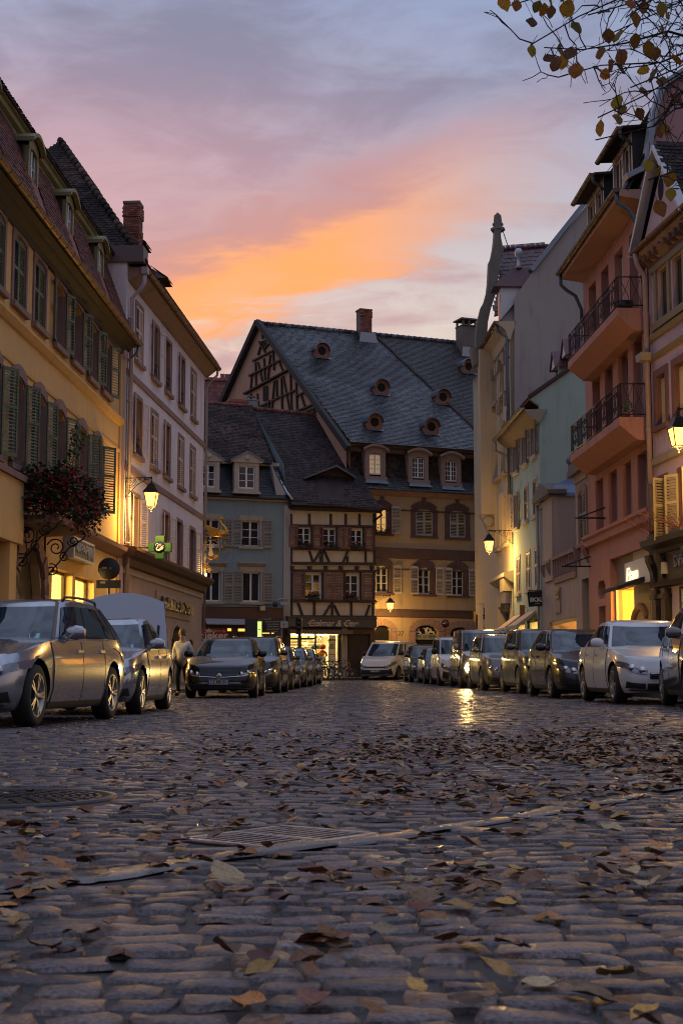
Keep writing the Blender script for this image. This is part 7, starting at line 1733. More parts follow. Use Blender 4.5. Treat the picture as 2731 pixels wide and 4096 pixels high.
# ---------------------------------------------------------------- rose lilac house at the right edge
def build_pink():
    F = Fac((8.93, 40.35), (.117, -1)); R = F.root('rose_lilac_house', 'rose lilac house with tall gable, cream shutters and dark carved shopfront', 'building')
    PK = mat('rose_lilac_render', (.54,.38,.40), .86, .12, .8, .12, 60, stain=.22); e = 9.5; zt = 12.7
    up = [(.77, 1.5, 10.62, 12.1), (1.97, 2.7, 10.62, 12.1), (3.2, 3.95, 10.62, 12.1)]
    mid = [(.5, 1.25, 7.6, 9.05), (1.97, 2.85, 7.6, 9.05), (4.6, 5.6, 7.6, 9.05), (6.8, 7.8, 7.6, 9.05)]
    low = [(.40, 1.05, 4.3, 6.05), (2.15, 3.0, 4.3, 6.05), (4.6, 5.6, 4.3, 6.05), (6.8, 7.8, 4.3, 6.05)]
    sw = (F.S(2715, 2450), 5.2, .7, 3.0)
    part('wall', wall_mesh(0, e, -.1, zt, up + mid + low + [sw], .22), PK, R, fix=False); part('rear_wall', backbox(MB(), 0, e, -.1, zt, 9), PK, R, fix=False)
    OW = mat('olive_wood_frame', (.22,.165,.09), .6, .15, 6)
    for (a, b, c, d) in up: window(R, a, b, c, d, .10, rows=1, cols=1, frame=OW, fw=.09); dark_back(R, a, b, c, d)
    part('window_band', MB().box(0.3, 4.6, -.08, .003, 10.40, 10.62).box(.3, 4.6, -.08, .003, 12.1, 12.28), OW, R, fix=False)
    for s in ([up[0][0]-.12] + [(up[i][1]+up[i+1][0])/2 for i in range(2)] + [up[2][1]+.12]): part('window_post', MB().box(s-.1, s+.1, -.06, .003, 10.62, 12.1), OW, R)
    CS = mat('cream_shutter', (.55,.44,.22), .5, .12, 8, objrand=.08)
    for i, (a, b, c, d) in enumerate(mid):
        surround(R, a, b, c, d, mat('red_brown_window_stone', (.17,.075,.06), .85, .2, 5, .2, 60, stain=.25), .20, .05); window(R, a, b, c, d, .16, rows=3, frame=CS); dark_back(R, a, b, c, d)
        part('inner_shutter', MB().box(a+.04, a+.42, .10, .13, c+.05, d-.05), CS, R)
    for i, (a, b, c, d) in enumerate(low):
        surround(R, a, b, c, d, MATS['red_brown_window_stone'], .16, .04); window(R, a, b, c, d, .16, rows=2, frame=OW); dark_back(R, a, b, c, d)
        shutter(R, 'L', a-.03, c, .46, d-c, CS, 30 if i else 12, -.06, split=True); shutter(R, 'R', b+.03, c, .46, d-c, CS, 62 if i == 0 else 45, -.06, split=True)
        if i < 2:
            t = thing('window_box', ('grey window box of bare red twigs under the nearer cream shutters' if i else 'grey window box of bare red twigs under the farther cream shutters'), 'window box', F.M @ Vector(((a+b)/2, -.22, c-.05)), F.rz, 'window boxes on the rose house')
            part('box_trough', MB().box(-.42, .42, -.14, .14, 0, .24), mat('grey_trough', (.09,.08,.08), .7, .2, 6), t); rng = random.Random(30+i)
            for k in range(16):
                x, y, z = rng.uniform(-.35, .35), 0, .2; pts = [(x, y, z)]; dx, dy = rng.gauss(0, .09), rng.gauss(-.10, .09)
                for j in range(5): x += dx + rng.gauss(0, .03); y += dy + rng.gauss(0, .03); z += rng.uniform(.06, .16); pts.append((x, y, z))
                part('red_twig', MB().tube(pts, [.010, .009, .008, .006, .005, .003], 4), mat('red_dogwood_twig', (.13,.02,.025), .6, .2, 8), t, fix=False)
    for (z, h, p_) in ((10.30, .16, .12), (6.72, .20, .16), (9.70, .14, .12)):
        if h: part('string_course', MB().prism([(.003,z-h),(-p_*.6,z-h+.03),(-p_,z),(.003,z+.05)], 'x', 0, e), OW if z > 8 else STONE_BEIGE, R)
    part('eave', MB().prism([(.003,zt-.35),(-.3,zt-.08),(-.38,zt+.02),(-.38,zt+.14),(.3,zt+.16)], 'x', -.05, e), mat('rose_eave_boards', (.33,.20,.17), .75, .2, 4), R)
    for i in range(22): part('eave_bracket', MB().box(.05+i*.42, .17+i*.42, -.34, -.02, zt-.30, zt-.10), mat('brown_eave_bracket', (.14,.08,.06), .8, .2, 5), R)
    gutter(R, (-.1, -.47, zt+.14), (e, -.47, zt+.14), COPPER, .085)
    # tall front gable with bargeboards
    W0, W1_ = -.15, 4.1; m = 2.1; zg = 15.25
    part('front_gable', MB().prism([(W0+.3, zt+.1), (W1_-.3, zt+.1), (m, zg-.5)], 'y', -.25, .0), PK, R); part('gable_window', MB().prism([(m-.16+.22*cos(k*pi/6), zt+1.4+.34*sin(k*pi/6)) for k in range(12)], 'y', -.262, -.255), mat('dark_room', (.010,.009,.009), .9, 0), R)
    for (a, b) in (((W0, zt), (m, zg)), ((W1_, zt), (m, zg))): part('bargeboard', MB().bar((a[0], -.42, a[1]+.06), (b[0], -.42, b[1]), .10, .26, up=(0,-1,0)), mat('pale_bargeboard', (.50,.50,.52), .5, .1, 5), R)
    L = Vector((m-W0, 0, zg-zt)).length
    for sgn in (1,):
        tile_field(R, (W1_+.05, 4.2, zt), (0,-1,0), (-(W1_-m), 0, zg-zt), [(0,0),(4.7,0),(4.7,L),(0,L)], TILE_DARK, .2, .17, 0, seed=5, name='gable_tile')
        part('gable_roof', MB().quad((W1_,-.5,zt+.02),(W1_,4.5,zt+.02),(m,4.5,zg),(m,-.5,zg)).quad((W0,-.5,zt+.02),(m,-.5,zg),(m,4.5,zg),(W0,4.5,zt+.02)), TILE_DARK, R, fix=False)
    part('roof', MB().quad((4.0,-.5,zt+.15),(e,-.5,zt+.15),(e,4.5,zt+4.2),(4.0,4.5,zt+4.2)).quad((0,4.5,zt+3.4),(e,4.5,zt+4.2),(e,9,zt),(0,9,zt)), TILE_DARK, R, fix=False)
    pr = mat('rose_painted_pipe', (.36,.26,.28), .5, .1, 5)
    part('rain_hopper', MB().prism([(-.12,zt-2.9),(.42,zt-2.9),(.34,zt-3.12),(-.04,zt-3.12)], 'y', -.42, -.1), STONE_BEIGE, R)
    pipe(R, [(.22, -.46, zt+.05), (.22, -.4, zt-.3), (.15, -.16, zt-.6), (.10, -.14, 4.2)], pr, .08, [(.12, -.14, z) for z in (11, 7.6)])
    # dark carved wooden shopfront
    WD = mat('dark_carved_shopfront', (.040,.024,.014), .5, .25, 5, .2, 40)
    part('shop_cornice', MB().prism([(.003,3.95),(-.14,3.98),(-.20,4.10),(-.42,4.22),(-.46,4.38),(.003,4.46)], 'x', -.05, e), WD, R)
    part('shop_frieze', MB().box(.1, e, -.14, .004, 3.2, 3.96), WD, R); part('frieze_ledge', MB().prism([(.003,3.02),(-.2,3.06),(-.24,3.18),(.003,3.2)], 'x', .1, e), WD, R)
    for k, x in enumerate((.30, 1.05, 3.2, 5.4)):
        part('shop_pilaster', MB().box(x-.16, x+.16, -.20, .004, -.1, 3.0), WD, R); part('carved_console', MB().prism([(-.02,3.1),(-.22,3.2),(-.26,3.5),(-.38,3.8),(-.40,3.96),(-.02,3.96)], 'x', x-.13, x+.13), WD, R)
        part('pilaster_moulding', MB().box(x-.2, x+.2, -.26, .003, 2.72, 2.84).box(x-.2, x+.2, -.25, .003, 1.2, 1.28), WD, R, fix=False)
    a, b, c, d = sw
    part('shop_window', MB().box(a, a+.08, .04, .12, c, d).box(b-.08, b, .04, .12, c, d).box(a+.08, b-.08, .04, .12, d-.08, d).box(a+.08, b-.08, .04, .12, 2.28, 2.40), WD, R, fix=False); part('shop_pane', MB().box(a+.08, b-.08, .075, .082, c, d-.08), SHOPGLASS, R, fix=False)
    interior(R, a-.2, b+.2, .3, 3.02, .23, 2.0, (.95,.88,.30), 220, wallcol=(.75,.70,.35))
    p = F.at(2722, 2248); place('shop_lettering', textmesh('Différence', .46, mat('grey_shop_letters', (.20,.19,.19), .4, 0), .02, align='LEFT'), R, (p[0]-.1, -.165, p[1]))
    p = F.at(2684, 2272); part('alarm_box', MB().box(p[0]-.07, p[0]+.07, -.28, -.14, p[1]-.16, p[1]+.16), mat('white_alarm_box', (.45,.42,.36), .5, .05, 5), R)
    wall_lamp('lit street lantern on iron bracket in front of the rose lilac house', F, 5.15, 7.22, 1.12, 330)
    return F
FPK = build_pink()
# ================================================================ vehicles (nose along local +y)
def paint_mat(name, col, metal=.0, rough=.35, spec=.4):
    return mat(name, col, rough, 0, metal=metal, spec=spec, coat=.8, coatrough=.04)
P_SILVER = paint_mat('silver_paint', (.36,.37,.40), .75, .2); P_GREY = paint_mat('grey_beige_paint', (.15,.142,.14), .5, .15); P_BLACK = paint_mat('black_paint', (.004,.004,.006), spec=.15); P_WHITE = paint_mat('white_paint', (.60,.58,.57)); P_DARK = paint_mat('anthracite_paint', (.020,.021,.026), .4); P_GRAPH = paint_mat('graphite_paint', (.07,.072,.08), .6); P_STEEL = paint_mat('steel_paint', (.13,.135,.15), .65)
RUBBER = mat('tyre_rubber', (.012,.012,.012), .75, .2, 20, .2, 60); ALLOY = mat('alloy_rim', (.36,.36,.37), .28, 0, metal=.9); ARCH = mat('black_plastic', (.010,.010,.011), .6, .1, 8); CHROME = mat('chrome_trim', (.62,.62,.64), .12, 0, metal=1.0)
CARGLASS = mat('car_glass', (.008,.022,.036), .02, 0, spec=.7); LAMPGL = mat('headlamp_glass', (.16,.16,.17), .06, .5, 18, spec=.9, coat=1.0, metal=.35); REDGL = mat('red_lamp_glass', (.22,.012,.012), .1, .1, 10, coat=1.0)
PLATE = mat('white_plate', (.55,.55,.56), .4, 0); PLBLUE = mat('plate_blue', (.02,.05,.30), .4, 0); INK = mat('plate_ink', (.01,.01,.012), .5, 0); STICK = mat('windscreen_sticker', (.22,.50,.55), .5, .1, 20)
def lerpt(tab, x):
    if x <= tab[0][0]: return tab[0][1]
    for i in range(len(tab)-1):
        if x <= tab[i+1][0]:
            k = (x-tab[i][0])/(tab[i+1][0]-tab[i][0]); k = k*k*(3-2*k)*.6 + k*.4; return tab[i][1] + (tab[i+1][1]-tab[i][1])*k
    return tab[-1][1]
class Shape: pass
CARS = {
 # L, W, H, wheelbase, wheel r, hood line (y from nose in m, z), cabin base y front/rear (from nose), roof front/rear
 'wagon': dict(L=4.9, W=1.86, H=1.47, wb=2.97, r=.335, fo=.84, top=[(0,.64),(.25,.76),(1.45,.94),(3.0,.97),(4.3,1.02),(4.75,1.0),(4.9,.86)], cab=(1.45,4.70), roof=(2.25,4.25), rw=.66),
 'sedan': dict(L=4.65, W=1.79, H=1.45, wb=2.77, r=.325, fo=.80, top=[(0,.64),(.25,.78),(1.35,.95),(2.8,.98),(3.8,1.0),(4.45,1.0),(4.65,.86)], cab=(1.35,4.05), roof=(2.15,3.25), rw=.63),
 'hatch': dict(L=4.3, W=1.78, H=1.48, wb=2.62, r=.32, fo=.90, top=[(0,.66),(.25,.80),(1.2,.98),(2.6,1.02),(3.7,1.06),(4.15,1.02),(4.3,.86)], cab=(1.1,4.15), roof=(2.0,3.75), rw=.64),
 'mpv': dict(L=4.45, W=1.84, H=1.66, wb=2.75, r=.335, fo=.88, top=[(0,.74),(.22,.92),(1.1,1.08),(2.6,1.10),(3.9,1.13),(4.3,1.1),(4.45,.92)], cab=(1.0,4.40), roof=(1.85,4.15), rw=.70),
 'smallvan': dict(L=4.35, W=1.83, H=1.82, wb=2.72, r=.32, fo=.86, top=[(0,.78),(.22,.96),(.95,1.14),(2.4,1.15),(4.1,1.16),(4.3,1.15),(4.35,1.1)], cab=(.85,4.34), roof=(1.6,4.22), rw=.76),
 'van': dict(L=5.0, W=1.96, H=1.96, wb=3.1, r=.335, fo=.93, top=[(0,.82),(.2,1.02),(.75,1.20),(2.4,1.22),(4.7,1.22),(4.95,1.2),(5.0,1.15)], cab=(.62,4.99), roof=(1.55,4.90), rw=.80),
}
NB, NC = 6.0, 5.0
def car_proto(kind):
    if ('car', kind) in _cache: return _cache[('car', kind)]
    c = CARS[kind]; s = Shape(); s.c = c; L, Wd, H = c['L'], c['W'], c['H']; a = L/2; hw = Wd/2
    zt = lambda y: lerpt(c['top'], a - y)           # y: nose at +a
    zb = lambda y: .175 + .05*max(0, abs(y)/a-.7)
    AF = lambda l: a*(1 - .045*(1-min(1, l/.22))**1.5 - .06*max(0, (l-.55)/.45)**2.0)
    AR = lambda l: a*(1 - .035*(1-min(1, l/.25))**1.5 - .05*max(0, (l-.6)/.4)**2.0)
    HW = lambda l: hw*(.90 + .10*min(1, l/.35)**.6 - .055*max(0, (l-.62)/.38)**1.7)
    s.zt, s.zb, s.AF, s.AR, s.HW = zt, zb, AF, AR, HW
    def zof(y, l): return zb(y) + (zt(y)-zb(y))*l
    s.zof = zof
    N = 72; ring = []
    dense = []
    for i in range(720):
        t = 2*pi*i/720; dense.append((math.copysign(abs(cos(t))**(2/NB), cos(t)), math.copysign(abs(sin(t))**(2/NB), sin(t))))
    ln = [0]
    for i in range(720):
        p, q = dense[i], dense[(i+1) % 720]; ln.append(ln[-1] + sqrt(((p[0]-q[0])*hw)**2 + ((p[1]-q[1])*a)**2))
    j = 0
    for i in range(N):
        t = ln[-1]*i/N
        while ln[j+1] < t: j += 1
        ring.append(dense[j % 720])
    def P(u, l, k=1.0):
        A = AF(l) if u[1] > 0 else AR(l); y = u[1]*A*k; x = u[0]*HW(l)*k
        return (x, y, zof(y, l))
    rows = [[P(u, l) for u in ring] for l in (0, .06, .16, .3, .45, .6, .72, .82, .9, .96, 1.0)]
    for k in (.975, .93, .82, .62, .35): rows.append([(P(u, 1, k)[0], P(u, 1, k)[1], P(u, 1, k)[2] + .052*(1-k**2.5)**.8) for u in ring])
    m = MB(); m.grid(rows, close=True); n = len(rows)*N
    m.f.append(list(range(N))[::-1]); m.m.append(0); m.sm.append(False); m.tone.append(.5)
    m.f.append(list(range(n-N, n))); m.m.append(0); m.sm.append(True); m.tone.append(.5)
    body = fixn(m.mesh('body', [P_SILVER, ARCH]))
    o = bpy.data.objects.new('tmp', body); COL.objects.link(o)
    cut = MB(); yf = a - c['fo']; s.yf, s.yr = yf, yf - c['wb']
    for y in (s.yf, s.yr):
        for sx in (-1, 1): cut.lathe([(c['r']+.055, sx*(hw-.30)), (c['r']+.055, sx*(hw+.2))], 28, (0, y, c['r']+.01), axis='x', smooth=False)
    cme = fixn(cut.mesh('cut', [ARCH])); co = bpy.data.objects.new('tmpc', cme); COL.objects.link(co)
    bm = o.modifiers.new('b', 'BOOLEAN'); bm.operation = 'DIFFERENCE'; bm.solver = 'EXACT'; bm.object = co
    try: bm.material_mode = 'TRANSFER'
    except Exception: pass
    me = evalmesh(o); bpy.data.objects.remove(o); bpy.data.objects.remove(co)
    me.set_sharp_from_angle(angle=radians(38)); s.body = me
    # cabin
    y0, y1 = a - c['cab'][0], a - c['cab'][1]; r0, r1 = a - c['roof'][0], a - c['roof'][1]; rw = c['rw']
    def front(x): return (1-min(.9999, abs(x))**NC)**(1/NC)
    un = []
    for i in range(9): x = .86 - 1.72*i/8; un.append((x, front(x)))
    un.append((-.935, .935*.985)); 
    for i in range(15): y = front(.86) - 2*front(.86)*i/14; un.append((-front(abs(y)) , y))
    un.append((-.935, -.935*.985))
    for i in range(9): x = -.86 + 1.72*i/8; un.append((x, -front(x)))
    un.append((.935, -.935*.985))
    for i in range(15): y = -front(.86) + 2*front(.86)*i/14; un.append((front(abs(y)), y))
    un.append((.935, .935*.985))
    s.iw, s.il, s.ir, s.irr = 0, 10, 26, 36
    zr = H
    def C(i, mm, off=0.0):
        i0 = int(math.floor(i)); k = i - i0; u0, u1 = un[i0 % len(un)], un[(i0+1) % len(un)]; ux, uy = u0[0]+(u1[0]-u0[0])*k, u0[1]+(u1[1]-u0[1])*k
        e = 1-(1-mm)**1.22
        fy = y0 + (r0-y0)*(mm*.86 + .14*mm*mm); ry = y1 + (r1-y1)*mm**1.35
        yc, A = (fy+ry)/2, (fy-ry)/2; w = hw*.925 + (rw - hw*.925)*(mm**1.15)
        y = yc + uy*(A+off); x = ux*(w+off*.9)
        if ux*ux*1.0 < .75 and uy > 0: y -= .10*(1-front(.0))*0
        # windscreen bow: the glass is set back towards its sides
        if uy > 0: y -= .16*abs(ux)**2.2*(1-.3*mm)*max(0, uy)
        zbase = zt(max(-a, min(a, y))) - .03
        ztop = zr - .045*((y-(r0+r1)/2)/max(.6, (r0-r1)/2))**2*min(1, mm*1.3) - .02
        return Vector((x, y, zbase + (ztop-zbase)*(mm)) )
    s.C = C
    ms = (0, .12, .3, .5, .7, .84, .93, .975, 1.0); rows = [[C(i, mm) for i in range(len(un))] for mm in ms]
    top = rows[-1]; cy = (r0+r1)/2
    for k, dz in ((.93, .018), (.8, .034), (.55, .046), (.25, .05)): rows.append([(p[0]*k, cy+(p[1]-cy)*k, p[2]+dz+ .045*((p[1]-cy)/max(.6, (r0-r1)/2))**2*(1-k)) for p in top])
    m = MB(); m.grid(rows, close=True); n = len(rows)*len(un); m.f.append(list(range(n-len(un), n))); m.m.append(0); m.sm.append(True); m.tone.append(.5)
    s.cabin = m.mesh('cabin', [P_SILVER]); s.cabin.set_sharp_from_angle(angle=radians(40))
    def glass(i0, i1, m0, m1, ni, nm=6, skew=0):
        rows = [[C(i0+(i1-i0)*j/ni + skew*(q/nm), m0+(m1-m0)*q/nm, .007) + Vector((0,0,.004)) for j in range(ni+1)] for q in range(nm+1)]
        return MB().grid(rows)
    s.gl = {}
    van = kind in ('van', 'smallvan')
    s.gl['windscreen'] = [glass(.0, 8.0, .05, .90, 16).mesh('windscreen', CARGLASS)]
    if kind == 'van': spl = [(.6, 4.4)]
    elif kind == 'smallvan': spl = [(.6, 5.2), (5.6, 9.6), (10.0, 13.2)]
    elif kind in ('wagon', 'mpv'): spl = [(.7, 5.0), (5.35, 9.7), (10.0, 13.3)]
    else: spl = [(.7, 6.4), (6.8, 12.9)]
    s.gl['side_window'] = []
    for (p, q) in spl: s.gl['side_window'] += [glass(s.il+p, s.il+q, .10, .87, 8).mesh('side_window', CARGLASS), glass(50-p, 50-q, .10, .87, 8).mesh('side_window', CARGLASS)]
    s.gl['rear_window'] = [glass(26, 34, .12, .85, 10).mesh('rear_window', CARGLASS)]
    def fpt(x, l, off=.006, rear=False):
        w = HW(l); A = (AR if rear else AF)(l); y = A*(1-min(.999, abs(x/w))**NB)**(1/NB)
        y = (-1 if rear else 1)*(y+off); z = zof(max(-a, min(a, y)), l); return Vector((x*(1+off*.5), y, z))
    s.fpt = fpt
    def spt(side, y, l, off=.005):
        A = AF(l) if y > 0 else AR(l); x = HW(l)*(1-min(.999, abs(y/A))**NB)**(1/NB); return Vector((side*(x+off), y, zof(y, l)))
    s.spt = spt
    _cache[('car', kind)] = s; return s
def fpatch(s, x0, x1, l0, l1, off=.006, nx=8, nl=4, rear=False, shape=None):
    rows = []
    for q in range(nl+1):
        k = q/nl; row = []
        for j in range(nx+1):
            t = j/nx; x = x0+(x1-x0)*t; la, lb = l0, l1
            if shape: la, lb = shape(t)
            row.append(s.fpt(x, la+(lb-la)*k, off, rear))
        rows.append(row)
    return MB().grid(rows)
def spatch(s, side, y0, y1, l0, l1, off, ny=8, nl=5):
    return MB().grid([[s.spt(side, y0+(y1-y0)*j/ny, l0+(l1-l0)*q/nl, off) for j in range(ny+1)] for q in range(nl+1)])
def wheel_meshes(r, style):
    def mk():
        t = MB(); w = .105; t.lathe([(r*.70,-w),(r*.86,-w*1.05),(r*.965,-w*.9),(r,-w*.55),(r,w*.55),(r*.965,w*.9),(r*.86,w*1.05),(r*.70,w)], 32, axis='x', cap=False)
        m = MB(); R = r*.72; m.lathe([(R,-w*.9),(R,w*.92),(R*.965,w*1.0),(R*.90,w*.95),(R*.90,-w*.5)], 32, axis='x', cap=False)
        x = w*.86; n, dbl = {'five': (5, True), 'ten': (10, False), 'steel': (6, False), 'multi': (7, True)}[style]
        for k in range(n):
            for d in ((-.13, .13) if dbl else (0,)):
                t0 = 2*pi*k/n; a0, a1 = t0+d*.6, t0+d
                m.bar((x*.92, .03*r*cos(a0)+.1*r*cos(a0), .13*r*sin(a0)), (x, R*.93*cos(a1), R*.93*sin(a1)), .075*r if dbl else .10*r, .03, up=(1,0,0))
        m.lathe([(0, x+.012),(.10*r, x+.01),(.14*r, x-.02)], 12, axis='x')
        d = MB().lathe([(0, .02),(R*.9, .02)], 24, axis='x')
        return t.mesh('tyre', RUBBER), m.mesh('rim', ALLOY if style != 'steel' else mat('steel_wheel', (.16,.15,.14), .5, .1, 6, metal=.5)), d.mesh('brake_disc', ARCH)
    return cached(('wheel', r, style), mk)
def car(kind, label, x, y, yaw, paint, style='five', plate=None, lit=None, roofrail=False, group='parked cars along the street', cat='car', glassm=None, lowplastic=False, emblem=None, name='parked_car', grille='wide', plastic_handle=False):
    """yaw: degrees the nose is turned from facing the viewer (+ = towards the picture's right)"""
    s = car_proto(kind); c = s.c; a, hw = c['L']/2, c['W']/2; g = ground(x, y)
    t = thing(name, label, cat, (x, y, g), pi + radians(yaw), group)
    sl = atan2(ground(x, y+1.3)-ground(x, y-1.3), 2.6); t.rotation_euler = Euler((-sl, 0, pi+radians(yaw)))
    b = s.body.copy(); b.materials[0] = paint; place('body', b, t)
    cb = s.cabin.copy(); cb.materials[0] = paint; place('cabin', cb, t)
    gm = glassm or CARGLASS
    for nm, L in s.gl.items():
        for me in L: place(nm, me, t)
    for sx in (-1, 1):
        for yy in (s.yf, s.yr):
            tm, rm, dm = wheel_meshes(c['r'], style); w = place('wheel', tm, t, (sx*(hw-.125), yy, c['r']), (0, 0, 0 if sx > 0 else pi)); place('rim', rm, w); place('brake_disc', dm, w)
        nd = 1 if kind == 'van' else 2; ye = [s.yf-.48, s.yf-.48-1.12, max(s.yr+.32, s.yf-.48-2.05)]
        for k in range(nd):
            d = part('door', spatch(s, sx, ye[k]-.012, ye[k+1]+.012, .10, .985, .006), paint, t, fix=False)
            p = s.spt(sx, ye[k+1]+.16, .84, .02); part('door_handle', MB().bar(p+Vector((0,.10,0)), p-Vector((0,.10,0)), .03, .035), ARCH if plastic_handle else paint, d)
            part('door_seam', MB().tube([s.spt(sx, ye[k+1], l, .004) for l in (.1,.3,.5,.7,.85,.985)], .006, 4), ARCH, d, fix=False)
        part('door_seam', MB().tube([s.spt(sx, ye[0], l, .004) for l in (.1,.3,.5,.7,.85,.985)], .006, 4), ARCH, t, fix=False)
        part('sill_trim', spatch(s, sx, s.yf-.42, s.yr+.42, .0, .10, .012), ARCH, t, fix=False)
        p = s.C(s.il+.9, .10) if sx < 0 else s.C(50-.9, .10); p = Vector((p.x, p.y-.03, p.z+.02)); mm = MB(); rows = []
        big = 1.35 if kind in ('van', 'smallvan') else 1
        for (dx, ry, rz_) in ((.05, .05, .045), (.09, .085, .075), (.16, .095, .09), (.23, .085, .08), (.27, .045, .045)):
            rows.append([(p.x+sx*dx, p.y + ry*cos(2*pi*k/10)*.8, p.z+.05*big + rz_*big*sin(2*pi*k/10)) for k in range(10)])
        mm.grid(rows, close=True); mm.add(rows[0], [tuple(range(10))]); mm.add(rows[-1], [tuple(range(10))]); mm.bar((p.x-sx*.04, p.y, p.z-.02), (p.x+sx*.09, p.y, p.z+.02), .05, .05)
        part('mirror', mm, ARCH if lowplastic or kind in ('van',) and paint is P_WHITE else paint, t)
        # lamps
        x0, x1 = hw*.50, hw*.965
        hl = (.66, .86) if kind not in ('van', 'smallvan', 'mpv') else (.60, .84)
        lp = fpatch(s, sx*x0, sx*x1, *hl, .012, 10, 4, shape=lambda q: (hl[0]+.05*q, hl[1]-.05*(1-q)))
        h = part('headlight', lp, LAMPGL, t, fix=False)
        if lit == sx: pp = s.fpt(sx*hw*.72, sum(hl)/2, .05); part('lit_bulb', MB().lathe([(0,.06),(.11,.04),(.16,-.02)], 14, pp, axis='y', cap=False), glow('lit_headlight', (1.0,.70,.28), 90), h, fix=False)
        for k in (0, 1):
            pp = s.fpt(sx*(hw*(.60+.17*k)), (hl[0]+hl[1])/2+.01, -.01); part('lamp_reflector', MB().lathe([(0,.0),(.045,.012),(.065,.035)], 12, pp, axis='y'), CHROME, h, fix=False)
        part('fog_recess', fpatch(s, sx*hw*.55, sx*hw*.86, .14, .34, .008, 6, 3), ARCH, t, fix=False)
        part('tail_light', fpatch(s, sx*hw*.60, sx*hw*.965, .66, .88, .01, 6, 3, True), REDGL, t, fix=False)
    gz = {'wide': (.50, .72, .47), 'low': (.10, .42, .62), 'slim': (.64, .76, .50)}[grille]
    gr = part('grille', fpatch(s, -hw*gz[2], hw*gz[2], gz[0], gz[1], .009, 12, 4), ARCH, t, fix=False)
    for k in range(3): part('grille_bar', MB().tube([s.fpt(hw*gz[2]*(q/8*2-1)*.97, gz[0]+(gz[1]-gz[0])*(k+.5)/3, .014) for q in range(9)], .010, 5), CHROME if k == 2 else ARCH, gr, fix=False)
    part('air_intake', fpatch(s, -hw*.52, hw*.52, .12, .34, .008, 10, 3), ARCH, t, fix=False)
    part('bumper_lip', MB().tube([s.fpt(hw*.93*(q/12*2-1), .09, .012) for q in range(13)], .014, 5), ARCH if not lowplastic else CHROME, t, fix=False)
    if lowplastic: part('bumper', fpatch(s, -hw*.96, hw*.96, .02, .50, .007, 14, 5), ARCH, t, fix=False)
    pb = s.fpt(0, .42, .02); pl = part('licence_plate', MB().box(-.26, .26, -.008, .008, -.055, .055), PLATE, t, pb)
    part('plate_band', MB().box(-.26, -.218, .008, .010, -.053, .053).box(.218, .26, .008, .010, -.053, .053), PLBLUE, pl)
    if plate: place('plate_lettering', textmesh(plate, .115, INK, .002, width=.40, bold=.003), pl, (0, .012, 0), (0, 0, pi))
    if emblem: part('emblem', MB().lathe([(.045,-.01),(.075,.0),(.075,.02),(.045,.02)], 14, s.fpt(0, emblem, .015), axis='y'), CHROME, t)
    if roofrail:
        for sx in (-1, 1):
            pts = [s.C((s.il+i if sx < 0 else 50-i), 1.0, .0) for i in (1.0, 1.6, 3, 6, 9, 12, 13)]; n = len(pts)
            part('roof_rail', MB().tube([Vector((p.x*.97, p.y, p.z + (.0 if j in (0, n-1) else .055))) for j, p in enumerate(pts)], .016, 6), ARCH if roofrail == 'black' else CHROME, t, fix=False)
    wz = [s.C(1+i*.9, .055, .012) for i in range(6)]; part('wiper', MB().tube(wz, .008, 4), ARCH, t, fix=False)
    st = MB().grid([[s.C(7.4-.5*j, .12+.10*q, .014) for j in range(2)] for q in range(2)]); part('window_sticker', st, STICK, t, fix=False)
    return t, s
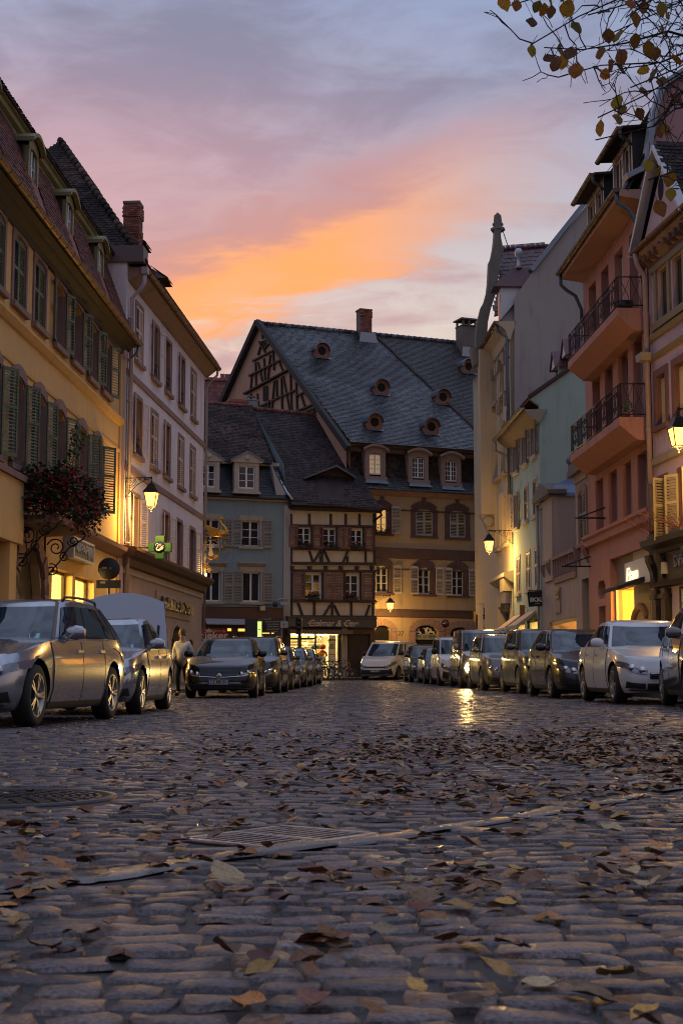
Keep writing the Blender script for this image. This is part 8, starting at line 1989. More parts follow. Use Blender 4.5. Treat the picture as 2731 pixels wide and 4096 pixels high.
def fleet():
    g = 'parked cars along the street'
    t, s = car('wagon', 'silver estate car nearest the viewer under the geranium balcony, black roof rails', -3.98, 17.10, -6.4, P_SILVER, 'five', roofrail='black', emblem=.80)
    t, s = car('sedan', 'silver saloon with its boot lid raised, parked behind the silver estate car', -3.74, 22.45, -1.2, P_SILVER, 'five', emblem=.80)
    a = s.c['L']/2
    # raised boot lid
    lid = [(x, y, 0) for x in (-1,1) for y in (0,1)]
    rows = []
    for j in range(7):
        k = j/6; row = []
        for i in range(13):
            q = i/12*2-1; w = .80 - .10*k; row.append((q*w, -a+.72 - .16*k + .05*q*q, 1.03 + .80*k + .12*(1-q*q)*k - .05*q*q))
        rows.append(row)
    part('boot_lid', MB().grid(rows).grid([[(p[0], p[1]-.05, p[2]+.01) for p in r] for r in rows]), P_WHITE if False else P_SILVER, t, fix=False)
    part('lid_arm', MB().tube([(-.6,-a+.8,1.0),(-.62,-a+.70,1.4)], .02, 5).tube([(.6,-a+.8,1.0),(.62,-a+.70,1.4)], .02, 5), ARCH, t, fix=False)
    car('hatch', 'glossy black hatchback heading the left row, chrome strip across its nose', -2.90, 36.3, -.6, P_BLACK, 'ten', plate='DZ·880·BV', emblem=.70, grille='low')
    s = car_proto('hatch'); tt = bpy.data.objects['parked_car.002'] if 'parked_car.002' in bpy.data.objects else None
    if tt: part('chrome_strip', MB().tube([s.fpt(s.c['W']/2*.9*(q/14*2-1), .64+.10*abs(q/14*2-1), .014) for q in range(15)], .014, 5), CHROME, tt, fix=False)
    car('mpv', 'dark people carrier with silver roof rails behind the black hatchback', -2.62, 43.2, -2.5, P_DARK, 'five', roofrail='chrome', emblem=.70)
    car('hatch', 'dark small hatchback between the people carrier and a grey car', -2.42, 49.6, -3, P_DARK, 'five')
    car('hatch', 'dull steel grey hatchback second from the far end of the left row', -2.08, 55.0, -3.5, P_STEEL, 'multi', roofrail='chrome')
    car('hatch', 'pale grey hatchback at the far end of the left row by the bicycles', -1.83, 60.6, -4, P_GREY, 'five')
    # right hand row
    car('hatch', 'grey beige compact car cut off by the right edge of the picture', 5.72, 20.9, -5.5, P_GREY, 'ten', plastic_handle=False)
    car('sedan', 'white saloon with large grille and silver wheels on the right side', 5.43, 25.75, .8, P_WHITE, 'five', emblem=.66)
    car('hatch', 'glossy dark hatchback with swept headlamps beside the white saloon', 5.22, 31.55, 2.0, P_DARK, 'five')
    car('mpv', 'dark grey people carrier behind the dark hatchback on the right', 5.30, 37.6, 2.0, P_GRAPH, 'multi', emblem=.66)
    car('mpv', 'small grey people carrier beside the lit van, half hidden by the dark one', 4.92, 43.2, 2.0, P_STEEL, 'steel')
    car('van', 'pale delivery van with one dazzling headlight lit among parked cars', 4.82, 49.0, 1.5, P_GREY, 'steel', lit=1, cat='van', lowplastic=False)
    car('smallvan', 'white compact van with black mirrors in the right row behind the lit van', 4.42, 54.6, 2.0, P_WHITE, 'steel', cat='van', lowplastic=True)
    car('hatch', 'grey hatchback third from the far end of the right row', 4.16, 59.6, 2.5, P_STEEL, 'five')
    car('mpv', 'dark grey estate at the far end of the right row', 3.86, 65.4, 2.0, P_DARK, 'five')
    car('van', 'white panel van standing alone across the square facing the street', 2.55, 74.6, -20, P_WHITE, 'steel', plate='FP-045-DL', cat='van', lowplastic=True, grille='slim', group=None, name='panel_van')
    # the lit headlamp and its beam
    v = [o for o in bpy.data.objects if o.get('label', '').startswith('pale delivery van')][0]; s = car_proto('van')
    p = s.fpt(s.c['W']/2*.72, .74, .30)
    ld = bpy.data.lights.new('headlight_beam', 'SPOT'); ld.energy = 1500; ld.color = (1.0,.60,.18); ld.spot_size = radians(46); ld.spot_blend = .9; ld.shadow_soft_size = .09
    lo = bpy.data.objects.new('headlight_beam', ld); COL.objects.link(lo); lo.parent = v; lo.location = p; lo.rotation_euler = (radians(88), 0, 0)   # shines along the nose
fleet()
# ================================================================ street furniture, signs, bicycles, a passer-by
BACKGREY = mat('dark_sign_back', (.016,.016,.018), .5, .15, 6)
def gz(x, y, out=.0): return ground(x, y) + out
def no_entry():
    x, y = -6.3, 38.5; z0 = gz(x, y, .13); zc = CAMH + 438/FPX*y
    t = thing('road_sign', 'dark round road sign above a narrow plate on a post before the ochre house', 'road sign', (x, y, z0))
    part('post', MB().tube([(0,.05,0),(0,.05,zc-z0+.3)], .03, 8), BACKGREY, t, fix=False)
    part('round_sign', MB().lathe([(0,-.02),(.29,-.02),(.30,-.01),(.30,.01),(0,.012)], 32, (0,0,zc-z0), axis='y'), BACKGREY, t)
    part('lower_plate', MB().box(-.33,.33,-.015,.01,zc-z0-.53,zc-z0-.31), BACKGREY, t)
    gl_ = mat('grey_sticker', (.30,.29,.31), .5, .1, 9)
    part('sticker', MB().box(-.19,-.055,-.028,-.022,zc-z0-.01,zc-z0+.04).box(.03,.065,-.028,-.022,zc-z0-.01,zc-z0+.04), gl_, t, fix=False); part('sticker', MB().box(-.22,-.09,-.022,-.016,zc-z0-.40,zc-z0-.35), gl_, t)
no_entry()
def post_sign(name, label, cat, u, Y, parts, r=.035):
    p = at_depth(u, 2700, Y); x = p.x; z0 = gz(x, Y, .0); t = thing(name, label, cat, (x, Y, z0))
    return t, z0
def wayfinder():
    Y = 64.0; t, z0 = post_sign('direction_sign', 'black post of six finger boards with white place names by the red shop', 'sign', 1081, Y, None)
    part('post', MB().tube([(0,0,0),(0,0,3.25)], .04, 8), BLACKIRON, t, fix=False); wl = mat('white_sign_print', (.55,.55,.55), .5, 0)
    zt = CAMH + (2715-2474)/FPX*Y - z0
    for i, (tx, al) in enumerate((('Gare SNCF', -.22), ('Quartier des Tanneurs', .12), ('Ancienne Douane', .18), ('Maison Pfister', .2), ('Musée Bartholdi', .18), ('P  Poste', .3))):
        z = zt - .05 - i*.112
        b = part('finger_board', MB().box(-.43,.43,-.045,-.025,z-.05,z+.05), mat('black_sign_board', (.012,.012,.016), .4, 0), t); place('board_lettering', textmesh(tx, .075, wl, .002, width=min(.62, .036*len(tx))), b, (al*.6, -.049, z))
        part('arrow_mark', MB().prism([(-.40,z),(-.36,z+.025),(-.36,z-.025)], 'y', -.052, -.047), wl, b)
wayfinder()
def simple_signs():
    Y = 68.0; t, z0 = post_sign('road_sign', 'small white rectangular sign on grey post beside the finger boards', 'road sign', 1126, Y, None)
    z = CAMH + (2715-2499)/FPX*Y - z0
    part('post', MB().tube([(0,0,0),(0,0,z+.2)], .035, 8), mat('grey_post', (.12,.12,.12), .5, .1, 5, metal=.4), t, fix=False); part('sign_plate', MB().box(-.06,.30,-.06,-.04,z-.17,z+.14), mat('pale_sign_plate', (.34,.33,.34), .5, .1, 5), t)
    part('sign_mark', MB().prism([(.08,z-.05),(.16,z),(.08,z+.05)], 'y', -.066, -.061), INK, t)
    Y = 66.0; t, z0 = post_sign('traffic_light', 'black traffic light column in front of the lit souvenir shop', 'traffic light', 1194, Y, None)
    z = CAMH + (2715-2470)/FPX*Y - z0
    part('post', MB().tube([(0,.05,0),(0,.05,z-.2)], .045, 8), BLACKIRON, t, fix=False); h = part('signal_head', MB().box(-.15,.15,-.14,.10,z-.62,z).box(-.11,.11,-.10,.10,z-.80,z-.62), BLACKIRON, t)
    for k in range(3): part('signal_visor', MB().lathe([(.085,-.26),(.09,-.14)], 12, (0,0,z-.11-k*.2), axis='y'), BLACKIRON, h, fix=False)
    Y = 63.0; t, z0 = post_sign('advertising_totem', 'tall dark totem with glowing green yellow screen on its edge', 'totem', 1012, Y, None)
    z = CAMH + (2715-2478)/FPX*Y - z0; t.rotation_euler = (0,0,radians(-38))
    part('totem_case', MB().box(-.36,.36,-.16,.16,0,z), BACKGREY, t); part('lit_screen', MB().box(.361,.372,-.13,.13,.7,z-.12), glow('green_screen', (.62,.85,.22), .9), t, fix=False)
    for k in range(3): part('screen_print', MB().box(.373,.378,-.07,.02,z-.5-k*.35,z-.45-k*.35), mat('dark_screen_print', (.1,.2,.05), .5, 0), t, fix=False)
    Y = 73.0; t, z0 = post_sign('road_sign', 'small round dark road sign on a pole before the arched shop window', 'road sign', 1782, Y, None)
    z = CAMH + (2715-2496)/FPX*Y - z0
    part('post', MB().tube([(0,.04,0),(0,.04,z)], .03, 8), BACKGREY, t, fix=False); part('round_sign', MB().lathe([(0,-.02),(.20,-.02),(.21,0),(0,.01)], 24, (0,0,z), axis='y'), mat('dark_red_sign', (.05,.006,.006), .4, 0), t); part('sign_bar', MB().box(-.12,-.02,-.03,-.024,z-.03,z+.02), PLATE, t)
    Y = 70.0; t, z0 = post_sign('road_sign', 'narrow ochre sign on a dark post beside the patterned banner', 'road sign', 1903, Y, None)
    z = CAMH + (2715-2468)/FPX*Y - z0
    part('post', MB().tube([(.06,0,0),(.06,0,z+.1)], .045, 8), BLACKIRON, t, fix=False); part('sign_plate', MB().box(-.10,.02,-.05,-.03,z-.25,z+.25), mat('ochre_plate', (.32,.20,.06), .5, .1, 5), t)
simple_signs()
def hung_signs():
    # clover banner
    Y = 75.0; c = at_depth(1945, 2465, Y); t = thing('banner', 'white vertical banner with black clover shapes at the corner of the far house', 'banner', c, radians(-4)); w, h = .20, .62
    part('banner_cloth', MB().grid([[(-w+2*w*i/4, .012*sin(i*1.7), -h-.15+(2*h+.15)*j/6) for i in range(5)] for j in range(7)]), mat('white_banner_cloth', (.50,.48,.50), .8, .1, 5), t, fix=False)
    part('banner_rod', MB().tube([(-w-.25,0,h+.03),(w+.02,0,h+.03)], .014, 5), BLACKIRON, t, fix=False); bk = MB()
    for (x, z, r) in ((.02,.50,.09),(.12,.48,.10),(-.08,.38,.085),(.06,.40,.10),(.15,.36,.07),(-.06,.24,.10),(.10,.25,.06),(-.14,.05,.08),(-.12,-.10,.07),(.10,-.08,.08),(.17,-.02,.06),(.17,-.14,.05)): bk.lathe([(0,-.022),(r,-.022),(r,-.017)], 14, (max(-w+r, min(w-r, x)), 0, z), axis='y')
    part('clover_print', bk, INK, t, fix=False); place('banner_lettering', textmesh('MG', .2, INK, .003, width=.3), t, (0, -.02, -h-.02))
    # optician sign hung square to the cream wall
    Y = 66.6; c = at_depth(2030, 2434, Y); t = thing('hanging_sign', 'black optician sign with two rings hung from the cream house', 'sign', c, radians(-2)); w, h = .335, .215
    part('sign_panel', MB().box(-w,w,-.02,.02,-h,h), mat('black_sign_board', (.012,.012,.016)), t); part('sign_arm', MB().bar((-w,0,h+.03),(w+.28,0,h+.03),.03,.03), BLACKIRON, t)
    m = MB()
    for sx in (-.075, .075): m.tube([(sx+.065*cos(k/16*2*pi), -.025, .065+.065*sin(k/16*2*pi)) for k in range(17)], .009, 4)
    dim = mat('dim_sign_print', (.16,.16,.15), .5, 0); part('ring_emblem', m, dim, t, fix=False); place('sign_lettering', textmesh('CENTRE OPTIQUE', .085, dim, .003, width=.56), t, (0, -.026, -.08))
    Y = 58.2; c = at_depth(2143, 2397, Y); t = thing('hanging_sign', 'black cloth shop flag with white letters hung from the mint house', 'sign', c, radians(-2)); w, h = .36, .31
    part('flag_cloth', MB().grid([[(-w+2*w*i/6+.05*(1-j/5), .02*sin(i*1.3+j), -h+2*h*j/5 + .04*(i/6)) for i in range(7)] for j in range(6)]), mat('black_flag_cloth', (.012,.012,.014), .8, .1, 5), t, fix=False); part('flag_pole', MB().bar((-w,0,h+.04),(w+.12,0,h+.06),.025,.025), BLACKIRON, t)
    wl = mat('white_sign_print', (.55,.55,.55)); place('sign_lettering', textmesh('IKK', .24, wl, .004, width=.50, bold=.01), t, (-.02, -.035, -.03)); place('sign_lettering', textmesh('JUNIOR', .07, wl, .004, width=.2), t, (.06, -.035, -.18))
    Y = 62.0; c = at_depth(2088, 2447, Y); t = thing('hanging_sign', 'narrow orange brown panel sign projecting from the mint house', 'sign', c, radians(-2)); part('sign_panel', MB().box(-.11,.11,-.02,.02,-.29,.29), mat('orange_brown_panel', (.30,.12,.04), .6, .15, 5), t); part('sign_arm', MB().bar((.1,0,.2),(.8,0,.2),.025,.025).bar((.1,0,-.2),(.8,0,-.2),.025,.025), BLACKIRON, t, fix=False)
hung_signs()
def bikes():
    g = 'bicycles parked at the rack before the souvenir shop'
    def wheel_m():
        m = MB(); R = .33; m.grid([[((R+.018*cos(b))*cos(a), .018*sin(b), (R+.018*cos(b))*sin(a)) for b in [2*pi*k/6 for k in range(7)]] for a in [2*pi*j/28 for j in range(29)]]); return m.mesh('wheel', RUBBER)
    def spoke_m():
        m = MB()
        for k in range(14): a = 2*pi*k/14; m.bar((.03*cos(a+.5), 0, .03*sin(a+.5)), (.32*cos(a), 0, .32*sin(a)), .005, .005, up=(0,1,0))
        m.lathe([(.025,-.04),(.025,.04)], 8, axis='y'); return m.mesh('spokes', CHROME)
    wm, sm = wheel_m(), spoke_m()
    for i, (u, yaw, col, lab) in enumerate(((1275, 8, (.03,.03,.035), 'black bicycle leftmost at the rack, half behind the last grey hatchback'), (1305, 70, (.05,.05,.055), 'dark bicycle turned nose-on in the rack left of the middle'), (1330, 35, (.10,.10,.11), 'grey bicycle with raised handlebar in the middle of the rack'), (1352, 12, (.02,.02,.022), 'black bicycle with full size wheels right of the middle of the rack'), (1368, 4, (.16,.10,.08), 'brownish bicycle rightmost at the rack leaning on its stand'))):
        Y = 73.2 + (.35 if i % 2 else 0); x = at_depth(u, 2700, Y).x; t = thing('bicycle', lab, 'bicycle', (x, Y, gz(x, Y)), radians(yaw), g); fm = mat('bike_paint_%d' % i, col, .35, 0, coat=.6)
        for cx in (-.52, .52): w = place('wheel', wm, t, (cx, 0, .35)); place('spokes', sm, w)
        f = MB(); A, B, C_, D = (-.52,0,.35), (-.10,0,.30), (-.24,0,.86), (.36,0,.92)
        for (p, q, r) in ((A,B,.013),(A,C_,.011),(B,C_,.018),(B,(.40,0,.72),.02),((-.22,0,.78),D,.016),(D,(.42,0,.66),.02),((.42,0,.66),(.52,0,.35),.014)): f.tube([p, q], r, 6)
        part('frame', f, fm, t, fix=False); part('saddle', MB().prism([(-.38,.92),(-.10,.93),(-.10,.96),(-.36,.985)], 'y', -.06, .06).tube([C_, (-.26,0,.93)], .014, 6), ARCH, t, fix=False)
        hh = 1.02; part('handlebar', MB().tube([D, (.34,0,hh)], .013, 6).tube([(.22,-.28,hh+.01),(.34,-.2,hh+.04),(.36,0,hh),(.34,.2,hh+.04),(.22,.28,hh+.01)], .013, 6), ARCH, t, fix=False); part('crank', MB().lathe([(.09,-.03),(.09,-.02)], 14, (-.10,0,.30), axis='y').bar((-.10,-.05,.30),(-.02,-.05,.16),.02,.02).bar((-.10,.05,.30),(-.18,.05,.44),.02,.02), CHROME, t, fix=False)
        part('mudguard', MB().tube([(-.52+.37*cos(a), 0, .35+.37*sin(a)) for a in [radians(20+k*16) for k in range(10)]], .02, 4), fm, t, fix=False)
    for k, u in enumerate((1282, 1300, 1347)):
        Y = 73.5; x = at_depth(u, 2700, Y).x; t = thing('bike_rack', 'dark steel hoop of the bicycle rack before the souvenir shop', 'bike rack', (x, Y, gz(x, Y)), radians(60), 'hoops of the bicycle rack')
        part('hoop', MB().tube([(-.28,0,0),(-.28,0,.7),(-.2,0,.82),(.2,0,.82),(.28,0,.7),(.28,0,0)], .028, 8), BLACKIRON, t, fix=False)
bikes()
def person():
    x, y = -4.18, 37.6; t = thing('person', 'person in white jacket and dark trousers walking away beside the black hatchback', 'person', (x, y, gz(x, y, .0)), radians(168))
    # skeleton: (position, radius); walking, seen from behind, one arm bent
    J = {'pel': ((0,0,.90),.135), 'wai': ((0,.01,1.08),.125), 'che': ((0,.0,1.27),.150), 'nec': ((0,.0,1.44),.062), 'hd0': ((0,.02,1.53),.070), 'hd1': ((0,.03,1.63),.088),
         'ls': ((.17,0,1.36),.068), 'le': ((.25,-.06,1.12),.050), 'lw': ((.21,.10,.95),.036), 'lh': ((.20,.15,.90),.040), 'rs': ((-.17,0,1.36),.068), 're': ((-.27,-.03,1.11),.050), 'rw': ((-.24,.14,1.00),.036), 'rh': ((-.23,.19,.98),.040),
         'lt': ((.09,0,.84),.098), 'lk': ((.10,.12,.50),.066), 'la': ((.10,-.02,.09),.046), 'lf': ((.11,.13,.04),.044), 'rt': ((-.09,0,.84),.098), 'rk': ((-.10,-.02,.48),.066), 'ra': ((-.10,-.26,.14),.046), 'rf': ((-.11,-.15,.05),.044)}
    E = [('pel','wai'),('wai','che'),('che','nec'),('nec','hd0'),('hd0','hd1'),('che','ls'),('ls','le'),('le','lw'),('lw','lh'),('che','rs'),('rs','re'),('re','rw'),('rw','rh'),('pel','lt'),('lt','lk'),('lk','la'),('la','lf'),('pel','rt'),('rt','rk'),('rk','ra'),('ra','rf')]
    def skin(names, edges, name, m, grow=1.0, lvl=1, over={}):
        me = bpy.data.meshes.new(name); ix = {n: i for i, n in enumerate(names)}; me.from_pydata([J[n][0] for n in names], [(ix[a], ix[b]) for a, b in edges], [])
        o = bpy.data.objects.new(name, me); COL.objects.link(o); md = o.modifiers.new('s', 'SKIN'); md.use_smooth_shade = True
        for n, i in ix.items(): r = over.get(n, J[n][1]*grow); me.skin_vertices[0].data[i].radius = (r, r); me.skin_vertices[0].data[i].use_root = i == 0
        o.modifiers.new('d', 'SUBSURF').levels = lvl; r = evalmesh(o); bpy.data.objects.remove(o); r.materials.clear(); r.materials.append(m); return r
    sk = mat('skin', (.42,.25,.18), .6, .1, 8); nm = list(J); place('body', skin(nm, E, 'body', sk), t)
    up = ['pel','wai','che','nec','ls','le','lw','rs','re','rw']; place('white_jacket', skin(up, [e for e in E if e[0] in up and e[1] in up], 'white_jacket', mat('white_jacket_cloth', (.62,.58,.54), .8, .12, 12), 1.20, 1, {'nec': .085, 'pel': .165}), t)
    lo = ['pel','lt','lk','la','rt','rk','ra']; place('dark_trousers', skin(lo, [e for e in E if e[0] in lo and e[1] in lo], 'dark_trousers', mat('dark_trouser_cloth', (.018,.017,.02), .85, .15, 12), 1.14), t)
    part('hair', MB().lathe([(0,.115),(.05,.108),(.088,.07),(.104,.0),(.10,-.06),(.07,-.10)], 14, (0,-.005,1.655)), mat('brown_hair', (.10,.05,.025), .6, .25, 20), t)
    part('nose', MB().lathe([(0,.03),(.014,.0),(.016,-.02),(0,-.026)], 6, (0,.125,1.615)), sk, t); part('ear', MB().lathe([(0,-.03),(.016,-.02),(.018,.02),(0,.03)], 6, (.10,.02,1.61)).lathe([(0,-.03),(.016,-.02),(.018,.02),(0,.03)], 6, (-.10,.02,1.61)), sk, t, fix=False)
    for sx in (1, -1):
        b = J['lh' if sx > 0 else 'rh'][0]
        for k in range(5):
            L = (.05,.072,.08,.072,.055)[k]; o = Vector((b[0]+sx*(-.02+.012*k if k else -.035), b[1]+.02, b[2]-.01)); part('finger', MB().tube([o, o+Vector((0,L*.5,-.012)), o+Vector((0,L*.75,-.04))], [.011,.010,.008], 6), sk, t, fix=False)
    for n in ('lf', 'rf'): p = J[n][0]; part('shoe', MB().lathe([(0,-.16),(.04,-.14),(.05,0),(.045,.08),(0,.12)], 10, (p[0], p[1]-.02, p[2]+.005), axis='y'), ARCH, t)
person()
# ================================================================ linden tree at the right and the fallen leaves
def leaf_mesh(rng, m, size=1.0, curl=0.0, fold=0.0, name='leaf', nx=5, ny=6, stalk=True):
    mb = MB(); rows = []
    for j in range(ny+1):
        t = j/ny; w = .50*max(.02, sin(pi*min(1, t**.66)))**.62*(1-.12*t); row = []
        for i in range(nx+1):
            q = i/nx*2-1; x = q*w*(1+rng.uniform(-.08, .08)); y = t - (.16*(abs(q)**1.5) if j == 0 else 0)
            z = curl*(x*x)*1.5 + fold*abs(x) + curl*.5*(t-.4)**2 + .05*sin(q*4+t*6+curl*9) + rng.uniform(-.025, .025)
            row.append((x*size, y*size, z*size))
        rows.append(row)
    mb.grid(rows)
    if stalk: mb.tube([(0, .02*size, 0), (0, -.25*size, .03*size), (.04*size, -.5*size, .12*size)], .012*size, 3)
    return mb.mesh(name, m)
def leafmat(name, c1, c2, trans=.0, rough=.5):
    m = mat(name, c1, rough, .3, 22, .3, 60, col2=c2, objrand=.25, tone=.3); return m
LEAFM = [leafmat('brown_leaf', (.20,.085,.032), (.11,.045,.02)), leafmat('tan_leaf', (.30,.17,.085), (.20,.11,.055)), leafmat('orange_leaf', (.36,.14,.022), (.22,.08,.018)), leafmat('russet_leaf', (.17,.055,.028), (.11,.038,.02)), leafmat('ochre_leaf', (.40,.22,.04), (.26,.13,.03)), leafmat('straw_leaf', (.42,.30,.16), (.3,.2,.1))]
HANGM = [leafmat('hanging_ochre_leaf', (.36,.19,.02), (.22,.11,.015)), leafmat('hanging_orange_leaf', (.34,.13,.02), (.2,.07,.01)), leafmat('hanging_olive_leaf', (.20,.18,.03), (.30,.17,.02)), leafmat('hanging_brown_leaf', (.15,.06,.02), (.22,.10,.02))]
for _m in HANGM:
    _q = NT(_m.node_tree); _b = _m.node_tree.nodes['Principled BSDF']; _o = [n for n in _m.node_tree.nodes if n.type == 'OUTPUT_MATERIAL'][0]
    _t = _q.n('ShaderNodeBsdfTranslucent'); _q.l(_b.inputs['Base Color'].links[0].from_socket, _t.inputs[0]); _x = _q.n('ShaderNodeMixShader'); _x.inputs[0].default_value = .55
    _q.l(_b.outputs[0], _x.inputs[1]); _q.l(_t.outputs[0], _x.inputs[2]); _q.l(_x.outputs[0], _o.inputs[0])
def tree():
    rng = random.Random(17); bx, by = 4.55, 8.4
    t = thing('linden_tree', 'autumn linden whose thin dark branches with ochre leaves hang in from the upper right', 'tree', (bx, by, ground(bx, by)))
    O = Vector((bx, by, ground(bx, by))); BARK = mat('dark_linden_bark', (.020,.015,.013), .85, .3, 8, .5, 30)
    trunk = [(0,0,-.1),(.02,0,.8),(-.03,.03,1.8),(.0,.02,2.8),(-.06,0,3.7),(-.1,-.05,4.8),(-.12,0,6.2),(-.1,.1,7.6)]
    part('trunk', MB().tube(trunk, [.27,.22,.20,.185,.17,.14,.09,.04], 12), BARK, t, fix=False)
    tw = MB(); tips = []
    def path(a, b, n, sag, wob):
        pts = []
        for i in range(n+1):
            k = i/n; p = a.lerp(b, k); p.z += sag*4*k*(1-k); 
            if 0 < i < n: p += Vector((rng.gauss(0, wob), rng.gauss(0, wob), rng.gauss(0, wob)))
            pts.append(p)
        return pts
    tg = [(2010,30,7.6),(2120,180,7.2),(2175,190,7.8),(2380,560,7.3),(2390,470,7.0),(2260,300,7.6),(2590,720,7.2),(2640,170,7.0),(2500,70,7.4),(2680,420,7.6),(2520,350,6.8),(2720,880,7.3),(2450,130,8.0),(2600,300,8.2),(2720,640,7.8),(2350,60,7.0),(2700,120,7.9)]
    for (u, v, Y) in tg:
        e = at_depth(u, v, Y) - O; s0 = Vector(trunk[rng.choice((4, 5, 5))]) ; mid = s0.lerp(e, .45) + Vector((rng.uniform(-.1,.2), 0, rng.uniform(.15, .5)))
        pts = path(s0, mid, 4, .1, .04)[:-1] + path(mid, e, 7, .06, .035); n = len(pts); rad = [max(.0035, .030*(1-k/n)**1.3) for k in range(n)]
        part('branch', MB().tube(pts, rad, 6), BARK, t, fix=False)
        for i in range(3, n):
            for _ in range(4 if i < n-2 else 2):
                d = Vector((rng.gauss(-.05, .33), rng.gauss(0, .25), rng.gauss(-.06, .34))); L = rng.uniform(.10, .40); a = pts[i-1].lerp(pts[i], rng.random()); q = path(a, a + d.normalized()*L, 5, rng.uniform(-.03, .05), .012); tw.tube(q, [.0045,.004,.0035,.003,.0025,.002], 4); tips.append(q[-1])
                for _ in range(2):
                    b = q[rng.choice((2, 3, 4))]; d2 = (d + Vector((rng.gauss(0,.4), rng.gauss(0,.3), rng.gauss(0,.4)))).normalized()*rng.uniform(.06,.22); q2 = path(b, b+d2, 3, .01, .008); tw.tube(q2, [.003,.0025,.002,.0025], 4); tips.append(q2[-1])
    part('twigs', tw, BARK, t, kind='stuff', fix=False)
    lm = [leaf_mesh(rng, HANGM[k % 4], 1, rng.uniform(-.4,.7), rng.uniform(-.1,.3)) for k in range(8)]
    hang = [(2010,15),(2060,8),(2068,25),(2155,30),(2195,22),(2205,50),(2165,85),(2128,95),(2245,25),(2260,95),(2290,120),(2340,8),(2400,68),(2128,205),(2185,242),(2215,255),(2245,300),(2222,270),(2240,215),(2285,225),(2303,285),(2385,290),(2398,215),(2418,335),(2482,290),(2470,235),(2455,275),(2537,80),(2430,145),(2480,155),(2540,165),(2565,320),(2605,315),(2568,370),(2495,445),(2460,460),(2465,485),(2530,455),(2550,460),(2400,515),(2595,665),(2635,690),(2670,560),(2680,780),(2630,975),(2655,1000),(2627,840),(2590,200),(2650,130),(2700,60),(2640,40),(2620,215),(2520,20),(2575,30),(2690,260),(2650,330),(2685,720),(2710,400)]
    for (u, v) in hang:
        Y = rng.uniform(6.9, 7.9); p = at_depth(u, v, Y) - O; sz = rng.uniform(.06, .092)*Y/7.3
        place('leaf', rng.choice(lm), t, p + Vector((0,0,sz*.5)), (rng.uniform(1.9, 2.9)*rng.choice((-1,1)) if rng.random() < .25 else -pi/2 + rng.uniform(-.5,.5), rng.uniform(-.5,.5), rng.uniform(-1.2,1.2)), (sz, sz, sz))
        q = path(p + Vector((0,0,sz*.5)), p + Vector((rng.uniform(-.05,.08), 0, sz*.5+rng.uniform(.05,.12))), 2, 0, .004); tw2 = MB().tube(q, .0018, 3); part('leaf_stalk', tw2, BARK, t, fix=False)
    for p in rng.sample(tips, 110):
        if p.x + O.x > .24*(p.y+O.y) - .1:
            sz = rng.uniform(.035, .065); place('leaf', rng.choice(lm), t, p, (-pi/2 + rng.uniform(-.6,.6), rng.uniform(-.6,.6), rng.uniform(-1.5,1.5)), (sz, sz, sz))
tree()
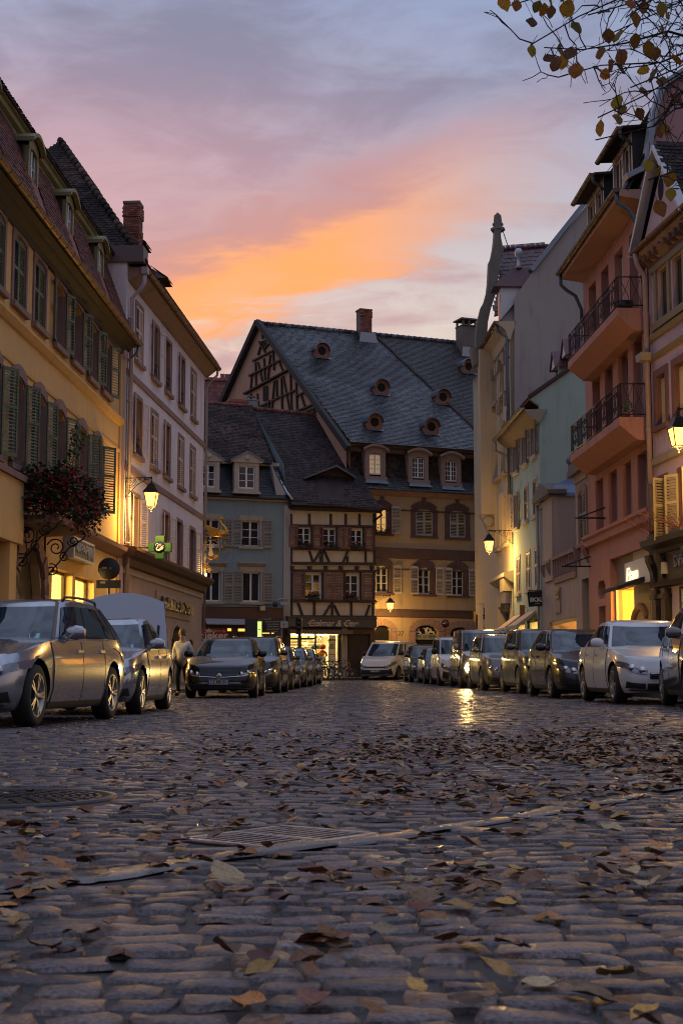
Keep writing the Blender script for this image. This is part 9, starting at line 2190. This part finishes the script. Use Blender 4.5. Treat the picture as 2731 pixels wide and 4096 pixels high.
def fallen():
    rng = random.Random(29); var = []
    for k in range(12): var.append([leaf_mesh(rng, LEAFM[j], 1, rng.uniform(.05, .75)*rng.choice((1, -1)), rng.uniform(-.1, .22), 'fallen_leaf', 6, 6) for j in range(6)])
    words = ['dark brown', 'tan', 'orange', 'dark russet', 'ochre', 'pale straw']; cand = []
    for _ in range(60000):
        y = 1.95 + 19*rng.random()**1.15; x = rng.uniform(-.26*y-.1, .26*y+.1); q = x/(.25*y)
        if y < 3.2: dn = .26
        elif y < 5.4: dn = .55 + .10*q
        elif y < 14: dn = max(.06, 1.25*min(1, max(0, (q+.75)/1.2)))*(1 if y < 11 else (14.6-y)/4)
        else: dn = .05 if q > -.2 else .01
        dn *= max(.10, .55 + 1.3*mnoise.noise(Vector((x*1.1, y*.7, 3.3))) + 1.0*mnoise.noise(Vector((x*3.1, y*2.2, 9.3))))
        if rng.random() < dn*.135*(y/6.0 if y < 14 else 1): cand.append((x, y))
    cand.sort(key=lambda p: p[1]); rest = [MB() for _ in LEAFM]
    hand = [(545, 2050, 5, .09, .5), (1300, 2285, 1, .085, 0), (160, 2005, 2, .07, .4), (880, 2160, 5, .06, 0), (60, 2120, 5, .075, 0), (1010, 2065, 1, .10, .2), (1110, 2050, 1, .07, 0), (740, 2165, 3, .07, 0), (770, 1918, 4, .06, .3), (1380, 1690, 4, .09, .3)]
    spec = {}
    H0 = []
    for (du, dv, k, sz, lift) in hand: p = gp(du*1.7417, dv*1.7417); H0.append((p.x, p.y, k, sz, lift))
    allp = [(x, y, rng.choices(range(6), (26, 26, 16, 14, 10, 8))[0], rng.uniform(.036, .074), rng.choice((0, 0, 0, .15, .3))) for (x, y) in cand]
    allp = H0 + allp; allp.sort(key=lambda p: p[1])
    for i, (x, y, k, sz, lift) in enumerate(allp):
        z = ground(x, y) + .006 + rng.uniform(0, .012); v = rng.choice(var)[k]; rot = Euler((rng.gauss(0, .10)+lift, rng.gauss(0, .12), rng.uniform(0, 6.28)))
        if i < 300:
            o = place('fallen_leaf', v, None, (x, y, z + lift*sz*.4), rot, (sz, sz, sz)); q = x/(.24*y)
            side = 'at the left edge' if q < -.6 else 'left of centre' if q < -.2 else 'near the centre line' if q < .2 else 'right of centre' if q < .6 else 'at the right edge'
            where = 'on the bottom rows of cobbles' if y < 2.6 else 'on the near cobbles' if y < 3.4 else 'just before the gutter stones' if y < 4.6 else 'level with the drain grate' if y < 5.6 else 'just beyond the gutter stones' if y < 6.6 else 'in the leaf drift'
            tag(o, '%s %s %s leaf %s, %s' % ('small' if sz < .05 else 'large' if sz > .065 else 'middling', 'tilted' if lift > .2 else 'slightly raised' if lift > .1 else 'flat', words[k], where, side), 'leaf', 'fallen leaves on the cobbles')
        else:
            M = Matrix.Translation((x, y, z)) @ rot.to_matrix().to_4x4() @ Matrix.Scale(sz, 4)
            rest[k].add([p.co.copy() for p in v.vertices], [tuple(f.vertices) for f in v.polygons], k, True, M, rng.random())
    al = MB()
    for k, r in enumerate(rest):
        b = len(al.v); al.v += r.v; al.f += [[i+b for i in f] for f in r.f]; al.m += r.m; al.sm += r.sm; al.tone += r.tone
    o = part('leaf_litter', al, LEAFM, None, kind='stuff', fix=False); tag(o, 'drift of brown and orange fallen leaves over the wet cobbles', 'leaves', None, 'stuff')
    print('LEAVES', len(allp))
fallen()
